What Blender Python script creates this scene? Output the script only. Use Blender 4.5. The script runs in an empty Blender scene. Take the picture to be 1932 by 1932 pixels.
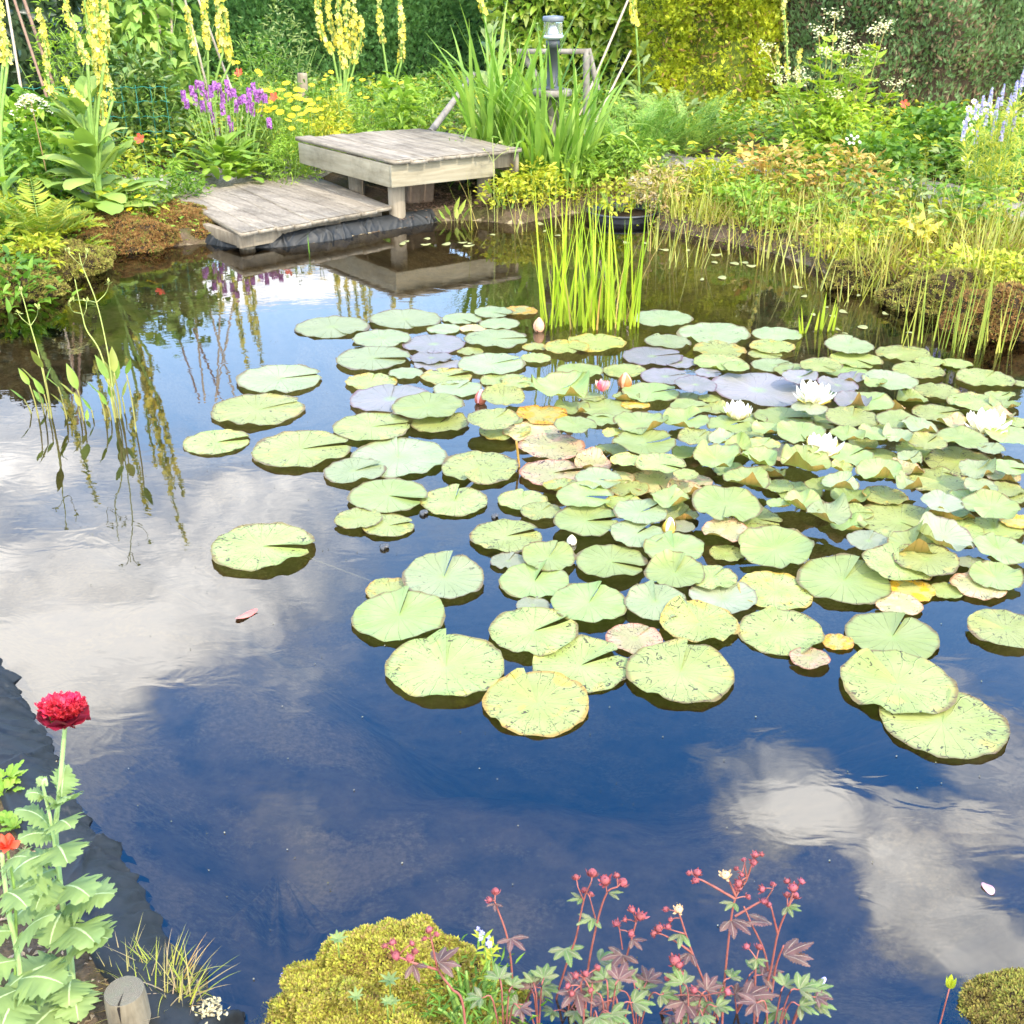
import bpy, math, random
import numpy as np
from math import radians, sin, cos, tan, pi, atan2, hypot
from mathutils import Vector, Matrix

rng = np.random.default_rng(11)
random.seed(5)
sc = bpy.context.scene
EXPO, SUN_E = 0.15, 4.5
WATER_IOR, WATER_BUMP = 2.0, 0.032
SKYTINT = (0.55, 2.75, 4.7)
CLOUD_LO, CLOUD_HI = (1.7, 1.9, 2.3), (5.4, 5.3, 5.2)
CLOUDS = [(430, 545, 330, 45, .9), (300, 1000, 660, 220, .62), (150, 1180, 460, 220, .3), (40, 1240, 300, 110, .6), (-60, 820, 260, 120, .5), (1440, 1440, 150, 120, .7), (1640, 1540, 340, 85, .75),
          (1790, 1710, 190, 140, .95), (1870, 1380, 120, 200, .55), (170, 1440, 150, 190, .45), (520, 1600, 90, 150, .3), (1050, 1430, 250, 200, -.8), (1520, 1740, 150, 120, -.5), (700, 720, 300, 60, -.25), (1000, 1130, 250, 90, -.35), (1480, 1180, 200, 150, -.5), (1280, 1620, 140, 50, .35)]
COL = sc.collection

# ------------------------------------------------------------------ camera maths
PITCH, FOC, MID, CAMH = radians(26.2), 2160.0, 966.0, 1.6
def ray(u, v):
    a, b = (u - MID) / FOC, (MID - v) / FOC
    return Vector((a, cos(PITCH) + b * sin(PITCH), -sin(PITCH) + b * cos(PITCH)))
def at(u, v, z=0.0):
    d = ray(u, v); t = (z - CAMH) / d.z
    return Vector((d.x * t, d.y * t, z))
def atY(u, v, Y):
    d = ray(u, v); t = Y / d.y
    return Vector((d.x * t, Y, CAMH + d.z * t))
def depth(p):
    return p[1] * cos(PITCH) + (CAMH - p[2]) * sin(PITCH)
def px2m(w, p):
    return w * depth(p) / FOC
def xat(u, Y, z=0.18):
    return (u - MID) / FOC * (Y * cos(PITCH) + (CAMH - z) * sin(PITCH))
K = 1932.0 / 2048.0
ZOOM = {'A': (350, 560, 2.576), 'B': (1000, 560, 3.578), 'C': (1500, 560, 3.526), 'D': (600, 900, 3.22),
        'E': (1050, 900, 3.22), 'F': (1450, 900, 3.018), 'L': (0, 1300, 2.582), 'M': (500, 1650, 2.76),
        'N': (950, 1650, 2.576), 'T': (0, 0, 2.76), 'U': (600, 0, 2.76), 'V': (1200, 0, 2.278), 'P': (0, 500, 3.22),
        'G': (1240, 760, 4.83), 'H': (1640, 760, 4.735), 'R': (1300, 1350, 2.583)}
def zp(k, x, y):
    x0, y0, s = ZOOM[k]
    return ((x0 + x / s) * K, (y0 + y / s) * K)
def zw(k, w):
    return w / ZOOM[k][2] * K

# ------------------------------------------------------------------ objects
def tag(o, label=None, cat=None, group=None, kind=None):
    if label: o['label'] = label
    if cat: o['category'] = cat
    if group: o['group'] = group
    if kind: o['kind'] = kind
    return o
def thing(name, label, cat, loc=(0, 0, 0), group=None, kind=None):
    o = bpy.data.objects.new(name, None); COL.objects.link(o)
    o.location = loc; o.empty_display_size = 0.05
    return tag(o, label, cat, group, kind)

class MB:
    def __init__(s):
        s.v = []; s.q = []; s.t = []; s.n = 0
    def add(s, V, Fq=None, Ft=None):
        V = np.asarray(V, dtype=np.float64).reshape(-1, 3)
        if Fq is not None and len(Fq): s.q.append(np.asarray(Fq, dtype=np.int64).reshape(-1, 4) + s.n)
        if Ft is not None and len(Ft): s.t.append(np.asarray(Ft, dtype=np.int64).reshape(-1, 3) + s.n)
        s.v.append(V); s.n += len(V)
    def build(s, name, mats, parent=None, smooth=True, origin=None, midx=None):
        me = bpy.data.meshes.new(name)
        V = np.concatenate(s.v) if s.v else np.zeros((0, 3))
        off = None
        if origin is not None: off = np.array(origin)
        elif parent is not None: off = np.array(parent.location)
        if off is not None: V = V - off
        q = np.concatenate(s.q) if s.q else np.zeros((0, 4), dtype=np.int64)
        t = np.concatenate(s.t) if s.t else np.zeros((0, 3), dtype=np.int64)
        me.vertices.add(len(V)); me.vertices.foreach_set('co', V.astype(np.float32).ravel())
        li = np.concatenate([q.ravel(), t.ravel()]).astype(np.int32)
        tot = np.concatenate([np.full(len(q), 4), np.full(len(t), 3)]).astype(np.int32)
        st = np.concatenate([[0], np.cumsum(tot)[:-1]]).astype(np.int32) if len(tot) else tot
        me.loops.add(len(li)); me.loops.foreach_set('vertex_index', li)
        me.polygons.add(len(tot)); me.polygons.foreach_set('loop_start', st)
        try: me.polygons.foreach_set('loop_total', tot)
        except Exception: pass
        if smooth: me.polygons.foreach_set('use_smooth', np.ones(len(tot), dtype=bool))
        for m in (mats if isinstance(mats, (list, tuple)) else [mats]): me.materials.append(m)
        if midx is not None: me.polygons.foreach_set('material_index', np.asarray(midx, dtype=np.int32))
        me.update(calc_edges=True)
        o = bpy.data.objects.new(name, me); COL.objects.link(o)
        if parent is not None: o.parent = parent
        elif origin is not None: o.location = origin
        return o

def nrm(a):
    return a / np.maximum(np.linalg.norm(a, axis=-1, keepdims=True), 1e-9)

# --- flat leaf template, rows along +Y (0..1), x half width 0..1, z = curl
def leaf_tpl(rows=4, shape='ovate', fold=0.25, droop=0.15):
    t = np.linspace(0, 1, rows + 1)
    w = prof(t, shape)
    V = []; Fq = []; Ft = []
    for i, tt in enumerate(t):
        z = -droop * tt * tt
        V += [(-w[i], tt, z + fold * w[i]), (0, tt, z), (w[i], tt, z + fold * w[i])]
    for i in range(rows):
        a = 3 * i
        Fq += [(a, a + 1, a + 4, a + 3), (a + 1, a + 2, a + 5, a + 4)]
    return np.array(V, float), np.array(Fq), None
def prof(t, shape):
    t = np.asarray(t, float)
    if shape == 'ovate': return np.sin(pi * np.clip(t, 0, 1) ** 0.75) * 0.5 + 0.004
    if shape == 'lance': return np.sin(pi * np.clip(t, 0, 1) ** 0.85) * 0.5 * (1 - 0.25 * t) + 0.004
    if shape == 'oblong': return 0.5 * np.sin(pi * np.clip(t * 0.96 + 0.02, 0, 1)) ** 0.55 * (0.55 + 0.45 * t)
    if shape == 'petal': return 0.5 * np.sin(pi * np.clip(0.12 + t * 0.87, 0, 1)) ** 0.8 * (0.6 + 0.5 * t)
    if shape == 'heart': return 0.5 * np.clip(1.25 * (1 - t) ** 0.75 * np.clip(t * 9 + 0.25, 0, 1), 0.005, 1)
    if shape == 'blade': return 0.5 * np.clip(1 - t ** 2.2, 0.02, 1) * np.clip(0.75 + t, 0, 1)
    if shape == 'grass': return 0.5 * np.clip(1 - t ** 1.5, 0.03, 1)
    return 0.5 * np.ones_like(t)
TPL = {}
def tpl(rows, shape, fold=0.25, droop=0.15):
    k = (rows, shape, fold, droop)
    if k not in TPL: TPL[k] = leaf_tpl(*k)
    return TPL[k]

def scatter(mb, T, pos, dirs, L, W, up=None):
    """place template T at pos with axis dirs, length L and width W (arrays)"""
    pos = np.asarray(pos, float).reshape(-1, 3); k = len(pos)
    if k == 0: return
    y = nrm(np.broadcast_to(np.asarray(dirs, float), (k, 3)))
    if up is None: up = np.array([0, 0, 1.0]) + rng.normal(0, .45, (k, 3))
    up = np.broadcast_to(np.asarray(up, float), (k, 3))
    x = np.cross(y, up); bad = np.linalg.norm(x, axis=1) < 1e-4
    if bad.any(): x[bad] = np.cross(y[bad], np.array([1.0, .3, .2]))
    x = nrm(x); z = np.cross(x, y)
    V, Fq, Ft = T
    L = np.broadcast_to(np.asarray(L, float), (k,)); W = np.broadcast_to(np.asarray(W, float), (k,))
    P = (pos[:, None, :] + V[None, :, 0, None] * W[:, None, None] * x[:, None, :]
         + V[None, :, 1, None] * L[:, None, None] * y[:, None, :] + V[None, :, 2, None] * L[:, None, None] * z[:, None, :])
    n = len(V); off = (np.arange(k) * n)[:, None, None]
    mb.add(P.reshape(-1, 3), (Fq[None] + off).reshape(-1, 4) if Fq is not None else None,
           (Ft[None] + off).reshape(-1, 3) if Ft is not None else None)

def centre(base, az, L, tilt, bend, n, wob=0.0):
    base = np.asarray(base, float).reshape(-1, 3)
    k = max(len(base), np.size(az), np.size(L), np.size(tilt), np.size(bend)); base = np.broadcast_to(base, (k, 3))
    az, L, tilt, bend = [np.broadcast_to(np.asarray(q, float), (k,)) for q in (az, L, tilt, bend)]
    t = np.linspace(0, 1, n + 1)
    el = tilt[:, None] + bend[:, None] * t[None] ** 1.6
    azz = az[:, None] + (rng.normal(0, wob, (k, 1)) * t[None] if wob else 0)
    d = np.stack([np.cos(azz) * np.cos(el), np.sin(azz) * np.cos(el), np.sin(el)], -1)
    st = d[:, :-1] * (L / n)[:, None, None]
    P = np.concatenate([base[:, None], base[:, None] + np.cumsum(st, 1)], 1)
    return P, d
def blades(mb, base, az, L, tilt, bend, W, n=6, shape='blade', fold=0.25, wob=0.0, ruffle=0.0):
    P, d = centre(base, az, L, tilt, bend, n, wob)
    k = len(P)
    az = np.broadcast_to(np.asarray(az, float), (k,)); W = np.broadcast_to(np.asarray(W, float), (k,))
    side = np.stack([-np.sin(az), np.cos(az), np.zeros(k)], -1)[:, None, :]
    nor = np.cross(d, np.broadcast_to(side, d.shape)); nor = -nor
    w = prof(np.linspace(0, 1, n + 1), shape)[None, :, None] * W[:, None, None]
    rf = 0
    if ruffle: rf = rng.normal(0, ruffle, (k, n + 1, 1)) * W[:, None, None]
    l = P - side * w + nor * (w * fold + rf); r = P + side * w + nor * (w * fold - rf)
    V = np.stack([l, P, r], 2).reshape(k, -1, 3)
    i = np.arange(n) * 3
    Fq = np.concatenate([np.stack([i, i + 1, i + 4, i + 3], 1), np.stack([i + 1, i + 2, i + 5, i + 4], 1)])
    mb.add(V.reshape(-1, 3), (Fq[None] + (np.arange(k) * 3 * (n + 1))[:, None, None]).reshape(-1, 4))
    return P, d
def tubes(mb, P, r0, r1=None, sides=5):
    """P (k,m,3) polylines -> tapered tubes"""
    P = np.asarray(P, float)
    if P.ndim == 2: P = P[None]
    k, m, _ = P.shape
    r0 = np.broadcast_to(np.asarray(r0, float), (k,)); r1 = r0 if r1 is None else np.broadcast_to(np.asarray(r1, float), (k,))
    d = nrm(np.gradient(P, axis=1))
    ref = np.where(np.abs(d[..., 2:3]) > 0.9, np.array([1.0, 0, 0]), np.array([0, 0, 1.0]))
    x = nrm(np.cross(d, ref)); y = np.cross(d, x)
    a = np.arange(sides) * 2 * pi / sides
    r = r0[:, None] + (r1 - r0)[:, None] * np.linspace(0, 1, m)[None]
    V = P[:, :, None, :] + r[:, :, None, None] * (np.cos(a)[None, None, :, None] * x[:, :, None, :] + np.sin(a)[None, None, :, None] * y[:, :, None, :])
    Fq = []
    for i in range(m - 1):
        for j in range(sides):
            j2 = (j + 1) % sides
            Fq.append((i * sides + j, i * sides + j2, (i + 1) * sides + j2, (i + 1) * sides + j))
    Fq = np.array(Fq)
    V = V.reshape(k, -1, 3)
    caps = np.array([[m * sides, *( (m - 1) * sides + np.array([j, (j + 1) % sides]))] for j in range(sides)])
    V = np.concatenate([V, P[:, -1:, :]], 1)
    off = (np.arange(k) * (m * sides + 1))[:, None, None]
    mb.add(V.reshape(-1, 3), (Fq[None] + off).reshape(-1, 4), (caps[None] + off).reshape(-1, 3))
def stalks(mb, base, az, L, tilt, bend, r, r1=None, n=5, sides=4, wob=0.0):
    P, d = centre(base, az, L, tilt, bend, n, wob)
    tubes(mb, P, r, r1, sides)
    return P, d
def smooth_path(pts, n=14):
    pts = [Vector(p) for p in pts]
    if len(pts) == 2: return np.array([pts[0].lerp(pts[1], i / n) for i in range(n + 1)])
    q = [pts[0] * 2 - pts[1]] + pts + [pts[-1] * 2 - pts[-2]]
    out = []
    for i in range(1, len(q) - 2):
        for j in range(n if i < len(q) - 3 else n + 1):
            t = j / n; a, b, c, d = q[i - 1], q[i], q[i + 1], q[i + 2]
            out.append(0.5 * ((2 * b) + (c - a) * t + (2 * a - 5 * b + 4 * c - d) * t * t + (3 * b - a - 3 * c + d) * t ** 3))
    return np.array(out)
def box(mb, o, ax, ay, az):
    """box from corner o with edge vectors"""
    o, ax, ay, az = [np.array(q, float) for q in (o, ax, ay, az)]
    V = [o, o + ax, o + ax + ay, o + ay, o + az, o + ax + az, o + ax + ay + az, o + ay + az]
    mb.add(V, [(3, 2, 1, 0), (4, 5, 6, 7), (0, 1, 5, 4), (1, 2, 6, 5), (2, 3, 7, 6), (3, 0, 4, 7)])
def lathe(mb, c, prf, n=24, sx=1, sy=1, wob=0.0, seed=0):
    r_ = np.random.default_rng(seed)
    a = np.arange(n) * 2 * pi / n
    wv = 1 + wob * (np.sin(a * 2 + r_.uniform(0, 6)) + .6 * np.sin(a * 3 + r_.uniform(0, 6)) + .4 * np.sin(a * 5 + r_.uniform(0, 6)))
    V = []; Fq = []
    for r, z in prf:
        V += [(c[0] + r * sx * cos(q) * s, c[1] + r * sy * sin(q) * s, c[2] + z) for q, s in zip(a, wv)]
    m = len(prf)
    for i in range(m - 1):
        for j in range(n):
            j2 = (j + 1) % n
            Fq.append((i * n + j, i * n + j2, (i + 1) * n + j2, (i + 1) * n + j))
    mb.add(V, Fq)

# ------------------------------------------------------------------ value noise for shapes
def vnoise(p, scale=1.0, seed=0):
    p = np.asarray(p, float) * scale
    out = np.zeros(p.shape[:-1])
    r_ = np.random.default_rng(seed)
    amp = 1.0
    for o in range(4):
        for _ in range(4):
            w = r_.normal(0, 1, p.shape[-1]); w /= np.linalg.norm(w)
            out += amp * np.sin((p @ w) * 2.2 * (2 ** o) + r_.uniform(0, 6.28)) * .35
        amp *= .5
    return out

# ------------------------------------------------------------------ materials
def newmat(name):
    m = bpy.data.materials.new(name); m.use_nodes = True
    nt = m.node_tree; nt.nodes.clear()
    return m, nt, nt.nodes, nt.links
def N(nt, typ, **kw):
    n = nt.nodes.new(typ)
    for k, v in kw.items():
        if k.startswith('i_'):
            key = k[2:]
            n.inputs[int(key) if key.isdigit() else key.replace('_', ' ')].default_value = v
        else: setattr(n, k, v)
    return n
def ramp(nt, stops, interp='LINEAR'):
    n = nt.nodes.new('ShaderNodeValToRGB'); cr = n.color_ramp; cr.interpolation = interp
    while len(cr.elements) > 1: cr.elements.remove(cr.elements[-1])
    for i, (p, c) in enumerate(stops):
        e = cr.elements[0] if i == 0 else cr.elements.new(p)
        e.position = p; e.color = (*c, 1) if len(c) == 3 else c
    return n
def mixc(nt, fac, a, b, mode='MIX'):
    n = nt.nodes.new('ShaderNodeMix'); n.data_type = 'RGBA'; n.blend_type = mode
    for s, val in ((0, fac), (6, a), (7, b)):
        if isinstance(val, (int, float)): n.inputs[s].default_value = val
        elif isinstance(val, tuple): n.inputs[s].default_value = (*val, 1) if len(val) == 3 else val
        else: nt.links.new(val, n.inputs[s])
    return n.outputs[2]
def math_(nt, op, a, b=None, clamp=False):
    n = nt.nodes.new('ShaderNodeMath'); n.operation = op; n.use_clamp = clamp
    for s, val in ((0, a), (1, b)):
        if val is None: continue
        if isinstance(val, (int, float)): n.inputs[s].default_value = val
        else: nt.links.new(val, n.inputs[s])
    return n.outputs[0]
LM = {}
def leafmat(name, cols, rough=0.5, trans=0.35, spec=0.35, nscale=6.0, back=None):
    if name in LM: return LM[name]
    m, nt, nd, lk = newmat(name)
    geo = N(nt, 'ShaderNodeNewGeometry')
    cols = [(c[0] * 1.22, c[1] * .98, c[2] * .72) if c[1] > c[0] * 1.05 and c[1] > c[2] else c for c in cols]
    cr = ramp(nt, [(i / max(1, len(cols) - 1), c) for i, c in enumerate(cols)])
    lk.new(geo.outputs['Random Per Island'], cr.inputs[0])
    tc = N(nt, 'ShaderNodeTexCoord'); no = N(nt, 'ShaderNodeTexNoise', i_Scale=nscale, i_Detail=4.0)
    lk.new(tc.outputs['Object'], no.inputs['Vector'])
    hs = N(nt, 'ShaderNodeHueSaturation')
    v = math_(nt, 'ADD', math_(nt, 'MULTIPLY', no.outputs[0], 1.15), 0.40)
    lk.new(cr.outputs[0], hs.inputs['Color']); lk.new(v, hs.inputs['Value'])
    h2 = math_(nt, 'ADD', math_(nt, 'MULTIPLY', no.outputs[0], -0.05), 0.525); lk.new(h2, hs.inputs['Hue'])
    colo = hs.outputs[0]
    if back: colo = mixc(nt, geo.outputs['Backfacing'], colo, back)
    pb = N(nt, 'ShaderNodeBsdfPrincipled', i_Roughness=rough)
    pb.inputs['Specular IOR Level'].default_value = spec
    lk.new(colo, pb.inputs['Base Color'])
    out = N(nt, 'ShaderNodeOutputMaterial')
    if trans > 0:
        tr = N(nt, 'ShaderNodeBsdfTranslucent'); tcol = mixc(nt, 1.0, colo, (1.6, 1.5, .7), 'MULTIPLY')
        lk.new(tcol, tr.inputs[0]); mx = N(nt, 'ShaderNodeMixShader'); mx.inputs[0].default_value = trans
        lk.new(pb.outputs[0], mx.inputs[1]); lk.new(tr.outputs[0], mx.inputs[2]); lk.new(mx.outputs[0], out.inputs[0])
    else: lk.new(pb.outputs[0], out.inputs[0])
    LM[name] = m
    return m
def plain(name, c1, c2=None, rough=0.6, scale=8.0, spec=0.3, bump=0.0, metal=0.0, stretch=(1, 1, 1), coords='Object'):
    if name in LM: return LM[name]
    m, nt, nd, lk = newmat(name)
    tc = N(nt, 'ShaderNodeTexCoord'); mp = N(nt, 'ShaderNodeMapping'); mp.inputs['Scale'].default_value = stretch
    no = N(nt, 'ShaderNodeTexNoise', i_Scale=scale, i_Detail=6.0, i_Roughness=0.65)
    lk.new(tc.outputs[coords], mp.inputs[0]); lk.new(mp.outputs[0], no.inputs['Vector'])
    cr = ramp(nt, [(0.3, c1), (0.7, c2 or c1)]); lk.new(no.outputs[0], cr.inputs[0])
    pb = N(nt, 'ShaderNodeBsdfPrincipled', i_Roughness=rough, i_Metallic=metal)
    pb.inputs['Specular IOR Level'].default_value = spec
    lk.new(cr.outputs[0], pb.inputs['Base Color'])
    if bump:
        bp = N(nt, 'ShaderNodeBump', i_Strength=bump, i_Distance=0.01); lk.new(no.outputs[0], bp.inputs['Height']); lk.new(bp.outputs[0], pb.inputs['Normal'])
    out = N(nt, 'ShaderNodeOutputMaterial'); lk.new(pb.outputs[0], out.inputs[0])
    LM[name] = m
    return m
# ------------------------------------------------------------------ camera, light, sky
cam = bpy.data.cameras.new('camera'); camo = bpy.data.objects.new('camera', cam); COL.objects.link(camo)
camo.location = (0, 0, CAMH); camo.rotation_euler = (pi / 2 - PITCH, 0, 0)
cam.sensor_width = 36; cam.lens = 36 * FOC / 1932; cam.clip_start = 0.05; cam.clip_end = 2000
cam.dof.use_dof = True; cam.dof.focus_distance = 3.0; cam.dof.aperture_fstop = 16.0
sc.camera = camo
sc.view_settings.view_transform = 'Standard'; sc.view_settings.look = 'None'
sc.view_settings.exposure = EXPO; sc.view_settings.gamma = 1.0
SUN = Vector((0.50, -0.52, 0.86)).normalized()
sl = bpy.data.lights.new('sun', 'SUN'); sl.energy = SUN_E; sl.angle = radians(1.0); sl.color = (1.0, 0.92, 0.79)
so = bpy.data.objects.new('sun', sl); COL.objects.link(so); so.rotation_euler = SUN.to_track_quat('Z', 'Y').to_euler()

w = bpy.data.worlds.new('World'); sc.world = w; w.use_nodes = True
nt = w.node_tree; nt.nodes.clear(); lk = nt.links
STR = 0.15
tc = N(nt, 'ShaderNodeTexCoord'); sep = N(nt, 'ShaderNodeSeparateXYZ'); lk.new(tc.outputs['Generated'], sep.inputs[0])
zz = math_(nt, 'ADD', math_(nt, 'MAXIMUM', sep.outputs[2], 0.0), 0.12)
comb = N(nt, 'ShaderNodeCombineXYZ'); lk.new(math_(nt, 'DIVIDE', sep.outputs[0], zz), comb.inputs[0]); lk.new(math_(nt, 'DIVIDE', sep.outputs[1], zz), comb.inputs[1])
def cloudP(u, v):
    d = ray(u, v).normalized(); z = -d.z + 0.12
    return d.x / z, d.y / z
no = N(nt, 'ShaderNodeTexNoise', i_Scale=1.9, i_Detail=9.0, i_Roughness=0.6, i_Distortion=0.6); lk.new(comb.outputs[0], no.inputs['Vector'])
no2 = N(nt, 'ShaderNodeTexNoise', i_Scale=5.0, i_Detail=8.0, i_Roughness=0.65, i_Distortion=1.2); lk.new(comb.outputs[0], no2.inputs['Vector'])
warp = N(nt, 'ShaderNodeVectorMath', operation='ADD')
wv = N(nt, 'ShaderNodeTexNoise', i_Scale=2.6, i_Detail=6.0, i_Roughness=0.6); lk.new(comb.outputs[0], wv.inputs['Vector'])
wsub = N(nt, 'ShaderNodeVectorMath', operation='SUBTRACT'); wsub.inputs[1].default_value = (.5, .5, .5); lk.new(wv.outputs['Color'], wsub.inputs[0])
wsc = N(nt, 'ShaderNodeVectorMath', operation='SCALE'); wsc.inputs['Scale'].default_value = 0.34; lk.new(wsub.outputs[0], wsc.inputs[0])
lk.new(comb.outputs[0], warp.inputs[0]); lk.new(wsc.outputs[0], warp.inputs[1])
acc = math_(nt, 'MULTIPLY', math_(nt, 'SUBTRACT', no.outputs[0], 0.5), 1.5)
acc = math_(nt, 'ADD', acc, math_(nt, 'MULTIPLY', math_(nt, 'SUBTRACT', no2.outputs[0], 0.5), 0.55))
for (u, v, rx, ry, amp) in CLOUDS:
    px, py = cloudP(u, v); qx, _ = cloudP(u + rx, v); _, qy = cloudP(u, v - ry); _, qy2 = cloudP(u, v + ry)
    sub = N(nt, 'ShaderNodeVectorMath', operation='SUBTRACT'); sub.inputs[1].default_value = (px, py, 0); lk.new(warp.outputs[0], sub.inputs[0])
    mul = N(nt, 'ShaderNodeVectorMath', operation='MULTIPLY'); mul.inputs[1].default_value = (1 / abs(qx - px), 2 / abs(qy - qy2), 0); lk.new(sub.outputs[0], mul.inputs[0])
    ln = N(nt, 'ShaderNodeVectorMath', operation='LENGTH'); lk.new(mul.outputs[0], ln.inputs[0])
    mr = N(nt, 'ShaderNodeMapRange', interpolation_type='SMOOTHSTEP'); mr.inputs[1].default_value = 0.45; mr.inputs[2].default_value = 1.35
    mr.inputs[3].default_value = amp; mr.inputs[4].default_value = 0.0
    lk.new(ln.outputs['Value'], mr.inputs[0]); acc = math_(nt, 'ADD', acc, mr.outputs[0])
# unseen cloud added behind the camera as a neutral fill light
sub = N(nt, 'ShaderNodeVectorMath', operation='DISTANCE'); sub.inputs[1].default_value = (0.3, -1.9, 0); lk.new(warp.outputs[0], sub.inputs[0])
mr = N(nt, 'ShaderNodeMapRange', interpolation_type='SMOOTHSTEP'); mr.inputs[1].default_value = 1.5; mr.inputs[2].default_value = 2.5; mr.inputs[3].default_value = 1.1; mr.inputs[4].default_value = 0.0
lk.new(sub.outputs['Value'], mr.inputs[0]); acc = math_(nt, 'ADD', acc, mr.outputs[0])
mask = N(nt, 'ShaderNodeMapRange', interpolation_type='SMOOTHSTEP'); mask.inputs[1].default_value = 0.10; mask.inputs[2].default_value = 0.85; lk.new(acc, mask.inputs[0])
sky = N(nt, 'ShaderNodeTexSky'); sky.sky_type = 'NISHITA'; sky.sun_disc = False
sky.sun_elevation = math.asin(SUN.z); sky.sun_rotation = atan2(SUN.x, SUN.y); sky.dust_density = 0.6; sky.air_density = 1.2; sky.ozone_density = 2.0
skyc = mixc(nt, 1.0, sky.outputs[0], SKYTINT, 'MULTIPLY')
hz = N(nt, 'ShaderNodeMapRange', interpolation_type='SMOOTHSTEP'); hz.inputs[1].default_value = .66; hz.inputs[2].default_value = .20; hz.inputs[3].default_value = 0.0; hz.inputs[4].default_value = .85; lk.new(sep.outputs[2], hz.inputs[0])
skyc = mixc(nt, hz.outputs[0], skyc, tuple(c / STR for c in (2.1, 3.0, 4.2)))
cc = ramp(nt, [(0.3, tuple(c / STR for c in CLOUD_LO)), (0.75, tuple(c / STR for c in CLOUD_HI))]); lk.new(math_(nt, 'ADD', math_(nt, 'MULTIPLY', acc, .55), math_(nt, 'MULTIPLY', math_(nt, 'SUBTRACT', no2.outputs[0], .38), .9)), cc.inputs[0])
fin = mixc(nt, mask.outputs[0], skyc, cc.outputs[0])
bg = N(nt, 'ShaderNodeBackground'); bg.inputs['Strength'].default_value = STR; lk.new(fin, bg.inputs[0])
ow = N(nt, 'ShaderNodeOutputWorld'); lk.new(bg.outputs[0], ow.inputs[0])

# ------------------------------------------------------------------ pond outline
LINER_PX = [zp('L', *p) for p in [(5, 80), (75, 190), (150, 340), (245, 440), (290, 560), (400, 790), (480, 930), (560, 1000), (640, 1130), (690, 1190), (745, 1280), (830, 1430), (900, 1540), (975, 1610), (1060, 1680), (1075, 1760), (1180, 1868)]]
LINER_PX = [(-60, 1185)] + LINER_PX + [(455, 1930), (470, 1975)]
DECKLIN_PX = [zp('T', *p) for p in [(1130, 1345), (1300, 1368), (1530, 1365), (1700, 1345), (1932, 1312)]] + [zp('U', *p) for p in [(300, 1300), (560, 1258), (760, 1225), (900, 1215)]]
far = [at(u, v) for u, v in [zp('T', *p) for p in [(-260, 1720), (0, 1640), (200, 1565), (330, 1480), (480, 1405), (700, 1395), (900, 1365)]]]
far += [at(u, v) for u, v in DECKLIN_PX]
far += [at(u, v) for u, v in [zp('U', *p) for p in [(1050, 1225), (1200, 1240), (1500, 1180), (1900, 1150)]]]
far += [at(u, v) for u, v in [zp('V', *p) for p in [(250, 1040), (420, 1075), (600, 1110), (780, 1150), (960, 1215), (1150, 1310), (1320, 1330), (1440, 1385), (1560, 1410), (1800, 1500), (1932, 1530)]]]
right = [at(2150, 790), at(2450, 1100), at(2400, 1500), at(2080, 1780), at(2020, 1890), at(1930, 1925), at(1820, 1945), at(1700, 1945), at(1500, 1945), at(1250, 1938), at(1010, 1930), at(930, 1870), at(830, 1800), at(720, 1780), at(610, 1840), at(540, 1905), at(500, 1960)]
left_ = [at(455, 1930)] + [at(u, v) for u, v in LINER_PX[::-1][2:]] + [at(-260, 1000), at(-500, 800), at(-480, 680), at(-330, 620)]
POND = np.array([(p.x, p.y) for p in far + right + left_])
def sdf(P):
    """signed distance to pond outline, negative inside"""
    P = np.asarray(P, float).reshape(-1, 2)
    A = POND; B = np.roll(POND, -1, 0)
    best = np.full(len(P), 1e9); inside = np.zeros(len(P), bool)
    for a, b in zip(A, B):
        e = b - a; wv_ = P - a
        t = np.clip((wv_ @ e) / max(e @ e, 1e-12), 0, 1)
        best = np.minimum(best, np.linalg.norm(wv_ - t[:, None] * e, axis=1))
        c = ((a[1] > P[:, 1]) != (b[1] > P[:, 1]))
        with np.errstate(divide='ignore', invalid='ignore'):
            xx = (b[0] - a[0]) * (P[:, 1] - a[1]) / (b[1] - a[1] + 1e-15) + a[0]
        inside ^= c & (P[:, 0] < xx)
    return np.where(inside, -best, best)
def sst(x): x = np.clip(x, 0, 1); return x * x * (3 - 2 * x)
def gz(P, d=None):
    P = np.asarray(P, float).reshape(-1, 2)
    if d is None: d = sdf(P)
    n = vnoise(P, 1.6, 3); n2 = vnoise(P, 7.0, 4)
    out = 0.075 * sst(d / 0.07) + 0.075 * sst(d / 1.2) + 0.02 * n * sst(d / .4) + 0.006 * n2 * sst(d / .1)
    out = np.where(P[:, 1] < 2.6, np.minimum(out, np.where(P[:, 0] > -.42, .018, .06) * sst(d / .08)) , out)
    e = np.array([.772, .635]); o = P - np.array([-1.615, 6.8]); a_ = o @ e; b_ = o @ np.array([-.635, .772])
    q = np.maximum(np.maximum(-a_ - .05, a_ - 1.15), np.maximum(-b_ - .3, b_ - 1.42)); out = np.where(q < .2, np.minimum(out, .045 + .5 * np.clip(q, 0, 1)), out)
    fr = sst((P[:, 1] - 1.6) / 1.6)
    dd = -d
    inn = -0.06 * sst(dd / .05) - 0.16 * sst((dd - .03) / 0.28) - 0.45 * sst((dd - 0.55) / .6) * (0.35 + .65 * fr) + 0.02 * n * sst(dd / .3) + 0.006 * n2 * sst(dd / .3)
    return np.where(d > 0, out, inn)
def gzp(x, y): return float(gz([(x, y)])[0])

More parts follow.
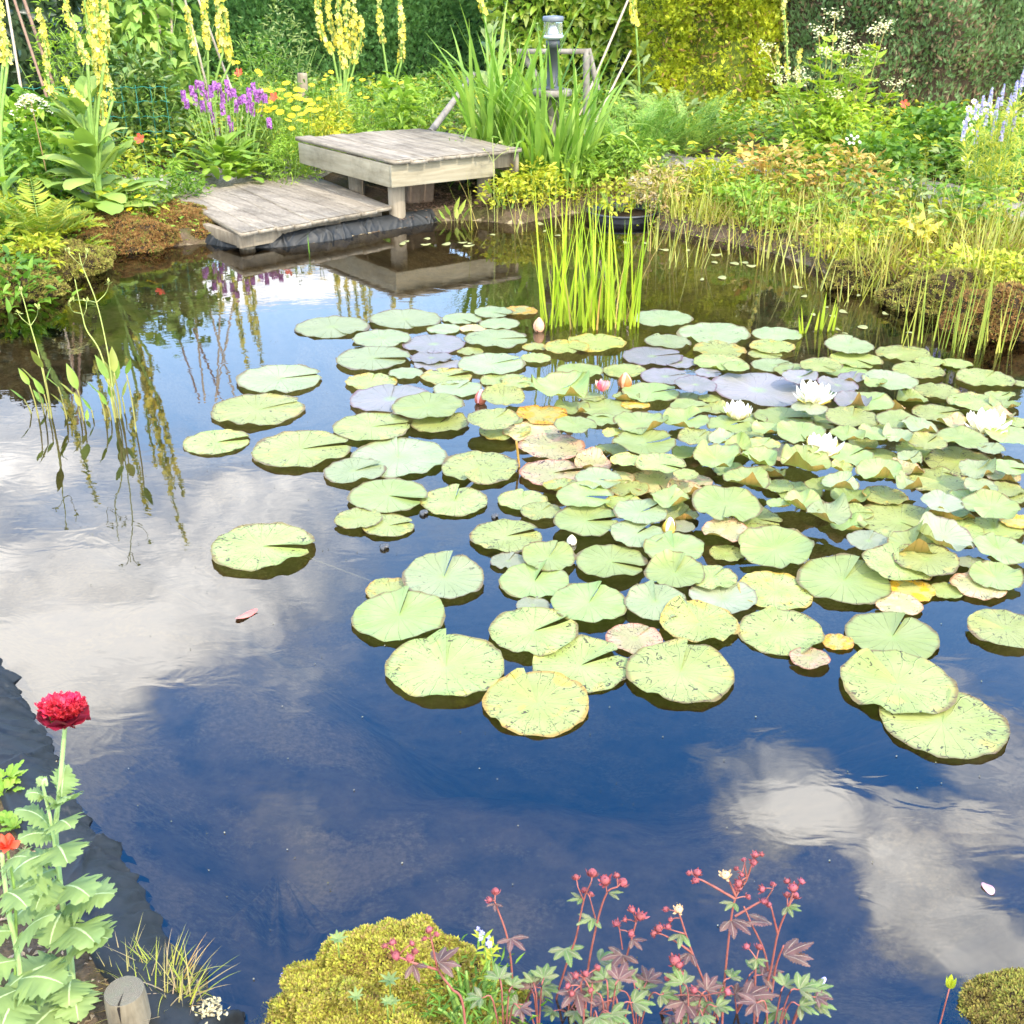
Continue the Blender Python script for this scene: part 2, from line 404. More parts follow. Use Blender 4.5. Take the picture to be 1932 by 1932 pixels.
def axis(lo, hi, step, far_):
    a = np.arange(lo, hi + 1e-6, step); e = []
    s = step; q = hi
    while q < far_: s *= 1.5; q += s; e.append(q)
    s = step; q = lo; f = []
    while q > -far_: s *= 1.5; q -= s; f.append(q)
    return np.concatenate([f[::-1], a, e])
xs = axis(-4.6, 4.6, 0.04, 400); ys = axis(0.9, 9.0, 0.04, 400)
GX, GY = np.meshgrid(xs, ys)
P2 = np.stack([GX.ravel(), GY.ravel()], -1)
D2 = sdf(P2); Z2 = gz(P2, D2)
nx, ny = len(xs), len(ys)
i = np.arange(ny - 1)[:, None] * nx + np.arange(nx - 1)[None]
Fq = np.stack([i, i + 1, i + nx + 1, i + nx], -1).reshape(-1, 4)
inner = (D2[Fq].mean(1) < 0.0).astype(int)

# soil
def soilmat():
    m, nt, nd, lk = newmat('soil')
    tc = N(nt, 'ShaderNodeTexCoord')
    a = N(nt, 'ShaderNodeTexNoise', i_Scale=3.0, i_Detail=8.0, i_Roughness=.7); lk.new(tc.outputs['Object'], a.inputs[0])
    b = N(nt, 'ShaderNodeTexNoise', i_Scale=60.0, i_Detail=5.0, i_Roughness=.7); lk.new(tc.outputs['Object'], b.inputs[0])
    r1 = ramp(nt, [(.3, (.055, .038, .025)), (.7, (.16, .115, .075))]); lk.new(b.outputs[0], r1.inputs[0])
    r2 = ramp(nt, [(.48, (0, 0, 0)), (.62, (1, 1, 1))]); lk.new(a.outputs[0], r2.inputs[0])
    c = mixc(nt, r2.outputs[0], r1.outputs[0], (.075, .07, .025))
    pb = N(nt, 'ShaderNodeBsdfPrincipled', i_Roughness=.95); pb.inputs['Specular IOR Level'].default_value = .1
    bp = N(nt, 'ShaderNodeBump', i_Strength=.9, i_Distance=.015); lk.new(b.outputs[0], bp.inputs['Height']); lk.new(bp.outputs[0], pb.inputs['Normal'])
    lk.new(c, pb.inputs['Base Color']); o = N(nt, 'ShaderNodeOutputMaterial'); lk.new(pb.outputs[0], o.inputs[0])
    return m
def bedmat():
    m, nt, nd, lk = newmat('pond_silt')
    tc = N(nt, 'ShaderNodeTexCoord')
    a = N(nt, 'ShaderNodeTexNoise', i_Scale=2.1, i_Detail=7.0, i_Roughness=.62, i_Distortion=.5); lk.new(tc.outputs['Object'], a.inputs[0])
    b = N(nt, 'ShaderNodeTexNoise', i_Scale=75.0, i_Detail=4.0, i_Roughness=.7); lk.new(tc.outputs['Object'], b.inputs[0])
    c = N(nt, 'ShaderNodeTexNoise', i_Scale=9.0, i_Detail=5.0, i_Roughness=.7); lk.new(tc.outputs['Object'], c.inputs[0])
    dark = ramp(nt, [(.3, (.07, .058, .040)), (.7, (.27, .215, .14))]); lk.new(c.outputs[0], dark.inputs[0])
    silt = ramp(nt, [(.3, (.20, .155, .085)), (.7, (.40, .33, .20))]); lk.new(b.outputs[0], silt.inputs[0])
    # silt settles on the shallow shelf on the left
    sp = N(nt, 'ShaderNodeSeparateXYZ'); lk.new(tc.outputs['Object'], sp.inputs[0])
    lx = N(nt, 'ShaderNodeMapRange'); lx.inputs[1].default_value = -.55; lx.inputs[2].default_value = -1.25; lk.new(sp.outputs[0], lx.inputs[0])
    ly = N(nt, 'ShaderNodeMapRange'); ly.inputs[1].default_value = 3.6; ly.inputs[2].default_value = 2.6; lk.new(sp.outputs[1], ly.inputs[0])
    k = math_(nt, 'MULTIPLY', lx.outputs[0], ly.outputs[0])
    s = math_(nt, 'ADD', a.outputs[0], math_(nt, 'MULTIPLY', math_(nt, 'SUBTRACT', b.outputs[0], .5), .22))
    s = math_(nt, 'ADD', s, math_(nt, 'MULTIPLY', k, .17))
    mr = ramp(nt, [(.51, (0, 0, 0)), (.61, (1, 1, 1))]); lk.new(s, mr.inputs[0])
    col = mixc(nt, mr.outputs[0], dark.outputs[0], silt.outputs[0])
    pb = N(nt, 'ShaderNodeBsdfPrincipled', i_Roughness=1.0); pb.inputs['Specular IOR Level'].default_value = 0
    lk.new(col, pb.inputs['Base Color']); o = N(nt, 'ShaderNodeOutputMaterial'); lk.new(pb.outputs[0], o.inputs[0])
    return m
SOIL, BED = soilmat(), bedmat()
mb = MB(); mb.add(np.column_stack([P2, Z2]), Fq)
g = mb.build('ground', [SOIL, BED], midx=inner); tag(g, kind='structure')

# water
def watermat():
    m, nt, nd, lk = newmat('pond_water')
    tc = N(nt, 'ShaderNodeTexCoord')
    mp = N(nt, 'ShaderNodeMapping'); mp.inputs['Scale'].default_value = (1.0, 1.7, 1); mp.inputs['Rotation'].default_value = (0, 0, radians(12)); lk.new(tc.outputs['Object'], mp.inputs[0])
    a = N(nt, 'ShaderNodeTexNoise', i_Scale=7.0, i_Detail=2.5, i_Roughness=.55, i_Distortion=.6); lk.new(mp.outputs[0], a.inputs[0])
    b = N(nt, 'ShaderNodeTexNoise', i_Scale=1.2, i_Detail=2.0); lk.new(tc.outputs['Object'], b.inputs[0])
    patch = ramp(nt, [(.36, (.30, .30, .30)), (.72, (1, 1, 1))]); lk.new(b.outputs[0], patch.inputs[0])
    hgt = math_(nt, 'MULTIPLY', a.outputs[0], patch.outputs[0])
    bp = N(nt, 'ShaderNodeBump', i_Strength=WATER_BUMP, i_Distance=.02); lk.new(hgt, bp.inputs['Height'])
    fr = N(nt, 'ShaderNodeFresnel', i_IOR=WATER_IOR); lk.new(bp.outputs[0], fr.inputs['Normal'])
    tr = N(nt, 'ShaderNodeBsdfTransparent'); tr.inputs[0].default_value = (.86, .79, .64, 1)
    gl = N(nt, 'ShaderNodeBsdfGlossy', i_Roughness=0.0); lk.new(bp.outputs[0], gl.inputs['Normal'])
    mx = N(nt, 'ShaderNodeMixShader'); lk.new(fr.outputs[0], mx.inputs[0]); lk.new(tr.outputs[0], mx.inputs[1]); lk.new(gl.outputs[0], mx.inputs[2])
    o = N(nt, 'ShaderNodeOutputMaterial'); lk.new(mx.outputs[0], o.inputs[0])
    return m
mb = MB()
lo, hi = POND.min(0) - .03, POND.max(0) + .03
mb.add([(lo[0], lo[1], 0), (hi[0], lo[1], 0), (hi[0], hi[1], 0), (lo[0], hi[1], 0)], [(0, 1, 2, 3)])
tag(mb.build('water', watermat(), smooth=False), kind='structure')

# gravel path behind the bank
GRAV = plain('gravel', (.16, .145, .13), (.42, .39, .36), rough=.95, scale=70, spec=.1, bump=.6)
def ribbon(name, pts, wid, mat, dz=.012, nlat=5):
    C = smooth_path([Vector((p[0], p[1], 0)) for p in pts], 10)
    T = nrm(np.gradient(C, axis=0)); S = np.stack([-T[:, 1], T[:, 0], 0 * T[:, 0]], -1)
    rows = []
    for j in range(nlat):
        q = C + S * wid * (j / (nlat - 1) - .5) * (1 + .15 * vnoise(C[:, :2], 2.0, 9))[:, None]
        q[:, 2] = gz(q[:, :2]) + dz; rows.append(q)
    V = np.stack(rows, 1); n = len(C)
    k = np.arange(n - 1)[:, None] * nlat + np.arange(nlat - 1)[None]
    mbx = MB(); mbx.add(V.reshape(-1, 3), np.stack([k, k + 1, k + nlat + 1, k + nlat], -1).reshape(-1, 4))
    return mbx.build(name, mat)
PATH = [(-5.5, 7.9), (-3.6, 7.9), (-2.45, 8.0), (-1.2, 9.0), (.2, 9.4), (1.6, 8.7), (2.6, 7.7), (3.4, 6.9), (5.2, 6.2)]
tag(ribbon('path', PATH, .62, GRAV, .014, 7), kind='structure')

# ------------------------------------------------------------------ rubber liner
def rubber():
    m, nt, nd, lk = newmat('black_rubber')
    tc = N(nt, 'ShaderNodeTexCoord')
    a = N(nt, 'ShaderNodeTexNoise', i_Scale=11.0, i_Detail=8.0, i_Roughness=.7); lk.new(tc.outputs['Object'], a.inputs[0])
    b = N(nt, 'ShaderNodeTexNoise', i_Scale=90.0, i_Detail=4.0); lk.new(tc.outputs['Object'], b.inputs[0])
    s = math_(nt, 'ADD', math_(nt, 'MULTIPLY', a.outputs[0], .8), math_(nt, 'MULTIPLY', b.outputs[0], .2))
    r = ramp(nt, [(.35, (.006, .007, .008)), (.58, (.016, .018, .019)), (.74, (.09, .08, .065))]); lk.new(s, r.inputs[0])
    pb = N(nt, 'ShaderNodeBsdfPrincipled', i_Roughness=.46); pb.inputs['Specular IOR Level'].default_value = .4
    lk.new(r.outputs[0], pb.inputs['Base Color'])
    rr = ramp(nt, [(.3, (.42,) * 3), (.7, (.75,) * 3)]); lk.new(a.outputs[0], rr.inputs[0]); lk.new(rr.outputs[0], pb.inputs['Roughness'])
    bp = N(nt, 'ShaderNodeBump', i_Strength=.35, i_Distance=.006); lk.new(s, bp.inputs['Height']); lk.new(bp.outputs[0], pb.inputs['Normal'])
    o = N(nt, 'ShaderNodeOutputMaterial'); lk.new(pb.outputs[0], o.inputs[0])
    return m
RUB = rubber()
def liner(px, width, hgt, folds, side, label, seed, group=None):
    C = smooth_path([at(u, v) for u, v in px], 26)
    L = np.concatenate([[0], np.cumsum(np.linalg.norm(np.diff(C, axis=0), axis=1))])
    n = int(L[-1] / .006); s = np.linspace(0, L[-1], n)
    C = np.stack([np.interp(s, L, C[:, k]) for k in range(3)], -1)
    Cs = C.copy()
    ker = np.ones(31) / 31
    for k in range(2): Cs[:, k] = np.convolve(np.pad(C[:, k], 15, 'edge'), ker, 'valid')
    T = nrm(np.gradient(Cs, axis=0)); S = side * np.stack([-T[:, 1], T[:, 0], 0 * T[:, 0]], -1)
    r_ = np.random.default_rng(seed)
    q = np.linspace(-.22, 1, 30)
    prof_z = np.where(q < 0, q * .35, hgt * np.sin(pi * np.clip(q, 0, 1) * .62 + .0) ** .8)
    prof_z = np.where(q > .80, prof_z - hgt * 1.0 * ((q - .80) / .20) ** 2, prof_z)
    fold = np.zeros((n, len(q)))
    for _ in range(folds):
        c = r_.uniform(0, L[-1]); wd = r_.uniform(.003, .011); sl_ = r_.normal(0, .08); am = r_.uniform(.0018, .0062) * (1 if r_.random() < .88 else 2.2)
        q0 = r_.uniform(-.3, .5); ql = r_.uniform(.25, .6)
        if r_.random() < .12: ql, sl_, am, wd = 1.3, r_.normal(0, .16), .008, .007
        dd = (s[:, None] - c - sl_ * (q[None] - .2) - .02 * np.sin(q[None] * 5 + c * 9)) / wd
        fold += am * np.exp(-np.abs(dd) ** 1.4) * np.exp(-((q[None] - q0) / ql) ** 2) * (1 if r_.random() < .75 else -.7)
    big = vnoise(np.stack([s * 3, s * 0], -1), 1, seed)[:, None] * .05
    V = C[:, None] + S[:, None] * (q[None] * width * (1 + big))[..., None]
    V[..., 2] += prof_z[None] + fold * np.clip(1.2 - np.abs(q - .35), 0.2, 1)[None] + .0015 * vnoise(np.stack([s[:, None] * 9 + 0 * q[None], 0 * s[:, None] + q[None] * 3], -1), 1, seed + 1)
    V -= S[:, None] * (fold * .9 * np.clip(1 - q, 0, 1)[None])[..., None]
    m_ = len(q); k = np.arange(n - 1)[:, None] * m_ + np.arange(m_ - 1)[None]
    mbx = MB(); mbx.add(V.reshape(-1, 3), np.stack([k, k + 1, k + m_ + 1, k + m_], -1).reshape(-1, 4))
    o = mbx.build('pond_liner', RUB, origin=tuple(C[n // 2]))
    tag(o, label, 'pond liner', group)
    return o
liner(LINER_PX, .155, .082, 150, -1, 'wrinkled black rubber liner edge beside the red poppy, running down to the cut log', 3)
liner(DECKLIN_PX[:-1], .10, .075, 60, 1, 'black rubber liner edge under the low wooden deck at the far bank', 8)
# ------------------------------------------------------------------ water lily pads
def padmat(name, base, tip, spots, edge, stain=0.0, staincol=(.6, .4, .05), under=(.28, .155, .04)):
    m, nt, nd, lk = newmat(name)
    tc = N(nt, 'ShaderNodeTexCoord'); oi = N(nt, 'ShaderNodeObjectInfo'); geo = N(nt, 'ShaderNodeNewGeometry')
    sp = N(nt, 'ShaderNodeSeparateXYZ'); lk.new(tc.outputs['Object'], sp.inputs[0])
    cb = N(nt, 'ShaderNodeCombineXYZ'); lk.new(sp.outputs[0], cb.inputs[0]); lk.new(sp.outputs[1], cb.inputs[1])
    lk.new(math_(nt, 'MULTIPLY', oi.outputs['Random'], 53.0), cb.inputs[2])
    ln = N(nt, 'ShaderNodeVectorMath', operation='LENGTH'); c2 = N(nt, 'ShaderNodeCombineXYZ'); lk.new(sp.outputs[0], c2.inputs[0]); lk.new(sp.outputs[1], c2.inputs[1]); lk.new(c2.outputs[0], ln.inputs[0])
    r = ln.outputs['Value']
    n1 = N(nt, 'ShaderNodeTexNoise', i_Scale=1.6, i_Detail=5.0); lk.new(cb.outputs[0], n1.inputs[0])
    cr = ramp(nt, [(.3, base), (.7, tip)]); lk.new(n1.outputs[0], cr.inputs[0]); col = cr.outputs[0]
    # radial veins
    ang = math_(nt, 'ARCTAN2', sp.outputs[1], sp.outputs[0])
    vv = math_(nt, 'ABSOLUTE', math_(nt, 'SINE', math_(nt, 'ADD', math_(nt, 'MULTIPLY', ang, 9.5), math_(nt, 'MULTIPLY', n1.outputs[0], 3.0))))
    vr = ramp(nt, [(0.0, (1, 1, 1)), (.16, (0, 0, 0))]); lk.new(vv, vr.inputs[0])
    col = mixc(nt, math_(nt, 'MULTIPLY', vr.outputs[0], .55), col, tuple(min(1, c * 1.5 + .03) for c in tip))
    # pale centre
    cen = ramp(nt, [(.02, (1, 1, 1)), (.22, (0, 0, 0))]); lk.new(r, cen.inputs[0])
    col = mixc(nt, math_(nt, 'MULTIPLY', cen.outputs[0], .45), col, (.30, .46, .12))
    # yellowing
    if stain:
        n3 = N(nt, 'ShaderNodeTexNoise', i_Scale=2.2, i_Detail=4.0); mpp = N(nt, 'ShaderNodeMapping'); mpp.inputs['Location'].default_value = (9, 3, 2); lk.new(cb.outputs[0], mpp.inputs[0]); lk.new(mpp.outputs[0], n3.inputs[0])
        s = math_(nt, 'ADD', n3.outputs[0], math_(nt, 'MULTIPLY', r, .22))
        sr = ramp(nt, [(.80 - .22 * stain, (0, 0, 0)), (.92 - .2 * stain, (1, 1, 1))]); lk.new(s, sr.inputs[0])
        col = mixc(nt, math_(nt, 'MULTIPLY', sr.outputs[0], .9), col, staincol)
    # dark nibbled dashes
    wv = N(nt, 'ShaderNodeTexNoise', i_Scale=3.0); lk.new(cb.outputs[0], wv.inputs[0])
    ad = N(nt, 'ShaderNodeVectorMath', operation='MULTIPLY_ADD'); lk.new(wv.outputs['Color'], ad.inputs[0]); ad.inputs[1].default_value = (.9, .9, 0); lk.new(cb.outputs[0], ad.inputs[2])
    for sc_, st_, th in ((7.5, (1, 2.6, 1), .625), (9.0, (2.4, 1, 1), .635)):
        mp = N(nt, 'ShaderNodeMapping'); mp.inputs['Scale'].default_value = st_; mp.inputs['Rotation'].default_value = (0, 0, .5 * sc_); lk.new(ad.outputs[0], mp.inputs[0])
        n2 = N(nt, 'ShaderNodeTexNoise', i_Scale=sc_, i_Detail=1.5); lk.new(mp.outputs[0], n2.inputs[0])
        v = math_(nt, 'ADD', n2.outputs[0], math_(nt, 'MULTIPLY', math_(nt, 'SUBTRACT', r, .75), .10))
        t = th + .06 * (1 - spots)
        rr = ramp(nt, [(t, (0, 0, 0)), (t + .025, (1, 1, 1))]); lk.new(v, rr.inputs[0])
        col = mixc(nt, math_(nt, 'MULTIPLY', rr.outputs[0], .9 * min(1, spots + .2)), col, (.05, .030, .022))
    # browned rim
    rv = math_(nt, 'ADD', r, math_(nt, 'MULTIPLY', math_(nt, 'SUBTRACT', n1.outputs[0], .5), .22))
    er = ramp(nt, [(.915, (0, 0, 0)), (.985, (1, 1, 1))]); lk.new(rv, er.inputs[0])
    col = mixc(nt, math_(nt, 'MULTIPLY', er.outputs[0], .75), col, edge)
    hs = N(nt, 'ShaderNodeHueSaturation'); lk.new(col, hs.inputs['Color']); lk.new(math_(nt, 'ADD', math_(nt, 'MULTIPLY', oi.outputs['Random'], .34), .80), hs.inputs['Value'])
    lk.new(math_(nt, 'ADD', math_(nt, 'MULTIPLY', oi.outputs['Random'], .035), .484), hs.inputs['Hue'])
    bcol = mixc(nt, geo.outputs['Backfacing'], hs.outputs[0], under)
    pb = N(nt, 'ShaderNodeBsdfPrincipled', i_Roughness=.42); pb.inputs['Specular IOR Level'].default_value = .42
    lk.new(bcol, pb.inputs['Base Color'])
    bh = math_(nt, 'MULTIPLY', vr.outputs[0], r)
    bp = N(nt, 'ShaderNodeBump', i_Strength=.7, i_Distance=.006); lk.new(bh, bp.inputs['Height']); lk.new(bp.outputs[0], pb.inputs['Normal'])
    tr = N(nt, 'ShaderNodeBsdfTranslucent'); lk.new(mixc(nt, 1.0, hs.outputs[0], (1.1, 1.25, .35), 'MULTIPLY'), tr.inputs[0])
    mx = N(nt, 'ShaderNodeMixShader'); mx.inputs[0].default_value = .22; lk.new(pb.outputs[0], mx.inputs[1]); lk.new(tr.outputs[0], mx.inputs[2])
    o = N(nt, 'ShaderNodeOutputMaterial'); lk.new(mx.outputs[0], o.inputs[0])
    return m
RIM = (.14, .07, .03)
PM = {
    'g': padmat('pad_green_speckled', (.275, .325, .09), (.36, .395, .145), .75, RIM, .25, (.52, .46, .12)),
    'c': padmat('pad_green_clean', (.245, .32, .09), (.325, .38, .15), .12, RIM),
    'p': padmat('pad_purple_grey', (.22, .22, .20), (.29, .265, .28), .10, (.15, .07, .08)),
    'w': padmat('pad_silvery', (.26, .32, .145), (.335, .38, .20), .4, RIM),
    'y': padmat('pad_yellowing', (.295, .345, .095), (.375, .415, .15), .85, (.36, .20, .04), .45, (.52, .42, .07)),
    'v': padmat('pad_mauve_green', (.265, .295, .17), (.335, .345, .225), .15, (.15, .08, .06)),
    'k': padmat('pad_pinkish', (.37, .36, .15), (.45, .40, .20), .8, (.35, .14, .06), .8, (.66, .42, .25)),
    'o': padmat('pad_orange_blotched', (.40, .40, .12), (.48, .44, .16), .8, (.4, .2, .05), 1.0, (.80, .42, .02)),
}
LOOK = {'g': 'green speckled', 'c': 'clean green', 'p': 'purple-grey', 'w': 'silvery green', 'v': 'mauve-tinged', 'y': 'yellowing', 'k': 'pinkish worn', 'o': 'orange-blotched'}
STALK = plain('lily_stalk', (.30, .16, .03), (.42, .26, .06), rough=.5)

# zoom key: x, y, width, kind, notch (deg, world) or None, flap, curl, raise(deg)
PADS = '''A 812 242 384 w 300 .02 0 0
A 1185 202 372 w 285 .02 0 0
A 1478 199 208 w 300 .05 0 0
A 1640 166 200 w 330 .05 .05 0
A 1775 160 190 o 150 .05 .05 0
A 1672 226 210 w 200 .02 0 0
A 1385 252 180 w 240 .02 0 0
A 1065 300 305 w 200 .03 0 0
A 1333 330 325 p 270 .04 .02 0
A 1655 303 330 w 10 .04 0 0
A 1535 250 140 k 90 .05 .05 0
A 1020 402 385 w 340 .10 0 0
A 1320 400 215 p 120 .05 .02 0
A 1352 432 250 p 40 .2 .05 0
A 1630 432 352 w 30 .05 0 0
A 1520 368 140 g 90 .05 .05 0
A 538 507 440 w 20 .05 0 0
A 1010 525 270 y 90 .05 .08 0
A 1190 480 180 w 270 .05 0 0
A 1400 497 270 y 10 .2 .05 0
A 1110 612 425 p 85 .06 0 0
A 1455 560 255 w 60 .10 .05 0
A 1300 655 380 c 200 .05 .1 2
A 425 668 480 g 35 .03 0 0
A 1015 755 400 g 20 .06 0 0
A 1365 735 300 g 60 .25 .08 0
A 215 835 345 g 5 .15 0 0
A 650 870 510 g 15 .08 0 0
A 1150 915 510 w 95 .08 .02 0
A 925 983 325 w 20 .12 .02 0
A 1570 970 400 g 240 .25 .05 2
A 1100 1110 415 c 340 .14 .02 0
A 1440 1140 350 g 85 .2 .02 0
A 945 1228 250 g 190 .05 .02 0
A 1100 1265 268 g 20 .12 .02 0
A 450 1370 530 g 355 .16 .02 0
A 1790 1135 260 g 80 .1 .05 0
A 1885 1190 215 g 60 .08 .02 0
A 1708 1318 375 g 15 .16 .04 0
A 1855 345 135 y 90 .05 .05 0
A 1860 402 160 g 90 .05 .05 0
A 1665 520 190 g 30 .1 .1 0
A 1760 535 150 y 10 .15 .12 3
A 1690 610 230 g 90 .2 .2 6
A 1640 720 275 g 60 .05 .12 2
A 1700 775 270 y 120 .05 .1 0
B 1165 275 425 w 120 .05 0 0
B 1530 383 525 w 250 .05 .02 0
B 1200 440 335 w 110 .12 .02 0
B 690 450 420 y 100 .06 .06 0
B 480 480 330 y 300 .05 .04 0
B 275 485 220 y 60 .05 .05 0
B 257 560 215 g 200 .05 .02 0
B 1090 545 430 p 10 .05 .03 0
B 1285 590 260 p 200 .06 .05 0
B 1185 690 360 p 20 .05 .03 0
B 1400 755 310 p 200 .15 .04 4
B 1490 665 190 p 10 .05 .05 0
B 890 650 310 g 270 .05 .04 0
B 570 650 340 c 120 .04 .05 0
B 430 800 430 c 30 .1 .55 8
B 100 705 190 g 20 .1 .08 0
B 215 735 200 c 90 .1 .1 0
B 1080 805 420 c 20 .08 .06 0
B 1570 500 380 y 90 .05 .06 0
B 1570 590 370 g 270 .05 .05 0
B 1690 625 190 c 60 .15 .15 5
B 1340 840 190 c 60 .05 .05 0
B 1500 847 170 g 200 .05 .03 0
B 750 920 390 c 200 .1 .05 0
B 300 965 370 o 90 .05 .1 0
B 970 895 210 o 200 .05 .12 0
B 60 1000 220 c 270 .08 .06 0
B 230 1090 420 k 200 .05 .05 0
B 540 1040 310 c 110 .1 .1 2
B 740 1000 250 c 200 .06 .08 0
B 1010 1040 400 c 190 .12 .28 5
B 1365 915 300 c 10 .1 .1 2
B 1330 1020 340 c 40 .25 .28 6
B 1645 1045 345 c 20 .2 .15 3
B 820 1105 180 y 90 .08 .2 5
B 370 1195 490 k 190 .22 .05 0
B 1030 1175 460 c 15 .12 .2 3
B 1420 1130 300 g 60 .1 .14 2
B 1590 1150 210 w 20 .1 .25 8
B 380 1380 480 k 5 .2 .04 0
B 1150 1320 370 g 330 .1 .14 2
B 900 1290 230 y 150 .06 .15 2
B 705 1430 345 w 340 .15 .12 3
B 850 1415 230 k 90 .05 .08 0
B 1130 1450 445 k 270 .1 .06 0
B 1545 1300 340 c 120 .4 .5 12
B 1700 1210 190 c 80 .3 .5 14
B 1850 1300 260 c 200 .3 .5 16
B 1760 1440 335 c 150 .2 .35 6
B 1330 1400 190 g 200 .1 .2 3
B 1420 1440 210 k 100 .1 .1 0
C 190 385 350 w 100 .04 .02 0
C 155 470 320 y 90 .1 .06 0
C 108 525 240 g 330 .05 .03 0
C 160 600 300 w 30 .05 .03 0
C 700 465 345 w 70 .1 .08 2
C 750 562 370 g 300 .1 .05 0
C 500 605 300 g 300 .08 .06 2
C 320 640 310 c 30 .08 .08 0
C 670 645 310 c 40 .05 .08 0
C 1080 520 380 g 200 .1 .05 0
C 1265 575 215 g 60 .1 .05 0
C 1455 590 225 g 230 .05 .03 0
C 1185 640 360 g 90 .05 .05 0
C 1325 788 330 g 90 .06 .05 0
C 1660 695 400 g 60 .05 .06 0
C 1905 730 130 g 90 .05 .05 0
C 985 710 390 w 100 .1 .08 2
C 725 705 215 p 60 .3 .25 7
C 885 735 160 c 280 .3 .30 6
C 350 690 250 p 20 .2 .2 5
C 620 745 290 p 130 .2 .12 2
C 840 862 345 c 30 .05 .14 3
C 720 875 255 p 60 .1 .4 12
C 1580 862 375 g 200 .16 .04 0
C 1320 940 350 g 5 .12 .02 0
C 55 775 700 p 120 .06 .06 0
C 420 905 260 v 70 .1 .10 1
C 235 972 430 c 340 .12 .12 0
C 720 975 380 g 80 .16 .1 2
C 1040 990 300 c 330 .14 .1 2
C 1190 1052 260 w 100 .1 .3 9
C 115 1060 210 c 140 .3 .25 5
C 355 1095 345 c 280 .1 .25 7
C 680 1105 250 c 60 .15 .3 6
C 875 1090 230 c 120 .15 .2 4
C 1040 1115 220 w 200 .2 .4 10
C 1495 1120 360 c 170 .08 .12 2
C 1250 1150 270 g 40 .2 .2 3
C 1825 1100 350 c 60 .12 .15 3
C 1880 1005 220 g 90 .1 .06 0
C 95 1160 240 y 60 .1 .12 2
C 250 1225 350 k 90 .1 .1 0
C 700 1245 330 c 30 .12 .2 3
C 910 1235 260 g 90 .05 .05 0
C 1118 1270 185 w 30 .15 .4 10
C 1475 1285 505 g 160 .06 .06 0
C 1700 1190 190 w 60 .1 .1 2
C 390 1325 360 c 70 .1 .55 16
C 905 1375 320 c 280 .04 .3 12
C 635 1450 260 w 30 .12 .3 8
C 1345 1425 460 g 160 .2 .12 0
C 1592 1355 245 w 20 .15 .4 13
C 1625 1465 235 w 200 .12 .25 7
C 1830 1325 250 c 330 .18 .15 3
C 55 1425 190 c 60 .15 .2 3
C 200 1455 220 g 120 .1 .1 0
C 490 1450 210 c 60 .15 .2 3
C 950 1520 320 y 80 .08 .1 0
C 1110 1465 200 w 90 .3 .6 6
C 1800 1475 260 g 100 .08 .08 0
C 640 1340 160 y 60 .2 .5 14
C 1060 1400 130 g 60 .2 .2 3
D 940 1392 770 g 95 .28 .03 0
D 1525 1632 690 y 110 .30 .05 2
D 638 1072 605 c 75 .25 .06 2
D 590 905 330 y 120 .1 .08 0
D 925 832 530 w 85 .30 .08 5
D 1510 850 455 c 60 .42 .05 2
D 1600 700 350 c 70 .12 .18 6
D 1340 715 235 v 60 .1 .03 0
D 1505 1165 580 g 25 .2 .05 0
D 1500 1000 220 v 100 .05 .02 0
E 410 990 495 c 70 .2 .08 2
E 840 990 405 w 85 .35 .14 6
E 360 1385 640 g 30 .22 .07 0
E 1000 1432 695 g 70 .2 .05 1
E 705 1215 370 k 60 .06 .05 0
E 1120 1115 510 y 115 .42 .06 2
E 1650 1178 550 g 85 .15 .05 2
E 1832 1340 260 k 170 .08 .05 0
E 1615 912 480 y 130 .15 .08 2
E 1612 655 485 c 170 .12 .2 8
E 1295 360 455 c 260 .08 .16 5
E 555 722 465 c 340 .14 .06 1
E 960 640 390 c 90 .3 .14 4
E 965 800 390 c 60 .2 .2 5
E 1210 822 320 g 60 .1 .06 1
E 1270 960 440 v 100 .1 .2 3
E 720 545 355 w 40 .3 .14 4
E 395 460 425 c 350 .2 .08 2
E 385 300 370 c 340 .2 .12 2
E 745 400 350 w 30 .15 .1 1
E 860 232 410 k 280 .1 .08 1
E 470 195 300 w 20 .1 .14 4
E 1290 530 300 k 60 .08 .18 6
E 1300 665 230 g 60 .1 .06 0
E 1445 215 320 c 100 .2 .4 8
E 640 340 250 y 60 .1 .06 0
E 930 330 260 c 60 .2 .3 4
E 1000 490 190 v 60 .02 .02 0
F 715 800 555 c 60 .16 .10 4
F 1045 695 430 g 80 .22 .12 4
F 1045 930 285 k 180 .06 .04 0
F 1010 1128 555 c 60 .22 .04 1
F 1040 1412 685 g 110 .25 .07 2
F 1315 1640 755 g 60 .14 .05 0
F 1690 1082 450 g 150 .18 .05 1
F 680 1160 190 o 60 .08 .06 0
F 525 1262 285 k 130 .08 .04 0
F 865 550 265 v 60 .15 .08 1
F 1055 432 535 g 300 .06 .06 0
F 1130 595 300 c 60 .5 .5 6
F 1320 555 350 v 250 .06 .4 14
F 1215 665 385 g 130 .1 .16 2
F 1655 612 335 c 80 .2 .22 6
F 1632 772 315 c 120 .3 .18 3
F 1485 685 180 v 60 .1 .08 0
F 1340 850 205 g 60 .06 .08 0
F 1530 820 330 k 60 .06 .08 0
F 1125 845 280 o 200 .08 .1 0
F 622 405 265 w 100 .3 .5 9
F 470 335 235 c 60 .15 .4 8
F 322 330 150 c 60 .1 .25 3
F 1310 320 255 v 60 .1 .14 3
F 1605 355 345 c 200 .2 .2 4
F 1620 480 360 g 60 .14 .08 0
F 1760 430 200 o 60 .08 .06 0
F 1700 270 260 g 60 .08 .06 0
F 1420 480 280 g 60 .08 .08 0'''
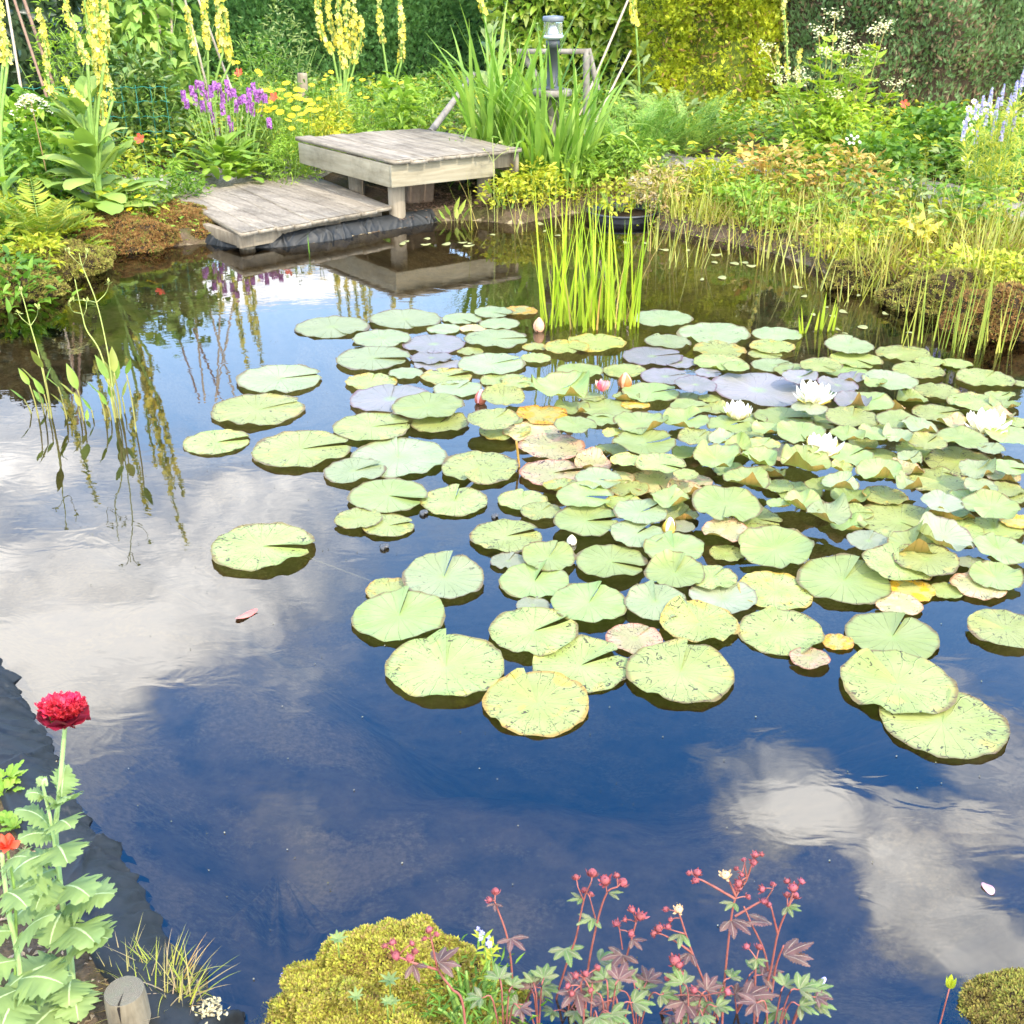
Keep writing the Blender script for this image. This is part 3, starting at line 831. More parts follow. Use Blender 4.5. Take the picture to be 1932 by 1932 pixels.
def pad_mesh(seed, notch, flap, curl, nth=54):
    r_ = np.random.default_rng(seed)
    rings = np.array([.05, .2, .4, .58, .74, .87, .95, 1.0])
    half = -r_.uniform(.0, .05)
    th = np.linspace(half, 2 * pi - half, nth); A = th + notch
    wob = 1 + .018 * np.sin(3 * A + r_.uniform(0, 6)) + .014 * np.sin(7 * A + r_.uniform(0, 6)) + .008 * np.sin(19 * A + r_.uniform(0, 6))
    R = rings[:, None] * (1 + (wob - 1)[None] * rings[:, None] ** 2)
    # lobes at the notch round off
    edge_ = np.minimum(th - half, 2 * pi - half - th); R = R * (1 - .10 * np.exp(-(edge_ / .10) ** 2)[None] * rings[:, None] ** 3)
    z = .012 * rings[:, None] ** 2 - .004
    z = z + rings[:, None] ** 5 * (.014 * np.sin(9 * A + r_.uniform(0, 6)) + .010 * np.sin(14 * A + r_.uniform(0, 6)))[None] * (1 + 3 * curl)
    z = z + .006 * np.abs(np.sin(9.5 * A))[None] * np.sin(pi * rings)[:, None]
    z = z + .010 * np.exp(-np.clip(th - half, 0, 9) / .25)[None] * rings[:, None]
    if curl > .2:
        bx_ = r_.uniform(0, pi); xx = (np.cos(A - bx_)[None] * rings[:, None]); z = z + curl * .32 * np.abs(xx) ** 1.7
    if curl > 0:
        for _ in range(2 + int(curl * 3)):
            c = r_.uniform(0, 2 * pi); s = r_.uniform(.25, .6); d = np.abs((A - c + pi) % (2 * pi) - pi)
            am = curl * r_.uniform(.4, 1.0)
            b = np.exp(-(d / s) ** 2)[None]
            z = z + am * b * np.clip(rings - .45, 0, 1)[:, None] ** 1.5 * 2.6
            R = R * (1 - .16 * min(1, am * 2) * b * np.clip(rings - .5, 0, 1)[:, None] ** 1.5)
    fl_ = [(-pi / 2 + r_.uniform(-.9, .9), r_.uniform(.12, .28), r_.uniform(.03, .075)) for _ in range(r_.integers(1, 4))]
    if curl > .25: fl_.append((-pi / 2 + r_.uniform(-.6, .6), r_.uniform(.3, .5), r_.uniform(.18, .34)))
    for c, s, am in fl_:
        d = np.abs((A - c + pi) % (2 * pi) - pi); b = np.exp(-(d / s) ** 2)[None]; k = np.clip((rings - .62) / .38, 0, 1)[:, None] ** 1.6
        z = z + am * b * k; R = R * (1 - min(.30, am * .8) * b * k)
    if flap > 0:
        e = th - half
        q = np.clip(1 - e / r_.uniform(.4, .75), 0, 1) ** 1.6
        z = z + flap * q[None] * rings[:, None] ** .9 * (1.15 - .45 * rings[:, None])
        R = R * (1 - .12 * min(1, flap * 2.2) * q[None] * rings[:, None])
        z[:, :] += 0
    X = R * np.cos(A)[None]; Y = R * np.sin(A)[None]
    V = np.stack([X, Y, z], -1); nr = len(rings)
    Fq = []
    for i in range(nr - 1):
        for j in range(nth - 1):
            Fq.append((i * nth + j, (i + 1) * nth + j, (i + 1) * nth + j + 1, i * nth + j + 1))
    V = V.reshape(-1, 3); c = len(V)
    V = np.concatenate([V, [(0, 0, -.012)]])
    Ft = [(c, j, j + 1) for j in range(nth - 1)]
    return V, Fq, Ft
LANDMARK = {'pink lily': (1137, 720), 'brown bud': (1179, 716), 'red bud': (906, 745), 'peach bud': (1017, 612), 'leftmost white lily': (1393, 775),
            'rearmost white lily': (1535, 742), 'frontmost white lily': (1553, 840), 'rightmost white lily': (1862, 795), 'yellow bud': (1260, 988),
            'tiny white bud': (1080, 1015), 'tall reed clump': (1120, 600), 'rush clump': (1800, 640), 'red cinquefoil heads': (1290, 1650)}
pads = []
for ln_ in PADS.splitlines():
    f = ln_.split(); u, v = zp(f[0], float(f[1]), float(f[2])); wpx = zw(f[0], float(f[3]))
    pads.append(dict(u=u, v=v, w=wpx, k=f[4], no=float(f[5]), fl=float(f[6]), cu=float(f[7]) * 1.12, rs=float(f[8]) * .85))
keep = []
for p in pads:
    if any(hypot(p['u'] - q['u'], (p['v'] - q['v']) * 2) < .22 * (p['w'] + q['w']) / 2 and .6 < p['w'] / q['w'] < 1.6 for q in keep): continue
    keep.append(p)
pads = keep
r9 = np.random.default_rng(77)      # small leaves wedged between the crowded pads
for _ in range(900):
    u, v = r9.uniform(1010, 1900), r9.uniform(740, 1010); s_ = .55 + .45 * (v - 600) / 500
    w_ = r9.uniform(75, 110) * s_
    if u - 1010 < (v - 740) * .2 or (1090 < u < 1150 and 800 < v < 870) or (1430 < u < 1600 and v > 930): continue
    if all(hypot(u - q['u'], (v - q['v']) * 2.3) > .62 * (w_ + q['w']) / 2 for q in pads):
        pads.append(dict(u=u, v=v, w=w_, k=r9.choice(list('gggccyk')), no=r9.uniform(0, 360), fl=r9.uniform(.05, .15), cu=r9.uniform(.1, .45), rs=0))
dens = lambda p: sum(1 for q in pads if hypot(p['u'] - q['u'], (p['v'] - q['v']) * 2) < 160)
ORD = ['', 'second ', 'third ', 'fourth ', 'fifth ', 'sixth ', 'seventh ', 'eighth ', 'ninth ', 'tenth ', 'eleventh ', 'twelfth ']
for i, p in enumerate(pads):
    p['z'] = .003 + .0009 * ((i * 7) % 13) + (.006 * max(0, dens(p) - 6) ** .8 if p['rs'] > 0 else 0)
    P = at(p['u'], p['v'], p['z']); p['R'] = px2m(p['w'], P) / 2; p['P'] = P
    best = min(LANDMARK.items(), key=lambda kv: hypot(p['u'] - kv[1][0], (p['v'] - kv[1][1]) * 1.8))
    du, dv = p['u'] - best[1][0], (p['v'] - best[1][1]) * 1.8
    p['rel'] = ('right of' if du > 0 else 'left of') if abs(du) > abs(dv) else ('in front of' if dv > 0 else 'behind')
    p['dist'] = hypot(du, dv); p['lm'] = best[0]
    sz = 'large ' if p['R'] > .165 else ('small ' if p['R'] < .085 else '')
    ex = ' with curled-up rim' if p['cu'] >= .3 else (' with raised fold' if p['fl'] >= .2 else '')
    p['base'] = (sz + LOOK[p['k']] + ' lily pad' + ex).strip()
groups = {}
for p in pads: groups.setdefault((p['base'], p['rel'], p['lm']), []).append(p)
for key, ps in groups.items():
    ps.sort(key=lambda q: q['dist'])
    for n_, p in enumerate(ps):
        o_ = '' if len(ps) == 1 else (ORD[n_] + 'nearest ')
        p['label'] = f"{key[0]}, {o_}{key[1]} {key[2]}"
for i, p in enumerate(pads):
    notch = radians(p['no'] + random.uniform(-8, 8))
    V, Fq, Ft = pad_mesh(100 + i, notch, p['fl'], p['cu'])
    mb = MB(); mb.add(V, Fq, Ft)
    o = mb.build('lily_pad', PM[p['k']])
    o.location = p['P']; o.scale = (p['R'], p['R'], p['R'])
    zt = radians(p['rs']); o.rotation_euler = (zt, radians(random.uniform(-1, 1)) * (1 + p['rs'] * .5), 0)
    if p['rs'] > 0: o.location.z += sin(zt) * p['R'] * .75
    tag(o, p['label'], 'lily pad', 'lily pads floating on the pond')

# ------------------------------------------------------------------ lily flowers and buds
WHITE = leafmat('white_petal', [(.80, .80, .76), (.86, .86, .83)], rough=.5, trans=.25)
SEPAL = leafmat('olive_sepal', [(.42, .33, .06), (.52, .45, .12)], rough=.5, trans=.15)
PINKP = leafmat('pink_petal', [(.72, .10, .30), (.80, .42, .52), (.78, .62, .60)], rough=.5, trans=.25)
YSTAM = leafmat('yellow_stamen', [(.75, .50, .05), (.8, .6, .1)], trans=.1)
def lily(u, v, wpx, label, mats, n=(6, 8, 8, 6), name='water_lily', openess=1.0, z=.03, cat='water lily'):
    P = at(u, v, z + .03); R = px2m(wpx, P) / 2
    t = thing(name, label, cat, (P.x, P.y, z), group='lily flowers and buds')
    b = np.array([P.x, P.y, z])
    mb = MB(); rings = [(.30, 1.05), (.62, 1.05), (.92, .98), (1.2, .85)]
    for j, (el, L) in enumerate(rings):
        k = n[j]
        if not k: continue
        az = np.arange(k) * 2 * pi / k + j * .45 + rng.normal(0, .08, k)
        el_ = pi / 2 - (pi / 2 - el) * openess
        blades(mb, b + np.stack([np.cos(az), np.sin(az), 0 * az], -1) * R * .12, az, R * L * rng.uniform(.93, 1.07, k), el_ + rng.normal(0, .05, k), .38, R * .50, n=7, shape='petal', fold=.45)
    mb.build('petals', mats[0], t)
    mb = MB(); az = np.arange(4) * pi / 2 + .6
    blades(mb, b + np.stack([np.cos(az), np.sin(az), 0 * az - .03], -1) * R * .12, az, R * 1.0, pi / 2 - (pi / 2 - .22) * openess, .35, R * .5, n=7, shape='petal', fold=.4)
    mb.build('sepals', mats[1], t)
    mb = MB(); k = 40; az = rng.uniform(0, 2 * pi, k)
    blades(mb, b + np.array([0, 0, R * .1]), az, R * rng.uniform(.35, .5, k), rng.uniform(.8, 1.5, k), .3, R * .06, n=3, shape='blade')
    mb.build('stamens', YSTAM, t)
    return t
lily(1393, 776, 66, 'white water lily half hidden by olive sepals, left of the other open white lilies', (WHITE, SEPAL), openess=.72, z=.06)
lily(1535, 744, 82, 'open white water lily at the back beside the large purple-grey pad', (WHITE, SEPAL), openess=.95, z=.06)
lily(1553, 842, 80, 'open white water lily in front, among curled green pads', (WHITE, SEPAL), openess=.85, z=.085)
lily(1862, 800, 92, 'widest open white water lily near the right edge, beside a closing bud', (WHITE, SEPAL), openess=1.0)
lily(1137, 724, 44, 'pink water lily opening between green pads', (PINKP, leafmat('pinkish_sepal', [(.75, .55, .45), (.6, .30, .16)], trans=.1)), n=(0, 5, 6, 5), openess=.62)
def bud(u, v, wpx, hpx, label, mat, tipmat=None, lean=(0, 0), name='lily_bud', z=.0):
    P = at(u, v + hpx / 2, z); s = px2m(1, P); R = wpx / 2 * s; hh = hpx * s * 1.12
    t = thing(name, label, 'lily bud', tuple(P), group='lily flowers and buds')
    c = np.array([P.x, P.y, z])
    mb = MB(); k = 5; az = np.arange(k) * 2 * pi / k + random.random()
    q = np.linspace(0, 1, 9); prf = [(R * .98 * sin(pi * (x ** .8) * .98 + .03) ** .75, hh * x - .01) for x in q]
    lathe(mb, c, prf, 14); V = mb.v[0]; hgt = (V[:, 2] - z) / hh
    V[:, 0] += lean[0] * hgt ** 1.3 * hh; V[:, 1] += lean[1] * hgt ** 1.3 * hh
    mb.build('petals', tipmat or mat, t)
    mb = MB()
    for a in np.arange(4) * pi / 2 + .35:      # closed sepals wrapped round the bud
        V = []; rows = 9; Fq = []
        for i in range(rows):
            x = i / (rows - 1) * .9; rr = R * 1.05 * sin(pi * (x ** .8) * .98 + .03) ** .75 + .0006; wd = .62 * (1 - x ** 2.5) + .04
            for s_ in (-1, -.5, 0, .5, 1):
                V.append((c[0] + rr * cos(a + wd * s_) + lean[0] * x ** 1.3 * hh, c[1] + rr * sin(a + wd * s_) + lean[1] * x ** 1.3 * hh, z + hh * x - .009))
        for i in range(rows - 1):
            for j in range(4): Fq.append((i * 5 + j, i * 5 + j + 1, (i + 1) * 5 + j + 1, (i + 1) * 5 + j))
        mb.add(V, Fq)
    mb.build('sepals', mat, t)
    return t
REDB = plain('red_sepal', (.42, .07, .06), (.60, .22, .13), rough=.45, scale=30)
BRNB = plain('brown_sepal', (.30, .10, .03), (.45, .18, .05), rough=.4, scale=25)
PEACH = plain('peach_sepal', (.62, .30, .17), (.75, .45, .28), rough=.45, scale=30)
OCHR = plain('ochre_sepal', (.62, .40, .05), (.72, .55, .12), rough=.4, scale=20)
CREAM = plain('cream_petal', (.78, .72, .50), (.82, .78, .62), rough=.5)
bud(1179, 716, 26, 32, 'plump brown lily bud beside the pink water lily', BRNB, PEACH)
bud(906, 746, 22, 30, 'pinkish red lily bud on the left edge of the crowded pads', REDB, PINKP, (.1, 0))
bud(1017, 611, 21, 28, 'peach coloured lily bud alone on dark water left of the reed clump', PEACH, PEACH)
bud(1260, 988, 25, 36, 'upright ochre yellow lily bud with white tip among the front pads', OCHR, CREAM, (.1, 0))
bud(1830, 797, 24, 38, 'closing white lily bud with ochre sepal left of the widest white lily', OCHR, WHITE, (.08, 0))
bud(1079, 1014, 18, 22, 'tiny cream lily bud just breaking the water below a green pad', CREAM, CREAM)
t_ = MB(); tubes(t_, smooth_path([atY(981, 905, at(981, 905).y) - Vector((0, 0, .1)), at(979, 880), atY(974, 832, at(979, 880).y)], 8), .006, .004)
tag(t_.build('lily_stalk', STALK, origin=tuple(at(979, 880))), 'bare orange brown lily stalk standing beside a pinkish worn pad', 'lily stalk')

# ------------------------------------------------------------------ floating bits
def flake(u, v, wpx, label, cat, name, mat, seed, group=None, dome=.12, z=.004, asp=.6):
    P = at(u, v, z); R = px2m(wpx, P) / 2; r_ = np.random.default_rng(seed)
    mb = MB(); n = 16; a = np.arange(n) * 2 * pi / n; ph = r_.uniform(0, 6)
    rr = 1 + .13 * np.sin(2 * a + ph) + .08 * np.sin(3 * a + ph * 2); ro = r_.uniform(0, pi)
    V = [(0, 0, R * dome)]
    for s_ in (.5, 1):
        for q, k in zip(a, rr):
            x, y = R * s_ * k * cos(q), R * s_ * k * sin(q) * asp
            V.append((x * cos(ro) - y * sin(ro), x * sin(ro) + y * cos(ro), R * dome * (1 - s_ ** 2) + R * .1 * sin(q * 2 + ph) * s_))
    Ft = [(0, 1 + j, 1 + (j + 1) % n) for j in range(n)]; Fq = [(1 + j, 1 + n + j, 1 + n + (j + 1) % n, 1 + (j + 1) % n) for j in range(n)]
    mb.add(V, Fq, Ft); o = mb.build(name, mat); o.location = P
    tag(o, label, cat, group); return o
LILAC = plain('lilac_petal', (.38, .32, .62), (.50, .44, .70), rough=.5)
flake(538, 1840, 19, 'lilac petal floating near the mossy mound', 'petal', 'flower_petal', LILAC, 1, 'loose petals on the water', .25)
flake(1552, 1851, 20, 'lilac petal floating on dark water beside the red cinquefoil stems', 'petal', 'flower_petal', LILAC, 2, 'loose petals on the water', .3)
flake(464, 1160, 46, 'pink fallen leaf floating alone on the open water', 'fallen leaf', 'fallen_leaf', plain('pink_leaf', (.52, .10, .10), (.58, .22, .18), spec=.08), 3, None, .15, .004, .38)
flake(1865, 1676, 32, 'pale pink submerged petal cluster at the right foreground', 'petal', 'flower_petal', plain('rose_petal', (.40, .16, .24), (.50, .34, .38)), 4, 'loose petals on the water', .1, .002)
SNAIL = plain('snail_shell', (.03, .032, .035), (.12, .12, .12), rough=.3, scale=40)
def snail(u, v, wpx, label):
    P = at(u, v, 0.0); R = px2m(wpx, P) / 2; mb = MB()
    q = np.linspace(0, 5.5 * pi, 60); rr = R * .32 * np.exp(-.11 * q[::-1]) + .0008; rad = R * .62 * np.exp(-.11 * q[::-1])
    pts = np.stack([P.x + rad * np.cos(q), P.y + rad * np.sin(q), .004 + R * .35 * (1 - rad / rad.max())], -1)
    d = nrm(np.gradient(pts, axis=0)); x = nrm(np.cross(d, np.array([0, 0, 1.0]))); y = np.cross(d, x); a = np.arange(8) * pi / 4
    V = pts[:, None] + rr[:, None, None] * (np.cos(a)[None, :, None] * x[:, None] + np.sin(a)[None, :, None] * y[:, None])
    k = np.arange(59)[:, None] * 8; j = np.arange(8)[None]
    mb.add(V.reshape(-1, 3), np.stack([k + j, k + (j + 1) % 8, k + 8 + (j + 1) % 8, k + 8 + j], -1).reshape(-1, 4))
    tag(mb.build('pond_snail', SNAIL, origin=tuple(P)), label, 'pond snail', 'pond snails at the surface')
snail(727, 1034, 26, 'roundest dark pond snail on open water below two small overlapping pads')
snail(801, 970, 24, 'dark pond snail floating between two green pads')
snail(935, 976, 20, 'dark pond snail floating left of the crowded green pads')
snail(244, 1681 - 2, 12, 'small pale snail on the rubber liner fold')
FLT = leafmat('floating_leaf', [(.22, .26, .08), (.30, .31, .14), (.20, .12, .05), (.16, .21, .04)], trans=.1, spec=.1)
FL = [zp('V', *p) for p in [(120, 1105), (205, 1108), (288, 1137), (530, 1160), (520, 1195), (610, 1200), (655, 1195), (555, 1265), (465, 1273), (930, 1350), (905, 1308), (1180, 1345), (1290, 1330), (970, 1432), (1110, 1420), (1300, 1428), (1195, 1490), (1115, 1518), (1085, 1500), (1410, 1515), (1060, 1440), (1030, 1400), (400, 1140), (690, 1210)]]
FL += [zp('U', *p) for p in [(590, 1330), (565, 1345), (700, 1316), (695, 1348), (805, 1347), (895, 1338), (940, 1342), (935, 1355), (1350, 1275), (1420, 1300), (1330, 1235), (1060, 1295)]]
FL.sort()
NTH = ['leftmost', 'second from left', 'third from left', 'fourth from left', 'fifth from left', 'sixth from left', 'seventh from left', 'eighth from left', 'ninth from left', 'tenth from left', 'eleventh from left', 'twelfth from left', 'thirteenth from left', 'fourteenth from left', 'fifteenth from left', 'sixteenth from left', 'seventeenth from left', 'eighteenth from left', 'nineteenth from left', 'twentieth from left']
def nth(i, n):
    if i < 18: return NTH[i]
    r = n - 1 - i
    return 'rightmost' if r == 0 else NTH[r].replace('left', 'right') if r < 18 else NTH[i]
for i, (u, v) in enumerate(FL):
    flake(u, v, random.uniform(12, 26), f'small floating oval leaf on dark water by the far bank, {nth(i, len(FL))}', 'floating leaf', 'floating_leaf', FLT, 20 + i, 'small oval leaves floating by the far bank', .05, .003, random.uniform(.45, .8))

# tiny flecks of pollen and debris on the surface
P_ = np.stack([rng.uniform(-2.4, 2.2, 900), rng.uniform(1.4, 6.0, 900)], -1); P_ = P_[sdf(P_) < -.05]; k = len(P_); az = rng.uniform(0, 2 * pi, k); l = rng.uniform(.0015, .0055, k)
mb = MB(); scatter(mb, tpl(2, 'ovate', .1, .0), np.column_stack([P_, np.full(k, .0025)]), np.stack([np.cos(az), np.sin(az), 0 * az], -1), l, l * .8, up=np.array([0, 0, 1.0]))
tag(mb.build('surface_debris', leafmat('fleck', [(.10, .09, .05), (.25, .24, .18), (.18, .18, .08), (.06, .05, .04)], trans=0, spec=.1)), 'tiny pale and dark flecks of debris floating on the water', 'debris', kind='stuff')
mb = MB(); tubes(mb, smooth_path([at(570, 1048, -.012), at(650, 1078, -.03), at(730, 1108, -.02)], 8), .0035, .003)
tag(mb.build('lily_stalk', plain('pale_stalk_under', (.42, .40, .22), (.5, .48, .3)), origin=tuple(at(650, 1078, -.03))), 'long pale stalk under the water leading from the lone left pad', 'lily stalk')
# ------------------------------------------------------------------ timber
def timber(name, c1, c2, c3, stretch, groove=0.0, rough=.8):
    m, nt, nd, lk = newmat(name)
    tc = N(nt, 'ShaderNodeTexCoord'); mp = N(nt, 'ShaderNodeMapping'); mp.inputs['Scale'].default_value = stretch
    lk.new(tc.outputs['Object'], mp.inputs[0])
    a = N(nt, 'ShaderNodeTexNoise', i_Scale=1.0, i_Detail=9.0, i_Roughness=.68, i_Distortion=.4); lk.new(mp.outputs[0], a.inputs[0])
    b = N(nt, 'ShaderNodeTexNoise', i_Scale=3.2, i_Detail=6.0, i_Roughness=.7); lk.new(tc.outputs['Object'], b.inputs[0])
    geo = N(nt, 'ShaderNodeNewGeometry')
    r = ramp(nt, [(.28, c1), (.5, c2), (.72, c3)]); lk.new(a.outputs[0], r.inputs[0])
    st = ramp(nt, [(.36, (1, 1, 1)), (.5, (0, 0, 0))]); lk.new(b.outputs[0], st.inputs[0])
    c = mixc(nt, math_(nt, 'MULTIPLY', st.outputs[0], .45), r.outputs[0], tuple(x * .45 for x in c1))
    hs = N(nt, 'ShaderNodeHueSaturation'); lk.new(c, hs.inputs['Color']); lk.new(math_(nt, 'ADD', math_(nt, 'MULTIPLY', geo.outputs['Random Per Island'], .5), .76), hs.inputs['Value'])
    pb = N(nt, 'ShaderNodeBsdfPrincipled', i_Roughness=rough); pb.inputs['Specular IOR Level'].default_value = .25
    lk.new(hs.outputs[0], pb.inputs['Base Color'])
    bp = N(nt, 'ShaderNodeBump', i_Strength=.6, i_Distance=.004); lk.new(a.outputs[0], bp.inputs['Height']); lk.new(bp.outputs[0], pb.inputs['Normal'])
    o = N(nt, 'ShaderNodeOutputMaterial'); lk.new(pb.outputs[0], o.inputs[0])
    return m
DECKW = timber('weathered_decking', (.115, .095, .07), (.235, .20, .15), (.34, .30, .235), (34, 2.2, 34))
FASC = timber('pale_fascia_board', (.24, .20, .125), (.34, .295, .20), (.42, .375, .27), (2.2, 30, 30))
POSTW = timber('old_post', (.14, .11, .075), (.25, .205, .145), (.34, .29, .21), (28, 28, 2.5))
GREYW = timber('grey_rail', (.13, .11, .09), (.22, .195, .165), (.30, .27, .24), (10, 10, 10))

def deck(name, label, A, B, Bk, zt, thick, fascia, legs, npl, stub=None):
    """A front-left, B front-right, Bk back-left (2D); planks run front-back with ribbed tops"""
    A, B, Bk = [np.array(q, float) for q in (A, B, Bk)]
    W = np.linalg.norm(B - A); ex = (B - A) / W; ey = np.array([-ex[1], ex[0]])
    Ln = float((Bk - A) @ ey)
    t = thing(name, label, 'deck', (A[0], A[1], zt), group=None); t.rotation_euler = (0, 0, atan2(ex[1], ex[0]))
    SH = float((Bk - A) @ ex) / Ln; pw = W / npl; gap = .008
    mb = MB(); r_ = np.random.default_rng(int(zt * 1000))
    for i in range(npl):
        x0, x1 = i * pw + gap / 2, (i + 1) * pw - gap / 2
        nr = 8; xs_ = np.linspace(x0, x1, nr * 2 + 1)
        prz = np.array([0 if k % 2 == 0 else -.0045 for k in range(len(xs_))])
        zoff = r_.normal(0, .002); y0 = -.035 + r_.normal(0, .010); y1 = Ln + r_.normal(0, .015); warp = r_.normal(0, .002)
        ysn = np.linspace(y0, y1, 9); V = []; Fq = []
        for k, yy in enumerate(ysn):
            for x, z in zip(xs_, prz): V.append((x + SH * yy, yy, z + zoff + warp * sin(k) ))
            V.append((x1 + SH * yy, yy, -.026 + zoff)); V.append((x0 + SH * yy, yy, -.026 + zoff))
        m = len(xs_) + 2
        for k in range(8):
            for j in range(m):
                j2 = (j + 1) % m; Fq.append((k * m + j, k * m + j2, (k + 1) * m + j2, (k + 1) * m + j))
        n0 = mb.n; mb.add(V, Fq)
        Ft = [(0, j + 1, j) for j in range(1, m - 1)]
        mb.t.append(np.array([(n0 + 0, n0 + j + 1, n0 + j) for j in range(1, m - 1)]))
    o = mb.build('decking', DECKW, smooth=False); o.parent = t
    zb = -.030
    def part(nm, bx, mat):
        mm = MB()
        for b in bx: box(mm, *b)
        oo = mm.build(nm, mat, smooth=False); oo.parent = t
        md = oo.modifiers.new('bevel', 'BEVEL'); md.width = .003; md.segments = 2
        return oo
    if fascia:
        part('fascia', [((0, -.001, zb - fascia), (W * .80, 0, 0), (0, .026, 0), (0, 0, fascia))], FASC)
        part('fascia', [((.0, .027, zb - fascia - .002), (.026, 0, 0), (SH * Ln, Ln - .04, 0), (0, 0, fascia + .002))], timber('side_fascia', (.24, .20, .125), (.34, .295, .20), (.42, .375, .27), (30, 2.2, 30)))
        part('fascia', [((W - .03, .0, zb - fascia), (.026, 0, 0), (0, Ln - .02, 0), (0, 0, fascia))], POSTW)
        part('joist', [((W * .81, .05, zb - fascia * .7), (W * .16, 0, 0), (0, .04, 0), (0, 0, fascia * .7))], POSTW)
    else:
        part('joist', [((.02, .03, zb - .075), (W - .06, 0, 0), (0, .045, 0), (0, 0, .075))], POSTW)
        part('joist', [((.02, Ln - .2, zb - .075), (W - .06, 0, 0), (0, .045, 0), (0, 0, .075))], POSTW)
        part('joist', [((.03, .08, zb - .071), (.045, 0, 0), (0, Ln - .3, 0), (0, 0, .071))], POSTW)
    for (lx, ly, r) in legs:
        mm = MB(); p = np.array([[lx, ly, -zt - .1], [lx, ly, -zt * .6], [lx, ly, -.03]]); tubes(mm, p, r, r, 14)
        oo = mm.build('post', POSTW); oo.parent = t
    return t
def g2(u, v, z): p = at(u, v, z); return (p.x, p.y)
deck('low_deck', 'low weathered ribbed wooden deck jutting over the water in front of the raised deck', g2(450, 438, .13), g2(735, 388, .13), g2(318, 365, .13), .13, .026, 0, [(.12, .12, .05), (.95, .5, .05)], 9)
UA, UB, UC = g2(737, 303, .43), g2(980, 279, .43), g2(560, 260, .43)
deck('raised_deck', 'raised weathered wooden deck with pale fascia boards standing on round posts', UA, UB, UC, .43, .026, .135, [(.10, .14, .055), (.12, .78, .055), (.80, .22, .05), (.82, .85, .05)], 8)
BRICK = plain('old_brick', (.14, .095, .065), (.24, .17, .115), rough=.9, scale=18, bump=.5)
def brick(u, v, Y, label, yaw):
    p = atY(u, v, Y); mb = MB()
    box(mb, (-.05, -.04, 0), (.10, 0, 0), (0, .085, 0), (0, 0, .14)); o = mb.build('brick', BRICK, smooth=False); o.location = (p.x, Y, gzp(p.x, Y) - .005); o.rotation_euler = (0, radians(8), yaw)
    md = o.modifiers.new('bevel', 'BEVEL'); md.width = .008; md.segments = 2
    tag(o, label, 'brick', 'bricks under the raised deck')
brick(776, 390, 7.75, 'left of two worn bricks standing under the raised deck', .5)
brick(800, 385, 7.82, 'right of two worn bricks standing under the raised deck', .4)

# ------------------------------------------------------------------ garden lamp on its timber post
LX, LY = xat(1041, 8.3, .5), 8.3; LZ = gzp(LX, LY)
t = thing('timber_post', 'timber post with round cap carrying the bollard lamp among tall reeds', 'post', (LX, LY, LZ))
mb = MB(); tubes(mb, [(LX, LY, LZ - .05), (LX, LY, .4), (LX, LY, .70)], .052, .048, 12); mb.build('shaft', GREYW, t)
mb = MB(); lathe(mb, (LX, LY, .695), [(.001, .0), (.125, 0), (.135, .008), (.135, .034), (.128, .042), (.001, .043)], 28); mb.build('cap', GREYW, t)
DGR = plain('dark_grey_metal', (.035, .04, .045), (.055, .06, .065), rough=.45, spec=.5)
LGLASS, nt_, nd_, lk_ = newmat('lamp_glass')
pb = N(nt_, 'ShaderNodeBsdfPrincipled', i_Roughness=.06, i_IOR=1.45); pb.inputs['Transmission Weight'].default_value = .9; pb.inputs['Base Color'].default_value = (.92, .95, .97, 1)
o_ = N(nt_, 'ShaderNodeOutputMaterial'); lk_.new(pb.outputs[0], o_.inputs[0])
LB = .738
t = thing('bollard_lamp', 'dark grey bollard garden lamp with ribbed clear glass head above the reeds', 'lamp', (LX, LY, LB))
c = (LX, LY, LB)
mb = MB(); lathe(mb, c, [(.001, 0), (.082, 0), (.082, .008), (.05, .016), (.038, .022), (.038, .26), (.048, .262), (.048, .31), (.036, .315), (.001, .315)], 28); mb.build('stem', DGR, t, smooth=False)
mb = MB(); lathe(mb, c, [(.03, .312), (.066, .325), (.070, .33), (.070, .342), (.03, .343)], 28); mb.build('lamp_base', plain('pale_grey_metal', (.45, .47, .50), (.52, .54, .56), rough=.4), t)
mb = MB(); lathe(mb, c, [(.062 + .004 * (k % 2), .344 + .012 * k) for k in range(8)], 28); mb.build('glass', LGLASS, t)
mb = MB(); lathe(mb, c, [(.001, .343), (.022, .343), (.026, .36), (.018, .385), (.012, .40), (.001, .405)], 16); mb.build('lamp_bulb', plain('white_bulb', (.8, .8, .8), rough=.3), t)
mb = MB(); lathe(mb, c, [(.03, .426), (.069, .428), (.071, .432), (.071, .452), (.066, .458), (.03, .462), (.001, .463)], 28); mb.build('lamp_cap', plain('slate_metal', (.12, .135, .155), (.15, .165, .19), rough=.4, spec=.5), t, smooth=False)

# ------------------------------------------------------------------ rustic hand rail, canes, fence
def pole(mb, a, b, r0, r1=None, sides=8, bend=.0):
    a, b = Vector(a), Vector(b); m = a.lerp(b, .5) + Vector((bend, 0, 0))
    tubes(mb, smooth_path([a, m, b], 5), r0, r1 or r0, sides)
t = thing('rustic_hand_rail', 'grey rustic timber hand rail with post and braces behind the tall reeds', 'hand rail', tuple(atY(1105, 200, 9.4)))
mb = MB(); box(mb, atY(975, 102, 9.4), Vector((.56, .0, 0)), Vector((0, .06, 0)), Vector((0, 0, .034))); mb.build('rail', GREYW, t, smooth=False)
mb = MB(); pole(mb, atY(1107, 260, 9.42), atY(1106, 92, 9.42), .026, .026); mb.build('post', GREYW, t)
mb = MB(); pole(mb, atY(1128, 170, 9.46), atY(1110, 92, 9.5), .022, .022); mb.build('brace', GREYW, t)
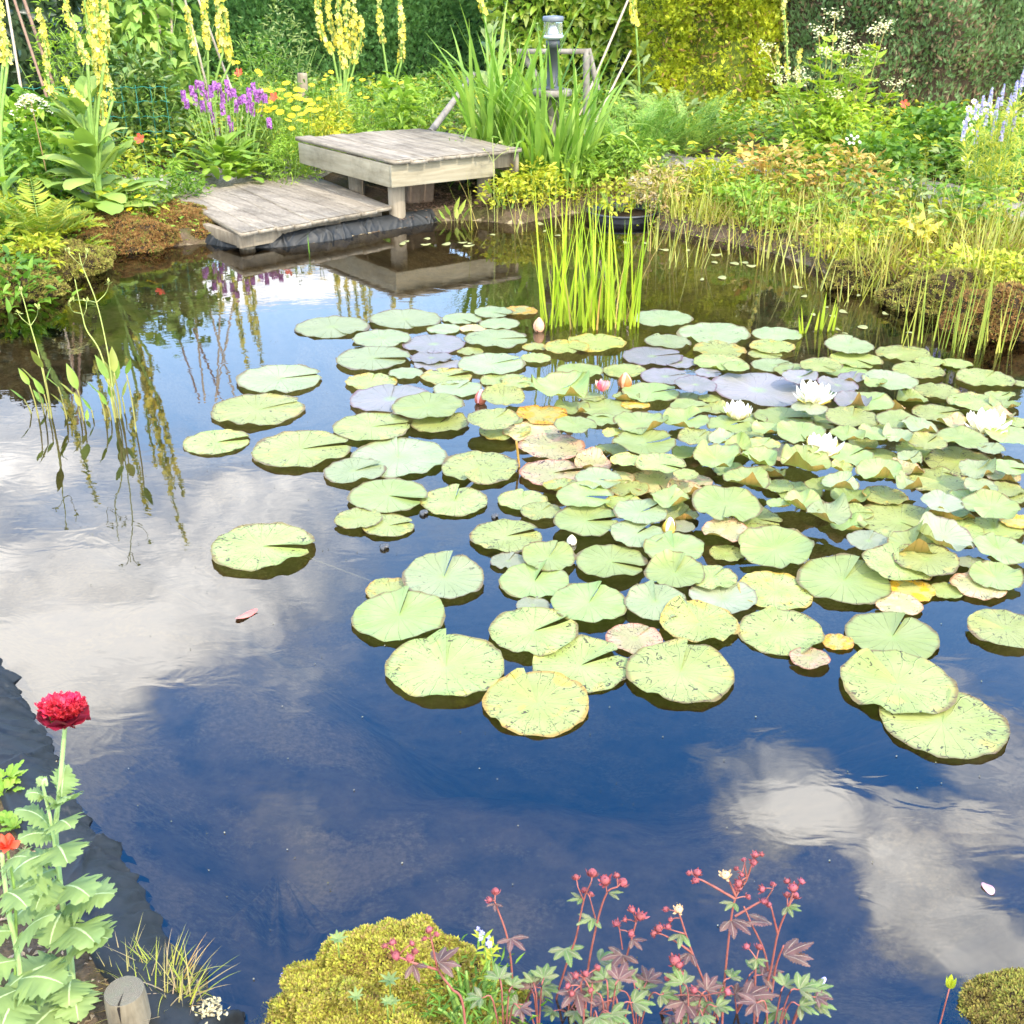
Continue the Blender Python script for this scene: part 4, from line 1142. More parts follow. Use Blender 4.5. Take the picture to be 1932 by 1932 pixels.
mb = MB(); pole(mb, atY(1040, 190, 9.5), atY(985, 100, 9.45), .025, .025); mb.build('brace', GREYW, t)
t2 = MB(); pole(t2, atY(812, 250, 8.7), atY(886, 150, 9.6), .026, .022); pole(t2, atY(880, 156, 9.55), atY(892, 140, 9.7), .027, .027)
tag(t2.build('slanting_rail', GREYW, origin=tuple(atY(812, 250, 8.7))), 'single grey pole slanting up behind the right end of the raised deck', 'rail')
s2 = MB(); pole(s2, atY(944, 300, 8.75), atY(946, 248, 8.75), .028, .026); tag(s2.build('wooden_stake', POSTW, origin=tuple(atY(944, 300, 8.75))), 'short dark wooden stake just behind the raised deck corner', 'stake')
s2 = MB(); pole(s2, atY(572, 190, 9.9), atY(570, 138, 9.9), .045, .04); tag(s2.build('wooden_stake', POSTW, origin=tuple(atY(572, 190, 9.9))), 'short grey wooden stake behind the yellow flower drift', 'stake')
CANE = plain('bamboo_cane', (.42, .33, .24), (.56, .46, .36), rough=.6, scale=20)
CANED = plain('brown_cane', (.22, .13, .09), (.33, .21, .15), rough=.7, scale=20)
def cane(p0, p1, Y, label, mat, r=.011, stop=False):
    a = atY(*p0, Y); d = (atY(*p1, Y) - a); k = 1.0 if stop else (2.15 - a.z) / d.z; b = a + d * k
    g_ = a - d * ((a.z - gzp(a.x, Y)) / d.z) if a.z > .2 else a
    mb = MB(); pole(mb, g_, b + Vector((0, .25, 0)), r, r * .8, 6)
    tag(mb.build('garden_cane', mat, origin=tuple(g_)), label, 'garden cane', 'canes in the vegetable bed')
cane((29, 148), (0, 12), 9.0, 'grey cane at far left leaning left, leftmost of three by the dark shrub', CANE)
cane((78, 172), (12, 0), 9.0, 'dark grey cane leaning left, middle of three by the dark shrub', CANED)
cane((86, 140), (31, 0), 9.15, 'reddish brown cane leaning left, right of the three by the dark shrub', CANED, .014)
for k, (a, b, m) in enumerate([((232, 94), (231, 0), CANED), ((259, 84), (264, 10), CANED), ((296, 70), (284, 0), CANE), ((317, 122), (316, 0), CANE), ((356, 56), (340, 0), CANE), ((382, 40), (366, 0), CANE)]):
    cane(a, b, 9.7, ['slim brown cane among climbing beans, leftmost of the bean canes', 'short brown cane among climbing beans, second of the bean canes from left', 'pale cane leaning left in the middle of the climbing beans',
                     'pale upright cane at the right side of the climbing beans', 'pale cane leaning left between beans and yellow mullein', 'pale cane leaning left behind the yellow mullein spikes'][k], m)
cane((1116, 165), (1173, 35), 9.9, 'pale cane leaning right before the laurel hedge', CANE)
cane((1158, 170), (1196, 100), 10.0, 'shorter pale cane leaning right, ending at the grey leaved mullein', CANE, stop=True)
WIRE = plain('green_wire', (.02, .16, .12), (.03, .22, .17), rough=.5)
t = thing('wire_fence', 'green plastic coated wire fence in front of the dark leafy shrub', 'fence', (xat(40, 8.45), 8.45, gzp(xat(40, 8.45), 8.45)))
x0, x1 = xat(-20, 8.45), xat(345, 8.7)
for v in (166, 193, 222, 250):
    z = atY(200, v, 8.5).z; mb = MB(); xx = np.linspace(x0, x1, 60)
    tubes(mb, np.stack([xx, 8.45 + (xx - x0) * .08, z + .006 * np.sin(xx * 55)], -1), .0022, sides=4); mb.build('wire', WIRE, t)
mb = MB()
for xx in np.arange(x0, x1, .1): tubes(mb, [(xx, 8.452 + (xx - x0) * .08, .12), (xx, 8.452 + (xx - x0) * .08, .45), (xx, 8.452 + (xx - x0) * .08, .74)], .0017, sides=4)
mb.build('mesh_wires', WIRE, t)

# ------------------------------------------------------------------ hedges
def hedge(name, label, u0, u1, Y, dep, top, core, sprays, wav=.10, cat='hedge', extra=None):
    x0, x1 = xat(u0, Y), xat(u1, Y); zb = .1
    t = thing(name, label, cat, ((x0 + x1) / 2, Y + dep / 2, zb))
    # billowing body surface: front, top and sides as one bent sheet
    nu, nv = 60, 46
    def surf(s, q):     # s across 0..1, q from front foot (0) over the top to the back (1)
        ang = (s - .5) * 2
        edge = 1 - np.abs(ang) ** 6
        x = x0 + (x1 - x0) * s
        h = top * (1 - .10 * np.abs(ang) ** 4)
        f = np.clip(q / .62, 0, 1); b = np.clip((q - .62) / .38, 0, 1)
        y = Y + dep * .5 * (1 - edge) + dep * .10 * f ** 2 + dep * .9 * b * edge
        z = zb + (h - zb) * np.sin(f * pi / 2 * .999) ** .75 - .12 * b ** 3 * 3
        n = vnoise(np.stack([x, z * 1.1 + y * .4], -1), 1.7, int(abs(x0) * 10)) + .5 * vnoise(np.stack([x, z], -1), 5.0, 3)
        return np.stack([x + 0 * q, y - wav * n, z + wav * .7 * n * f], -1)
    S, Q = np.meshgrid(np.linspace(0, 1, nu), np.linspace(0, 1, nv)); V = surf(S, Q)
    V[..., 1] += .05
    k = np.arange(nv - 1)[:, None] * nu + np.arange(nu - 1)[None]
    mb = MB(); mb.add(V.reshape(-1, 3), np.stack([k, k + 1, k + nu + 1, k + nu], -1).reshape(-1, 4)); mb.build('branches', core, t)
    for nm, mat, n, T, L, Wd, updir, jit, sink, filt in sprays:
        s = rng.uniform(-.01, 1.01, n); q = rng.uniform(0, .9, n) ** .9
        if filt is not None:
            kx = filt(x0 + (x1 - x0) * s, q); sel = rng.random(n) < kx; s, q = s[sel], q[sel]
        P = surf(s, q); e = 1e-3
        nrmv = nrm(np.cross(surf(s + e, q) - P, surf(s, q + e) - P)); nrmv = np.where((nrmv[:, 1:2] > 0) & (q[:, None] < .5), -nrmv, nrmv); nrmv[:, 2] = np.where(q > .55, np.abs(nrmv[:, 2]), nrmv[:, 2])
        m = len(P); P = P + nrmv * rng.uniform(-sink, .035, (m, 1))
        d = nrmv * rng.uniform(.3, 1, (m, 1)) + np.array(updir) + rng.normal(0, jit, (m, 3))
        l = rng.uniform(L[0], L[1], m); scatter(mb := MB(), T, P, d, l, l * Wd, up=nrmv + rng.normal(0, .5, (m, 3)))
        mb.build(nm, mat, t)
    return t
def fan_tpl():
    V = []; Fq = []
    for a, l in ((-.55, .75), (0, 1.0), (.5, .8)):
        d = np.array([sin(a), cos(a), 0]); sd = np.array([d[1], -d[0], 0]) * .085; k = len(V)
        V += [-sd * .5, sd * .5, d * l * .6 + sd * 1.3 + np.array([0, 0, -.04]), d * l * .6 - sd * 1.3 + np.array([0, 0, -.04])]; V += [d * l + np.array([0, 0, -.13]) + sd * .2, d * l + np.array([0, 0, -.13]) - sd * .2]
        Fq += [(k, k + 1, k + 2, k + 3), (k + 3, k + 2, k + 4, k + 5)]
    return np.array(V, float), np.array(Fq), None
FAN = fan_tpl()
def spray_tpl():
    """flat conifer spray: a stem with short side scales"""
    V = []; Fq = []
    def q(a, b, w):
        a, b = np.array(a), np.array(b); d = b - a; s = np.array([-d[1], d[0], 0]); s = s / np.linalg.norm(s) * w
        n = len(V); V.extend([a - s, a + s, b + s * .25, b - s * .25]); Fq.append((n, n + 1, n + 2, n + 3))
    q((0, 0, 0), (0, 1, -.12), .10)
    for k, (y, l) in enumerate([(.18, .34), (.36, .36), (.55, .30), (.72, .22)]):
        for sx in (-1, 1): q((0, y, -.1 * y * y), (sx * l * .75, y + l * .75, -.1 * y * y - .06), .075)
    return np.array(V, float), np.array(Fq), None
SPRAY = spray_tpl()
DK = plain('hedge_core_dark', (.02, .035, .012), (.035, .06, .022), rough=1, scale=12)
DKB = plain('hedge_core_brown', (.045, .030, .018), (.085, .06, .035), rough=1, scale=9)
GHED = leafmat('leylandii_green', [(.05, .17, .06), (.08, .23, .085), (.11, .28, .10)], rough=.6, trans=.25, nscale=2.5)
hedge('conifer_hedge', 'clipped deep green conifer hedge behind the yellow flower spikes in the middle distance', 60, 930, 13.2, 1.6, 1.55, DK, [('foliage', GHED, 80000, FAN, (.04, .08), .7, (0, -.1, .55), .35, .05, None)], wav=.05)
LAUR = leafmat('laurel_leaf', [(.10, .24, .035), (.18, .36, .05), (.28, .46, .09), (.38, .52, .14)], rough=.32, trans=.30, spec=.6)
hedge('laurel_hedge', 'glossy broad leaved laurel hedge directly behind the garden lamp', 925, 1235, 11.8, 1.5, 2.15, DK, [('foliage', LAUR, 11000, tpl(4, 'ovate', .25, .25), (.09, .15), .42, (0, -.35, -.15), .55, .10, None)], wav=.12)
YCON = leafmat('golden_conifer', [(.20, .33, .02), (.31, .45, .03), (.43, .55, .05), (.13, .24, .02)], rough=.6, trans=.3, nscale=3.0)
YBR = leafmat('golden_conifer_brown', [(.22, .13, .04), (.30, .20, .06)], trans=.1)
t = hedge('golden_conifer', 'bright yellow green golden conifer clipped into a block, right of the laurel', 1206, 1490, 11.0, 1.5, 2.3, plain('golden_core', (.08, .11, .015), (.14, .18, .025), rough=1, scale=12), [('foliage', YCON, 110000, FAN, (.035, .065), .8, (0, -.15, .35), .5, .07, lambda x, q: np.clip((q + .14 * vnoise(np.stack([x, q * 4], -1), 4, 5) - .03) * 9, .12, 1)),
          ('brown_twigs', YBR, 6000, SPRAY, (.05, .09), .5, (0, -.1, .1), .5, .08, lambda x, q: (q < .16) * .8)], wav=.11, cat='conifer')
BCON = leafmat('blue_cypress', [(.09, .21, .10), (.13, .28, .14), (.18, .34, .18), (.09, .17, .07)], rough=.6, trans=.22, nscale=2.5)
BBR = leafmat('blue_cypress_brown', [(.20, .125, .07), (.30, .21, .12), (.15, .10, .05)], rough=.8, trans=.1)
def brown_(x, q):
    n = vnoise(np.stack([x * 1.0, q * 2.2], -1), 2.2, 21); xc = (xat(1740, 10.5) - x) / .9
    return np.clip(.15 + .75 * np.exp(-xc * xc) + .5 * n, .03, .95)
hedge('blue_cypress_hedge', 'tall blue green cypress hedge with brown bare patches on the right', 1472, 2110, 10.6, 1.6, 2.9, DKB, [('foliage', BCON, 190000, FAN, (.035, .075), .5, (0.05, -.12, .75), .33, .07, lambda x, q: 1.05 - .62 * brown_(x, q)),
          ('bare_twigs', BBR, 40000, FAN, (.035, .075), .45, (0, -.1, .45), .5, .09, brown_)], wav=.13)
DSH = leafmat('dark_shrub_leaf', [(.012, .035, .018), (.022, .055, .025), (.035, .08, .04)], rough=.35, trans=.15, spec=.6)
hedge('dark_shrub', 'tall dark leaved shrub in the top left corner behind leaning canes', -420, 128, 10.4, 1.3, 2.15, DK, [('foliage', DSH, 9000, tpl(3, 'ovate', .25, .2), (.08, .14), .5, (0, -.3, -.1), .6, .12, None)], wav=.14, cat='shrub')
# ------------------------------------------------------------------ plant kit
def flower_tpl(n, cup=.25, wid=.9, tip=1.0, rows=1):
    V = [(0, 0, 0)]; Ft = []; Fq = []
    for i in range(n):
        a = 2 * pi * i / n; h = wid * pi / n
        k = len(V)
        for r, da, y in ((.62, -h, cup * .45), (tip, -h * .45, cup), (tip, h * .45, cup), (.62, h, cup * .45)):
            V.append((r * cos(a + da), y, r * sin(a + da)))
        Fq.append((0, k, k + 1, k + 2)); Ft.append((0, k + 2, k + 3))
    return np.array(V, float), np.array(Fq), np.array(Ft)
F5, F8, F12 = flower_tpl(5), flower_tpl(8, .12), flower_tpl(13, .10, .95)
FSM = flower_tpl(4, .5, .9)
def g3(x, y, dz=0): return np.array([x, y, gzp(x, y) + dz])
def root(name, label, cat, x, y, group=None, z=None):
    return thing(name, label, cat, (x, y, gzp(x, y) if z is None else z), group)
def inst(name, me, parent, pos, d, s=1.0):
    o = bpy.data.objects.new(name, me); COL.objects.link(o); o.parent = parent
    o.location = Vector(pos) - parent.location
    o.rotation_mode = 'QUATERNION'; o.rotation_quaternion = Vector((0, 1, 0)).rotation_difference(Vector(d).normalized()); o.scale = (s, s, s)
    return o
def mesh_of(T, mat, name, r=1.0, extra=None):
    mb = MB(); V, Fq, Ft = T; mb.add(V * r, Fq, Ft); mats = [mat]; mi = [0] * (len(Fq) + (len(Ft) if Ft is not None else 0))
    if extra:
        T2, m2, r2, dy = extra; V2 = T2[0] * r2 + np.array([0, dy, 0]); 
        nq, nt2 = len(Fq), len(Ft); mb.add(V2, T2[1], T2[2]); mats.append(m2)
        mi = [0] * nq + [1] * len(T2[1]) + [0] * nt2 + [1] * len(T2[2])
    o = mb.build(name, mats, midx=mi); me = o.data; bpy.data.objects.remove(o); return me

G_MID = leafmat('leaf_mid_green', [(.06, .17, .025), (.10, .25, .035), (.15, .33, .055)])
G_LITE = leafmat('leaf_light_green', [(.13, .30, .04), (.20, .40, .06), (.28, .48, .10)])
G_YEL = leafmat('leaf_yellow_green', [(.22, .36, .03), (.34, .46, .05), (.45, .52, .09)])
G_DARK = leafmat('leaf_dark_green', [(.025, .075, .02), (.045, .12, .03), (.07, .17, .045)], spec=.5)
G_GREY = leafmat('leaf_grey_green', [(.13, .25, .10), (.20, .33, .15), (.27, .40, .20)])
G_BROWN = leafmat('leaf_dry', [(.30, .20, .08), (.42, .30, .12), (.36, .36, .08)], trans=.2)
G_ORANGE = leafmat('leaf_orange_brown', [(.45, .26, .06), (.55, .38, .12), (.40, .40, .08)], trans=.25)
G_FERN = leafmat('fern_green', [(.14, .27, .03), (.22, .34, .04), (.32, .37, .06)])
G_REED = leafmat('reed_green', [(.22, .40, .03), (.32, .50, .05), (.42, .56, .08)], trans=.4)
G_IRIS = leafmat('iris_green', [(.11, .28, .04), (.17, .36, .07), (.26, .46, .12)], trans=.35)
STEM = plain('green_stem', (.16, .28, .05), (.26, .38, .09), scale=30)
STEMB = plain('brown_stem', (.28, .16, .08), (.38, .26, .12), scale=30)
YEL = leafmat('mullein_yellow', [(.74, .62, .06), (.80, .70, .14), (.78, .73, .28)], rough=.6, trans=.3)
YBUD = leafmat('mullein_bud', [(.42, .46, .14), (.55, .56, .22)], trans=.2)
GOLD = leafmat('golden_ray', [(.82, .58, .01), (.86, .66, .02)], rough=.6, trans=.2)
ORNG = leafmat('orange_disc', [(.55, .30, .01), (.65, .38, .02)], trans=0)

def frond(mb, mbs, base, az, L, tilt, bend, wid, npair, lw=.28, fwd=.55, shape='lance', sub=False):
    P, d = centre([base], az, L, tilt, bend, 14); P, d = P[0], d[0]
    if mbs is not None: tubes(mbs, P, L * .006, L * .002, 4)
    t = np.linspace(.12, .98, npair); pos = np.stack([np.interp(t, np.linspace(0, 1, 15), P[:, k]) for k in range(3)], -1)
    dd = nrm(np.stack([np.interp(t, np.linspace(0, 1, 15), d[:, k]) for k in range(3)], -1))
    side = np.array([-sin(az), cos(az), 0]); up = nrm(np.cross(dd, side[None])) * -1
    ll = wid * np.sin(pi * np.clip(t * .86 + .12, 0, 1)) ** .8
    for s in (-1, 1):
        dr = side[None] * s + dd * fwd + rng.normal(0, .10, pos.shape) + np.array([0, 0, -.15])
        if sub:
            for q in np.linspace(.12, 1, 6):
                pp = pos + nrm(dr) * (ll * q)[:, None]
                for s2 in (-1, 1):
                    d2 = nrm(dr) * .7 + s2 * dd * .8 + rng.normal(0, .1, pos.shape); l2 = ll * .34 * (1.15 - q) + .006
                    scatter(mb, tpl(2, shape, .2, .1), pp, d2, l2, l2 * lw * 1.5, up=up + rng.normal(0, .2, pos.shape))
        else: scatter(mb, tpl(3, shape, .2, .25), pos, dr, ll, ll * lw, up=up + rng.normal(0, .15, pos.shape))
def fernclump(name, label, cat, x, y, n, L, wid, mat, tilt=(.5, 1.2), bend=-1.2, npair=22, z=None, sub=False, lw=.28, group=None, spread=.06):
    t = root(name, label, cat, x, y, group, z); b = np.array(t.location); mb, ms = MB(), MB()
    for i in range(n):
        az = 2 * pi * i / n + random.uniform(-.3, .3)
        frond(mb, ms, b + np.array([cos(az), sin(az), 0]) * random.uniform(0, spread), az, L * random.uniform(.7, 1.1), random.uniform(*tilt), bend * random.uniform(.6, 1.2), wid * random.uniform(.8, 1.1), npair, lw, sub=sub)
    mb.build('fronds', mat, t); ms.build('stems', STEM, t); return t
def herb(name, label, cat, u, Y, hgt, rad, mat, n, L, wr=.45, shape='ovate', x=None, group=None, nst=9, droop=.25, up=.35, ry=None, z=None, stemmat=None, dens=.6, rows=3, mat2=None):
    x = xat(u, Y) if x is None else x
    t = root(name, label, cat, x, Y, group, z); b = np.array(t.location)
    th = rng.uniform(0, 2 * pi, n); q = rng.uniform(0, 1, n) ** dens; hh = rng.uniform(.03, 1, n) ** .8
    rr = rad * q * np.sqrt(np.clip(1 - (hh * .92) ** 2.2, .05, 1)) * (1 + .35 * vnoise(np.stack([th, hh * 3], -1), 1.5, int(abs(u)) + 3))
    P = b + np.stack([rr * np.cos(th), rr * np.sin(th) * (ry or 1), hh * hgt * (1 + .22 * vnoise(np.stack([rr * np.cos(th), rr * np.sin(th)], -1), 9, int(abs(u)) + 8))], -1)
    P[:, 2] = np.maximum(P[:, 2], b[2] + .005)
    d = np.stack([np.cos(th), np.sin(th), up + 0 * th], -1) + rng.normal(0, .55, (n, 3))
    l = rng.uniform(.65, 1.15, n) * L
    mb = MB(); scatter(mb, tpl(rows, shape, .25, droop), P, d, l, l * wr); mb.build('foliage', mat, t)
    az = rng.uniform(0, 2 * pi, nst); ms = MB()
    stalks(ms, b + np.stack([np.cos(az), np.sin(az), 0 * az], -1) * rad * .25, az, hgt * rng.uniform(.7, .95, nst), rng.uniform(1.1, 1.5, nst), -.25, .0045, .002, sides=4); ms.build('stems', stemmat or STEM, t)
    return t

# ------------------------------------------------------------------ mulleins
def spike(parent, pts, r=.018, dens=230, top=.9, flower=.017, open_=.5):
    P = smooth_path(pts, 10); L = np.linalg.norm(np.diff(P, axis=0), axis=1).sum(); m = int(dens * L)
    t = rng.uniform(0, 1, m); idx = t * (len(P) - 1)
    c = np.stack([np.interp(idx, np.arange(len(P)), P[:, k]) for k in range(3)], -1)
    th = rng.uniform(0, 2 * pi, m); thin = 1 - .55 * t ** 3
    dirs = np.stack([np.cos(th), np.sin(th), rng.uniform(-.1, .5, m)], -1)
    pos = c + nrm(dirs) * (r * thin)[:, None]
    isf = rng.random(m) < open_ * np.clip(1.25 - t * .5, 0, 1) * (.55 + .6 * (vnoise(np.stack([idx * .8, th], -1), 1.0, m % 97) > -.1))
    mb = MB(); s = rng.uniform(.75, 1.15, m) * flower
    scatter(mb, F5, pos[isf], dirs[isf], s[isf], s[isf], up=rng.normal(0, 1, (isf.sum(), 3)))
    nb = ~isf; scatter(mb, FSM, pos[nb] - nrm(dirs[nb]) * .008, dirs[nb], s[nb] * .55, s[nb] * .42, up=rng.normal(0, 1, (nb.sum(), 3)))
    tubes(mb, P, .010, .004, 5)
    nq = sum(len(a) for a in mb.q); n1 = sum(len(a) for a in mb.q[:1]); n2 = len(mb.q[1]) if len(mb.q) > 1 else 0
    q0, q1, q2 = [len(a) for a in (mb.q + [np.zeros((0, 4))] * 3)[:3]]; t0, t1, t2 = [len(a) for a in (mb.t + [np.zeros((0, 3))] * 3)[:3]]
    mi = np.concatenate([np.full(q0, 0), np.full(q1, 1), np.full(q2, 2), np.full(t0, 0), np.full(t1, 1), np.full(t2, 2)])
    o = mb.build('flower_spike', [YEL, YBUD, STEM], parent, midx=mi); return o
def mullein(label, u, Y, spikes, nros, Lr, leafy_top=None, mat=None, r=.019, dens=230, fl=.018, x=None, open_=.5):
    x = xat(u, Y) if x is None else x
    t = root('mullein', label, 'mullein', x, Y, 'yellow mulleins'); b = np.array(t.location)
    mb = MB(); k = nros
    az = rng.uniform(0, 2 * pi, k); hz = rng.uniform(0, 1, k) ** 1.3; L = Lr * (1.05 - .55 * hz) * rng.uniform(.75, 1.1, k)
    blades(mb, b + np.stack([np.cos(az) * .02, np.sin(az) * .02, hz * (leafy_top or .35)], -1), az, L, .45 + .5 * hz + rng.normal(0, .2, k), -1.15 + .4 * hz + rng.normal(0, .35, k), L * .48, n=8, shape='oblong', fold=.22, ruffle=.035)
    mb.build('leaf_rosette', mat or G_MULL, t)
    for s in spikes:
        dy = random.uniform(-.08, .08)
        pts = [atY(u_, v_, Y + dy) for u_, v_ in s]; spike(t, pts, r=r, dens=dens, flower=fl, open_=open_)
        ms = MB(); mid = Vector((b[0] * .7 + pts[0].x * .3, Y, b[2] + max(.12, (pts[0].z - b[2]) * .55)))
        tubes(ms, smooth_path([b, mid, pts[0]], 6), .012, .009, 6); ms.build('stem', STEM, t)
    return t
G_MULL = leafmat('mullein_leaf', [(.15, .31, .075), (.21, .38, .10), (.28, .45, .15)], rough=.7, trans=.28, nscale=4)
mullein('big branched yellow mullein with broad green leaf rosette left of the low deck', 188, 7.15, [[(196, 240), (188, 120), (170, -60), (158, -330)], [(184, 140), (178, 30), (176, -160)], [(200, 100), (196, 0), (190, -180)], [(165, 120), (140, 60), (112, -40), (98, -200)], [(150, 190), (98, 175), (86, 90), (73, 18)], [(165, 195), (140, 178), (122, 150)], [(212, 190), (205, 150), (198, 128)], [(196, 120), (168, 60), (150, -90)]], 60, .40, leafy_top=.72)
mullein('yellow mullein spike cut by the left edge of the picture', 14, 6.9, [[(6, 118), (0, 20), (-14, -160)], [(14, 120), (13, 70)]], 14, .25, leafy_top=.45, mat=G_LITE)
mullein('yellow mullein of three spikes behind the purple betony clump', 400, 9.6, [[(368, 104), (360, 60), (352, 14)], [(392, 92), (386, 20), (380, -140)], [(435, 118), (424, 40), (412, -130)], [(420, 100), (412, 40), (410, -60)]], 16, .26, r=.023, fl=.021)
mullein('many-branched candelabra yellow mullein before the conifer hedge', 650, 10.2, [[(628, 100), (606, 60), (600, 10), (600, -60)], [(650, 130), (640, 60), (636, -60)], [(655, 110), (654, 40), (652, -130)], [(664, 100), (668, 40), (660, -80)], [(670, 118), (682, 70), (680, 30)], [(640, 90), (622, 40), (617, -70)]], 18, .26, r=.022, fl=.021, dens=210)
mullein('yellow mullein with two separate spikes right of the candelabra mullein', 740, 10.3, [[(722, 80), (716, 30), (712, -40)], [(757, 118), (758, 50), (752, -30)]], 14, .24, r=.024, fl=.021)
mullein('tall leafy mullein with its flowers at the top edge, left of the garden lamp', 925, 9.3, [[(915, 26), (905, 0), (898, -80)]], 34, .24, leafy_top=.98, mat=G_GREY)
mullein('grey leaved mullein with a yellow spike between laurel and golden conifer', 1205, 10.2, [[(1200, 50), (1194, 10), (1190, -120)]], 30, .26, leafy_top=.75, mat=G_GREY, r=.028)
mullein('thin cream mullein spikes against the blue cypress hedge', 1486, 9.8, [[(1488, 190), (1484, 80), (1476, -20), (1474, -60)], [(1470, 170), (1468, 120), (1466, 86)], [(1505, 160), (1506, 120), (1510, 92)]], 10, .2, r=.022, fl=.018, open_=.2)

# ------------------------------------------------------------------ betony
bx, by = xat(428, 8.45), 8.45
t = root('betony', 'purple betony clump with oblong dark green leaves behind the low deck', 'betony', bx, by); b = np.array(t.location)
mb = MB(); k = 190; az = rng.uniform(0, 2 * pi, k); rad = rng.uniform(.03, .30, k)
blades(mb, b + np.stack([rad * np.cos(az), rad * np.sin(az), .03 + .26 * rng.random(k) * (1 - rad / .36)], -1), az, rng.uniform(.12, .20, k), rng.uniform(.3, 1.0, k), rng.uniform(-1.6, -.8, k), .075, n=6, shape='oblong', fold=.25)
mb.build('foliage', leafmat('betony_leaf', [(.10, .24, .03), (.15, .32, .045), (.22, .40, .07)], spec=.5), t)
PURP = leafmat('betony_purple', [(.20, .05, .28), (.38, .11, .46), (.48, .18, .56), (.60, .32, .64)], trans=.25)
for (u, v) in [(346, 180), (352, 195), (362, 172), (372, 160), (381, 165), (388, 180), (398, 172), (405, 162), (414, 168), (420, 185), (432, 178), (441, 175), (452, 190), (460, 186), (468, 200), (470, 178), (478, 166), (484, 180), (493, 178), (500, 186), (382, 200), (395, 202), (420, 205), (445, 200), (402, 222), (432, 228), (476, 205), (492, 208), (508, 232), (368, 186), (411, 250), (437, 240), (428, 162)]:
    Yf = by + random.uniform(.0, .5); p = atY(u, v, Yf); mb = MB()
    m = 80; q = rng.uniform(0, 1, m); th = rng.uniform(0, 2 * pi, m); ln_ = random.uniform(.05, .09); dr = np.stack([np.cos(th), np.sin(th), .3 + 0 * th], -1)
    scatter(mb, FSM, np.array(p) + dr * .012 + np.stack([0 * q, 0 * q, (q - .6) * ln_], -1), dr, .009, .008)
    nq, ntt = len(mb.q[0]), len(mb.t[0])
    s0 = Vector((b[0] + (p.x - b[0]) * .55, b[1] + (Yf - b[1]) * .5, b[2] + .05)); tubes(mb, smooth_path([s0, s0.lerp(p, .5) + Vector((random.uniform(-.02, .02), 0, .03)), p], 4), .003, .0025, 4)
    mb.build('flower_spike', [PURP, STEM], t, midx=np.concatenate([np.zeros(nq), np.ones(len(mb.q[1])), np.zeros(ntt), np.ones(len(mb.t[1]))]))

# ------------------------------------------------------------------ yellow daisies
DAISY = mesh_of(F12, GOLD, 'flower', .031, (F8, ORNG, .010, .004))
DAISYS = mesh_of(F8, GOLD, 'flower', .021, (F8, ORNG, .007, .003))
def daisies(label, pix, Y, mat, me, hgt, name='golden_daisy', group='golden daisies', n=700, L=.05, rad=.24, wr=.3):
    us = [p[0] for p in pix]; u0 = sum(us) / len(us)
    t = herb(name, label, 'daisy', u0, Y, hgt, rad, mat, n, L, wr, 'lance', group=group, nst=14)
    b = t.location
    ms = MB()
    for (u, v) in pix:
        p = atY(u, v, Y + random.uniform(-.15, .15)); d = Vector((random.uniform(-.35, .35), -.25 + random.uniform(-.4, .15), 1))
        inst('flower', me, t, p, d, random.uniform(.85, 1.25))
        s0 = Vector((b.x + (p.x - b.x) * .7, b.y + (p.y - b.y) * .6, b.z + .05)); tubes(ms, smooth_path([s0, s0.lerp(p, .55) + Vector((0, 0, .02)), p], 4), .0025, .002, 4)
    ms.build('flower_stems', STEM, t)
    return t
ZT = lambda L: [zp('T', *p) for p in L]
daisies('thickest golden daisy clump beside the purple betony', ZT([(1460, 500), (1490, 505), (1550, 498), (1580, 460), (1590, 525), (1600, 555), (1640, 495), (1660, 500), (1640, 530), (1650, 545), (1540, 545), (1515, 595), (1480, 608), (1450, 585), (1480, 560), (1430, 610)]), 8.9, G_LITE, DAISY, .42)
daisies('golden daisy clump in the middle of the drift behind the raised deck', ZT([(1700, 555), (1720, 575), (1635, 600), (1590, 665), (1610, 710), (1670, 630), (1705, 608), (1740, 610), (1545, 620), (1610, 640), (1660, 665)]), 8.6, G_LITE, DAISY, .34)
daisies('golden daisy clump nearest the raised deck at the right of the drift', ZT([(1775, 650), (1805, 585), (1725, 690), (1820, 705), (1885, 710), (1910, 690), (1770, 605), (1840, 660), (1860, 735), (1820, 735), (1680, 670)]), 8.75, G_YEL, DAISYS, .32)
daisies('sparse small golden daisy clump among pale green leaves behind the deck', ZT([(1830, 400), (1790, 440), (1840, 490), (1870, 470), (1900, 520), (1760, 545), (1930, 440), (1720, 470), (1800, 420)]), 9.5, G_YEL, DAISYS, .40)
daisies('loose golden daisies with long stems in front of the two-spiked mullein', [zp('U', *p) for p in [(285, 435), (345, 442), (515, 455), (558, 458), (448, 460), (172, 398), (330, 520), (365, 540), (480, 575), (400, 615), (580, 690), (475, 630)]], 9.3, G_LITE, DAISYS, .40)
daisies('golden daisies standing high behind the betony clump', ZT([(1310, 345), (1420, 390), (1440, 415), (1430, 400), (925, 588), (1165, 335)])[:4], 9.2, G_MID, DAISYS, .45)
daisies('low small golden flowers on the mossy bank left of the low deck', ZT([(655, 1040), (690, 1025), (735, 1060), (760, 1085), (795, 1090), (765, 1125), (690, 1140), (620, 1130), (715, 1155), (690, 1100), (730, 1020), (770, 1135)]), 7.15, G_MID, DAISYS, .16, 'bank_daisy', None, 420, .04, .15)
herb('leafy_plant', 'pale leafy upright plant without flowers behind the raised deck right of the daisies', 'plant', 760, 8.95, .62, .14, G_LITE, 240, .12, .42, 'lance')

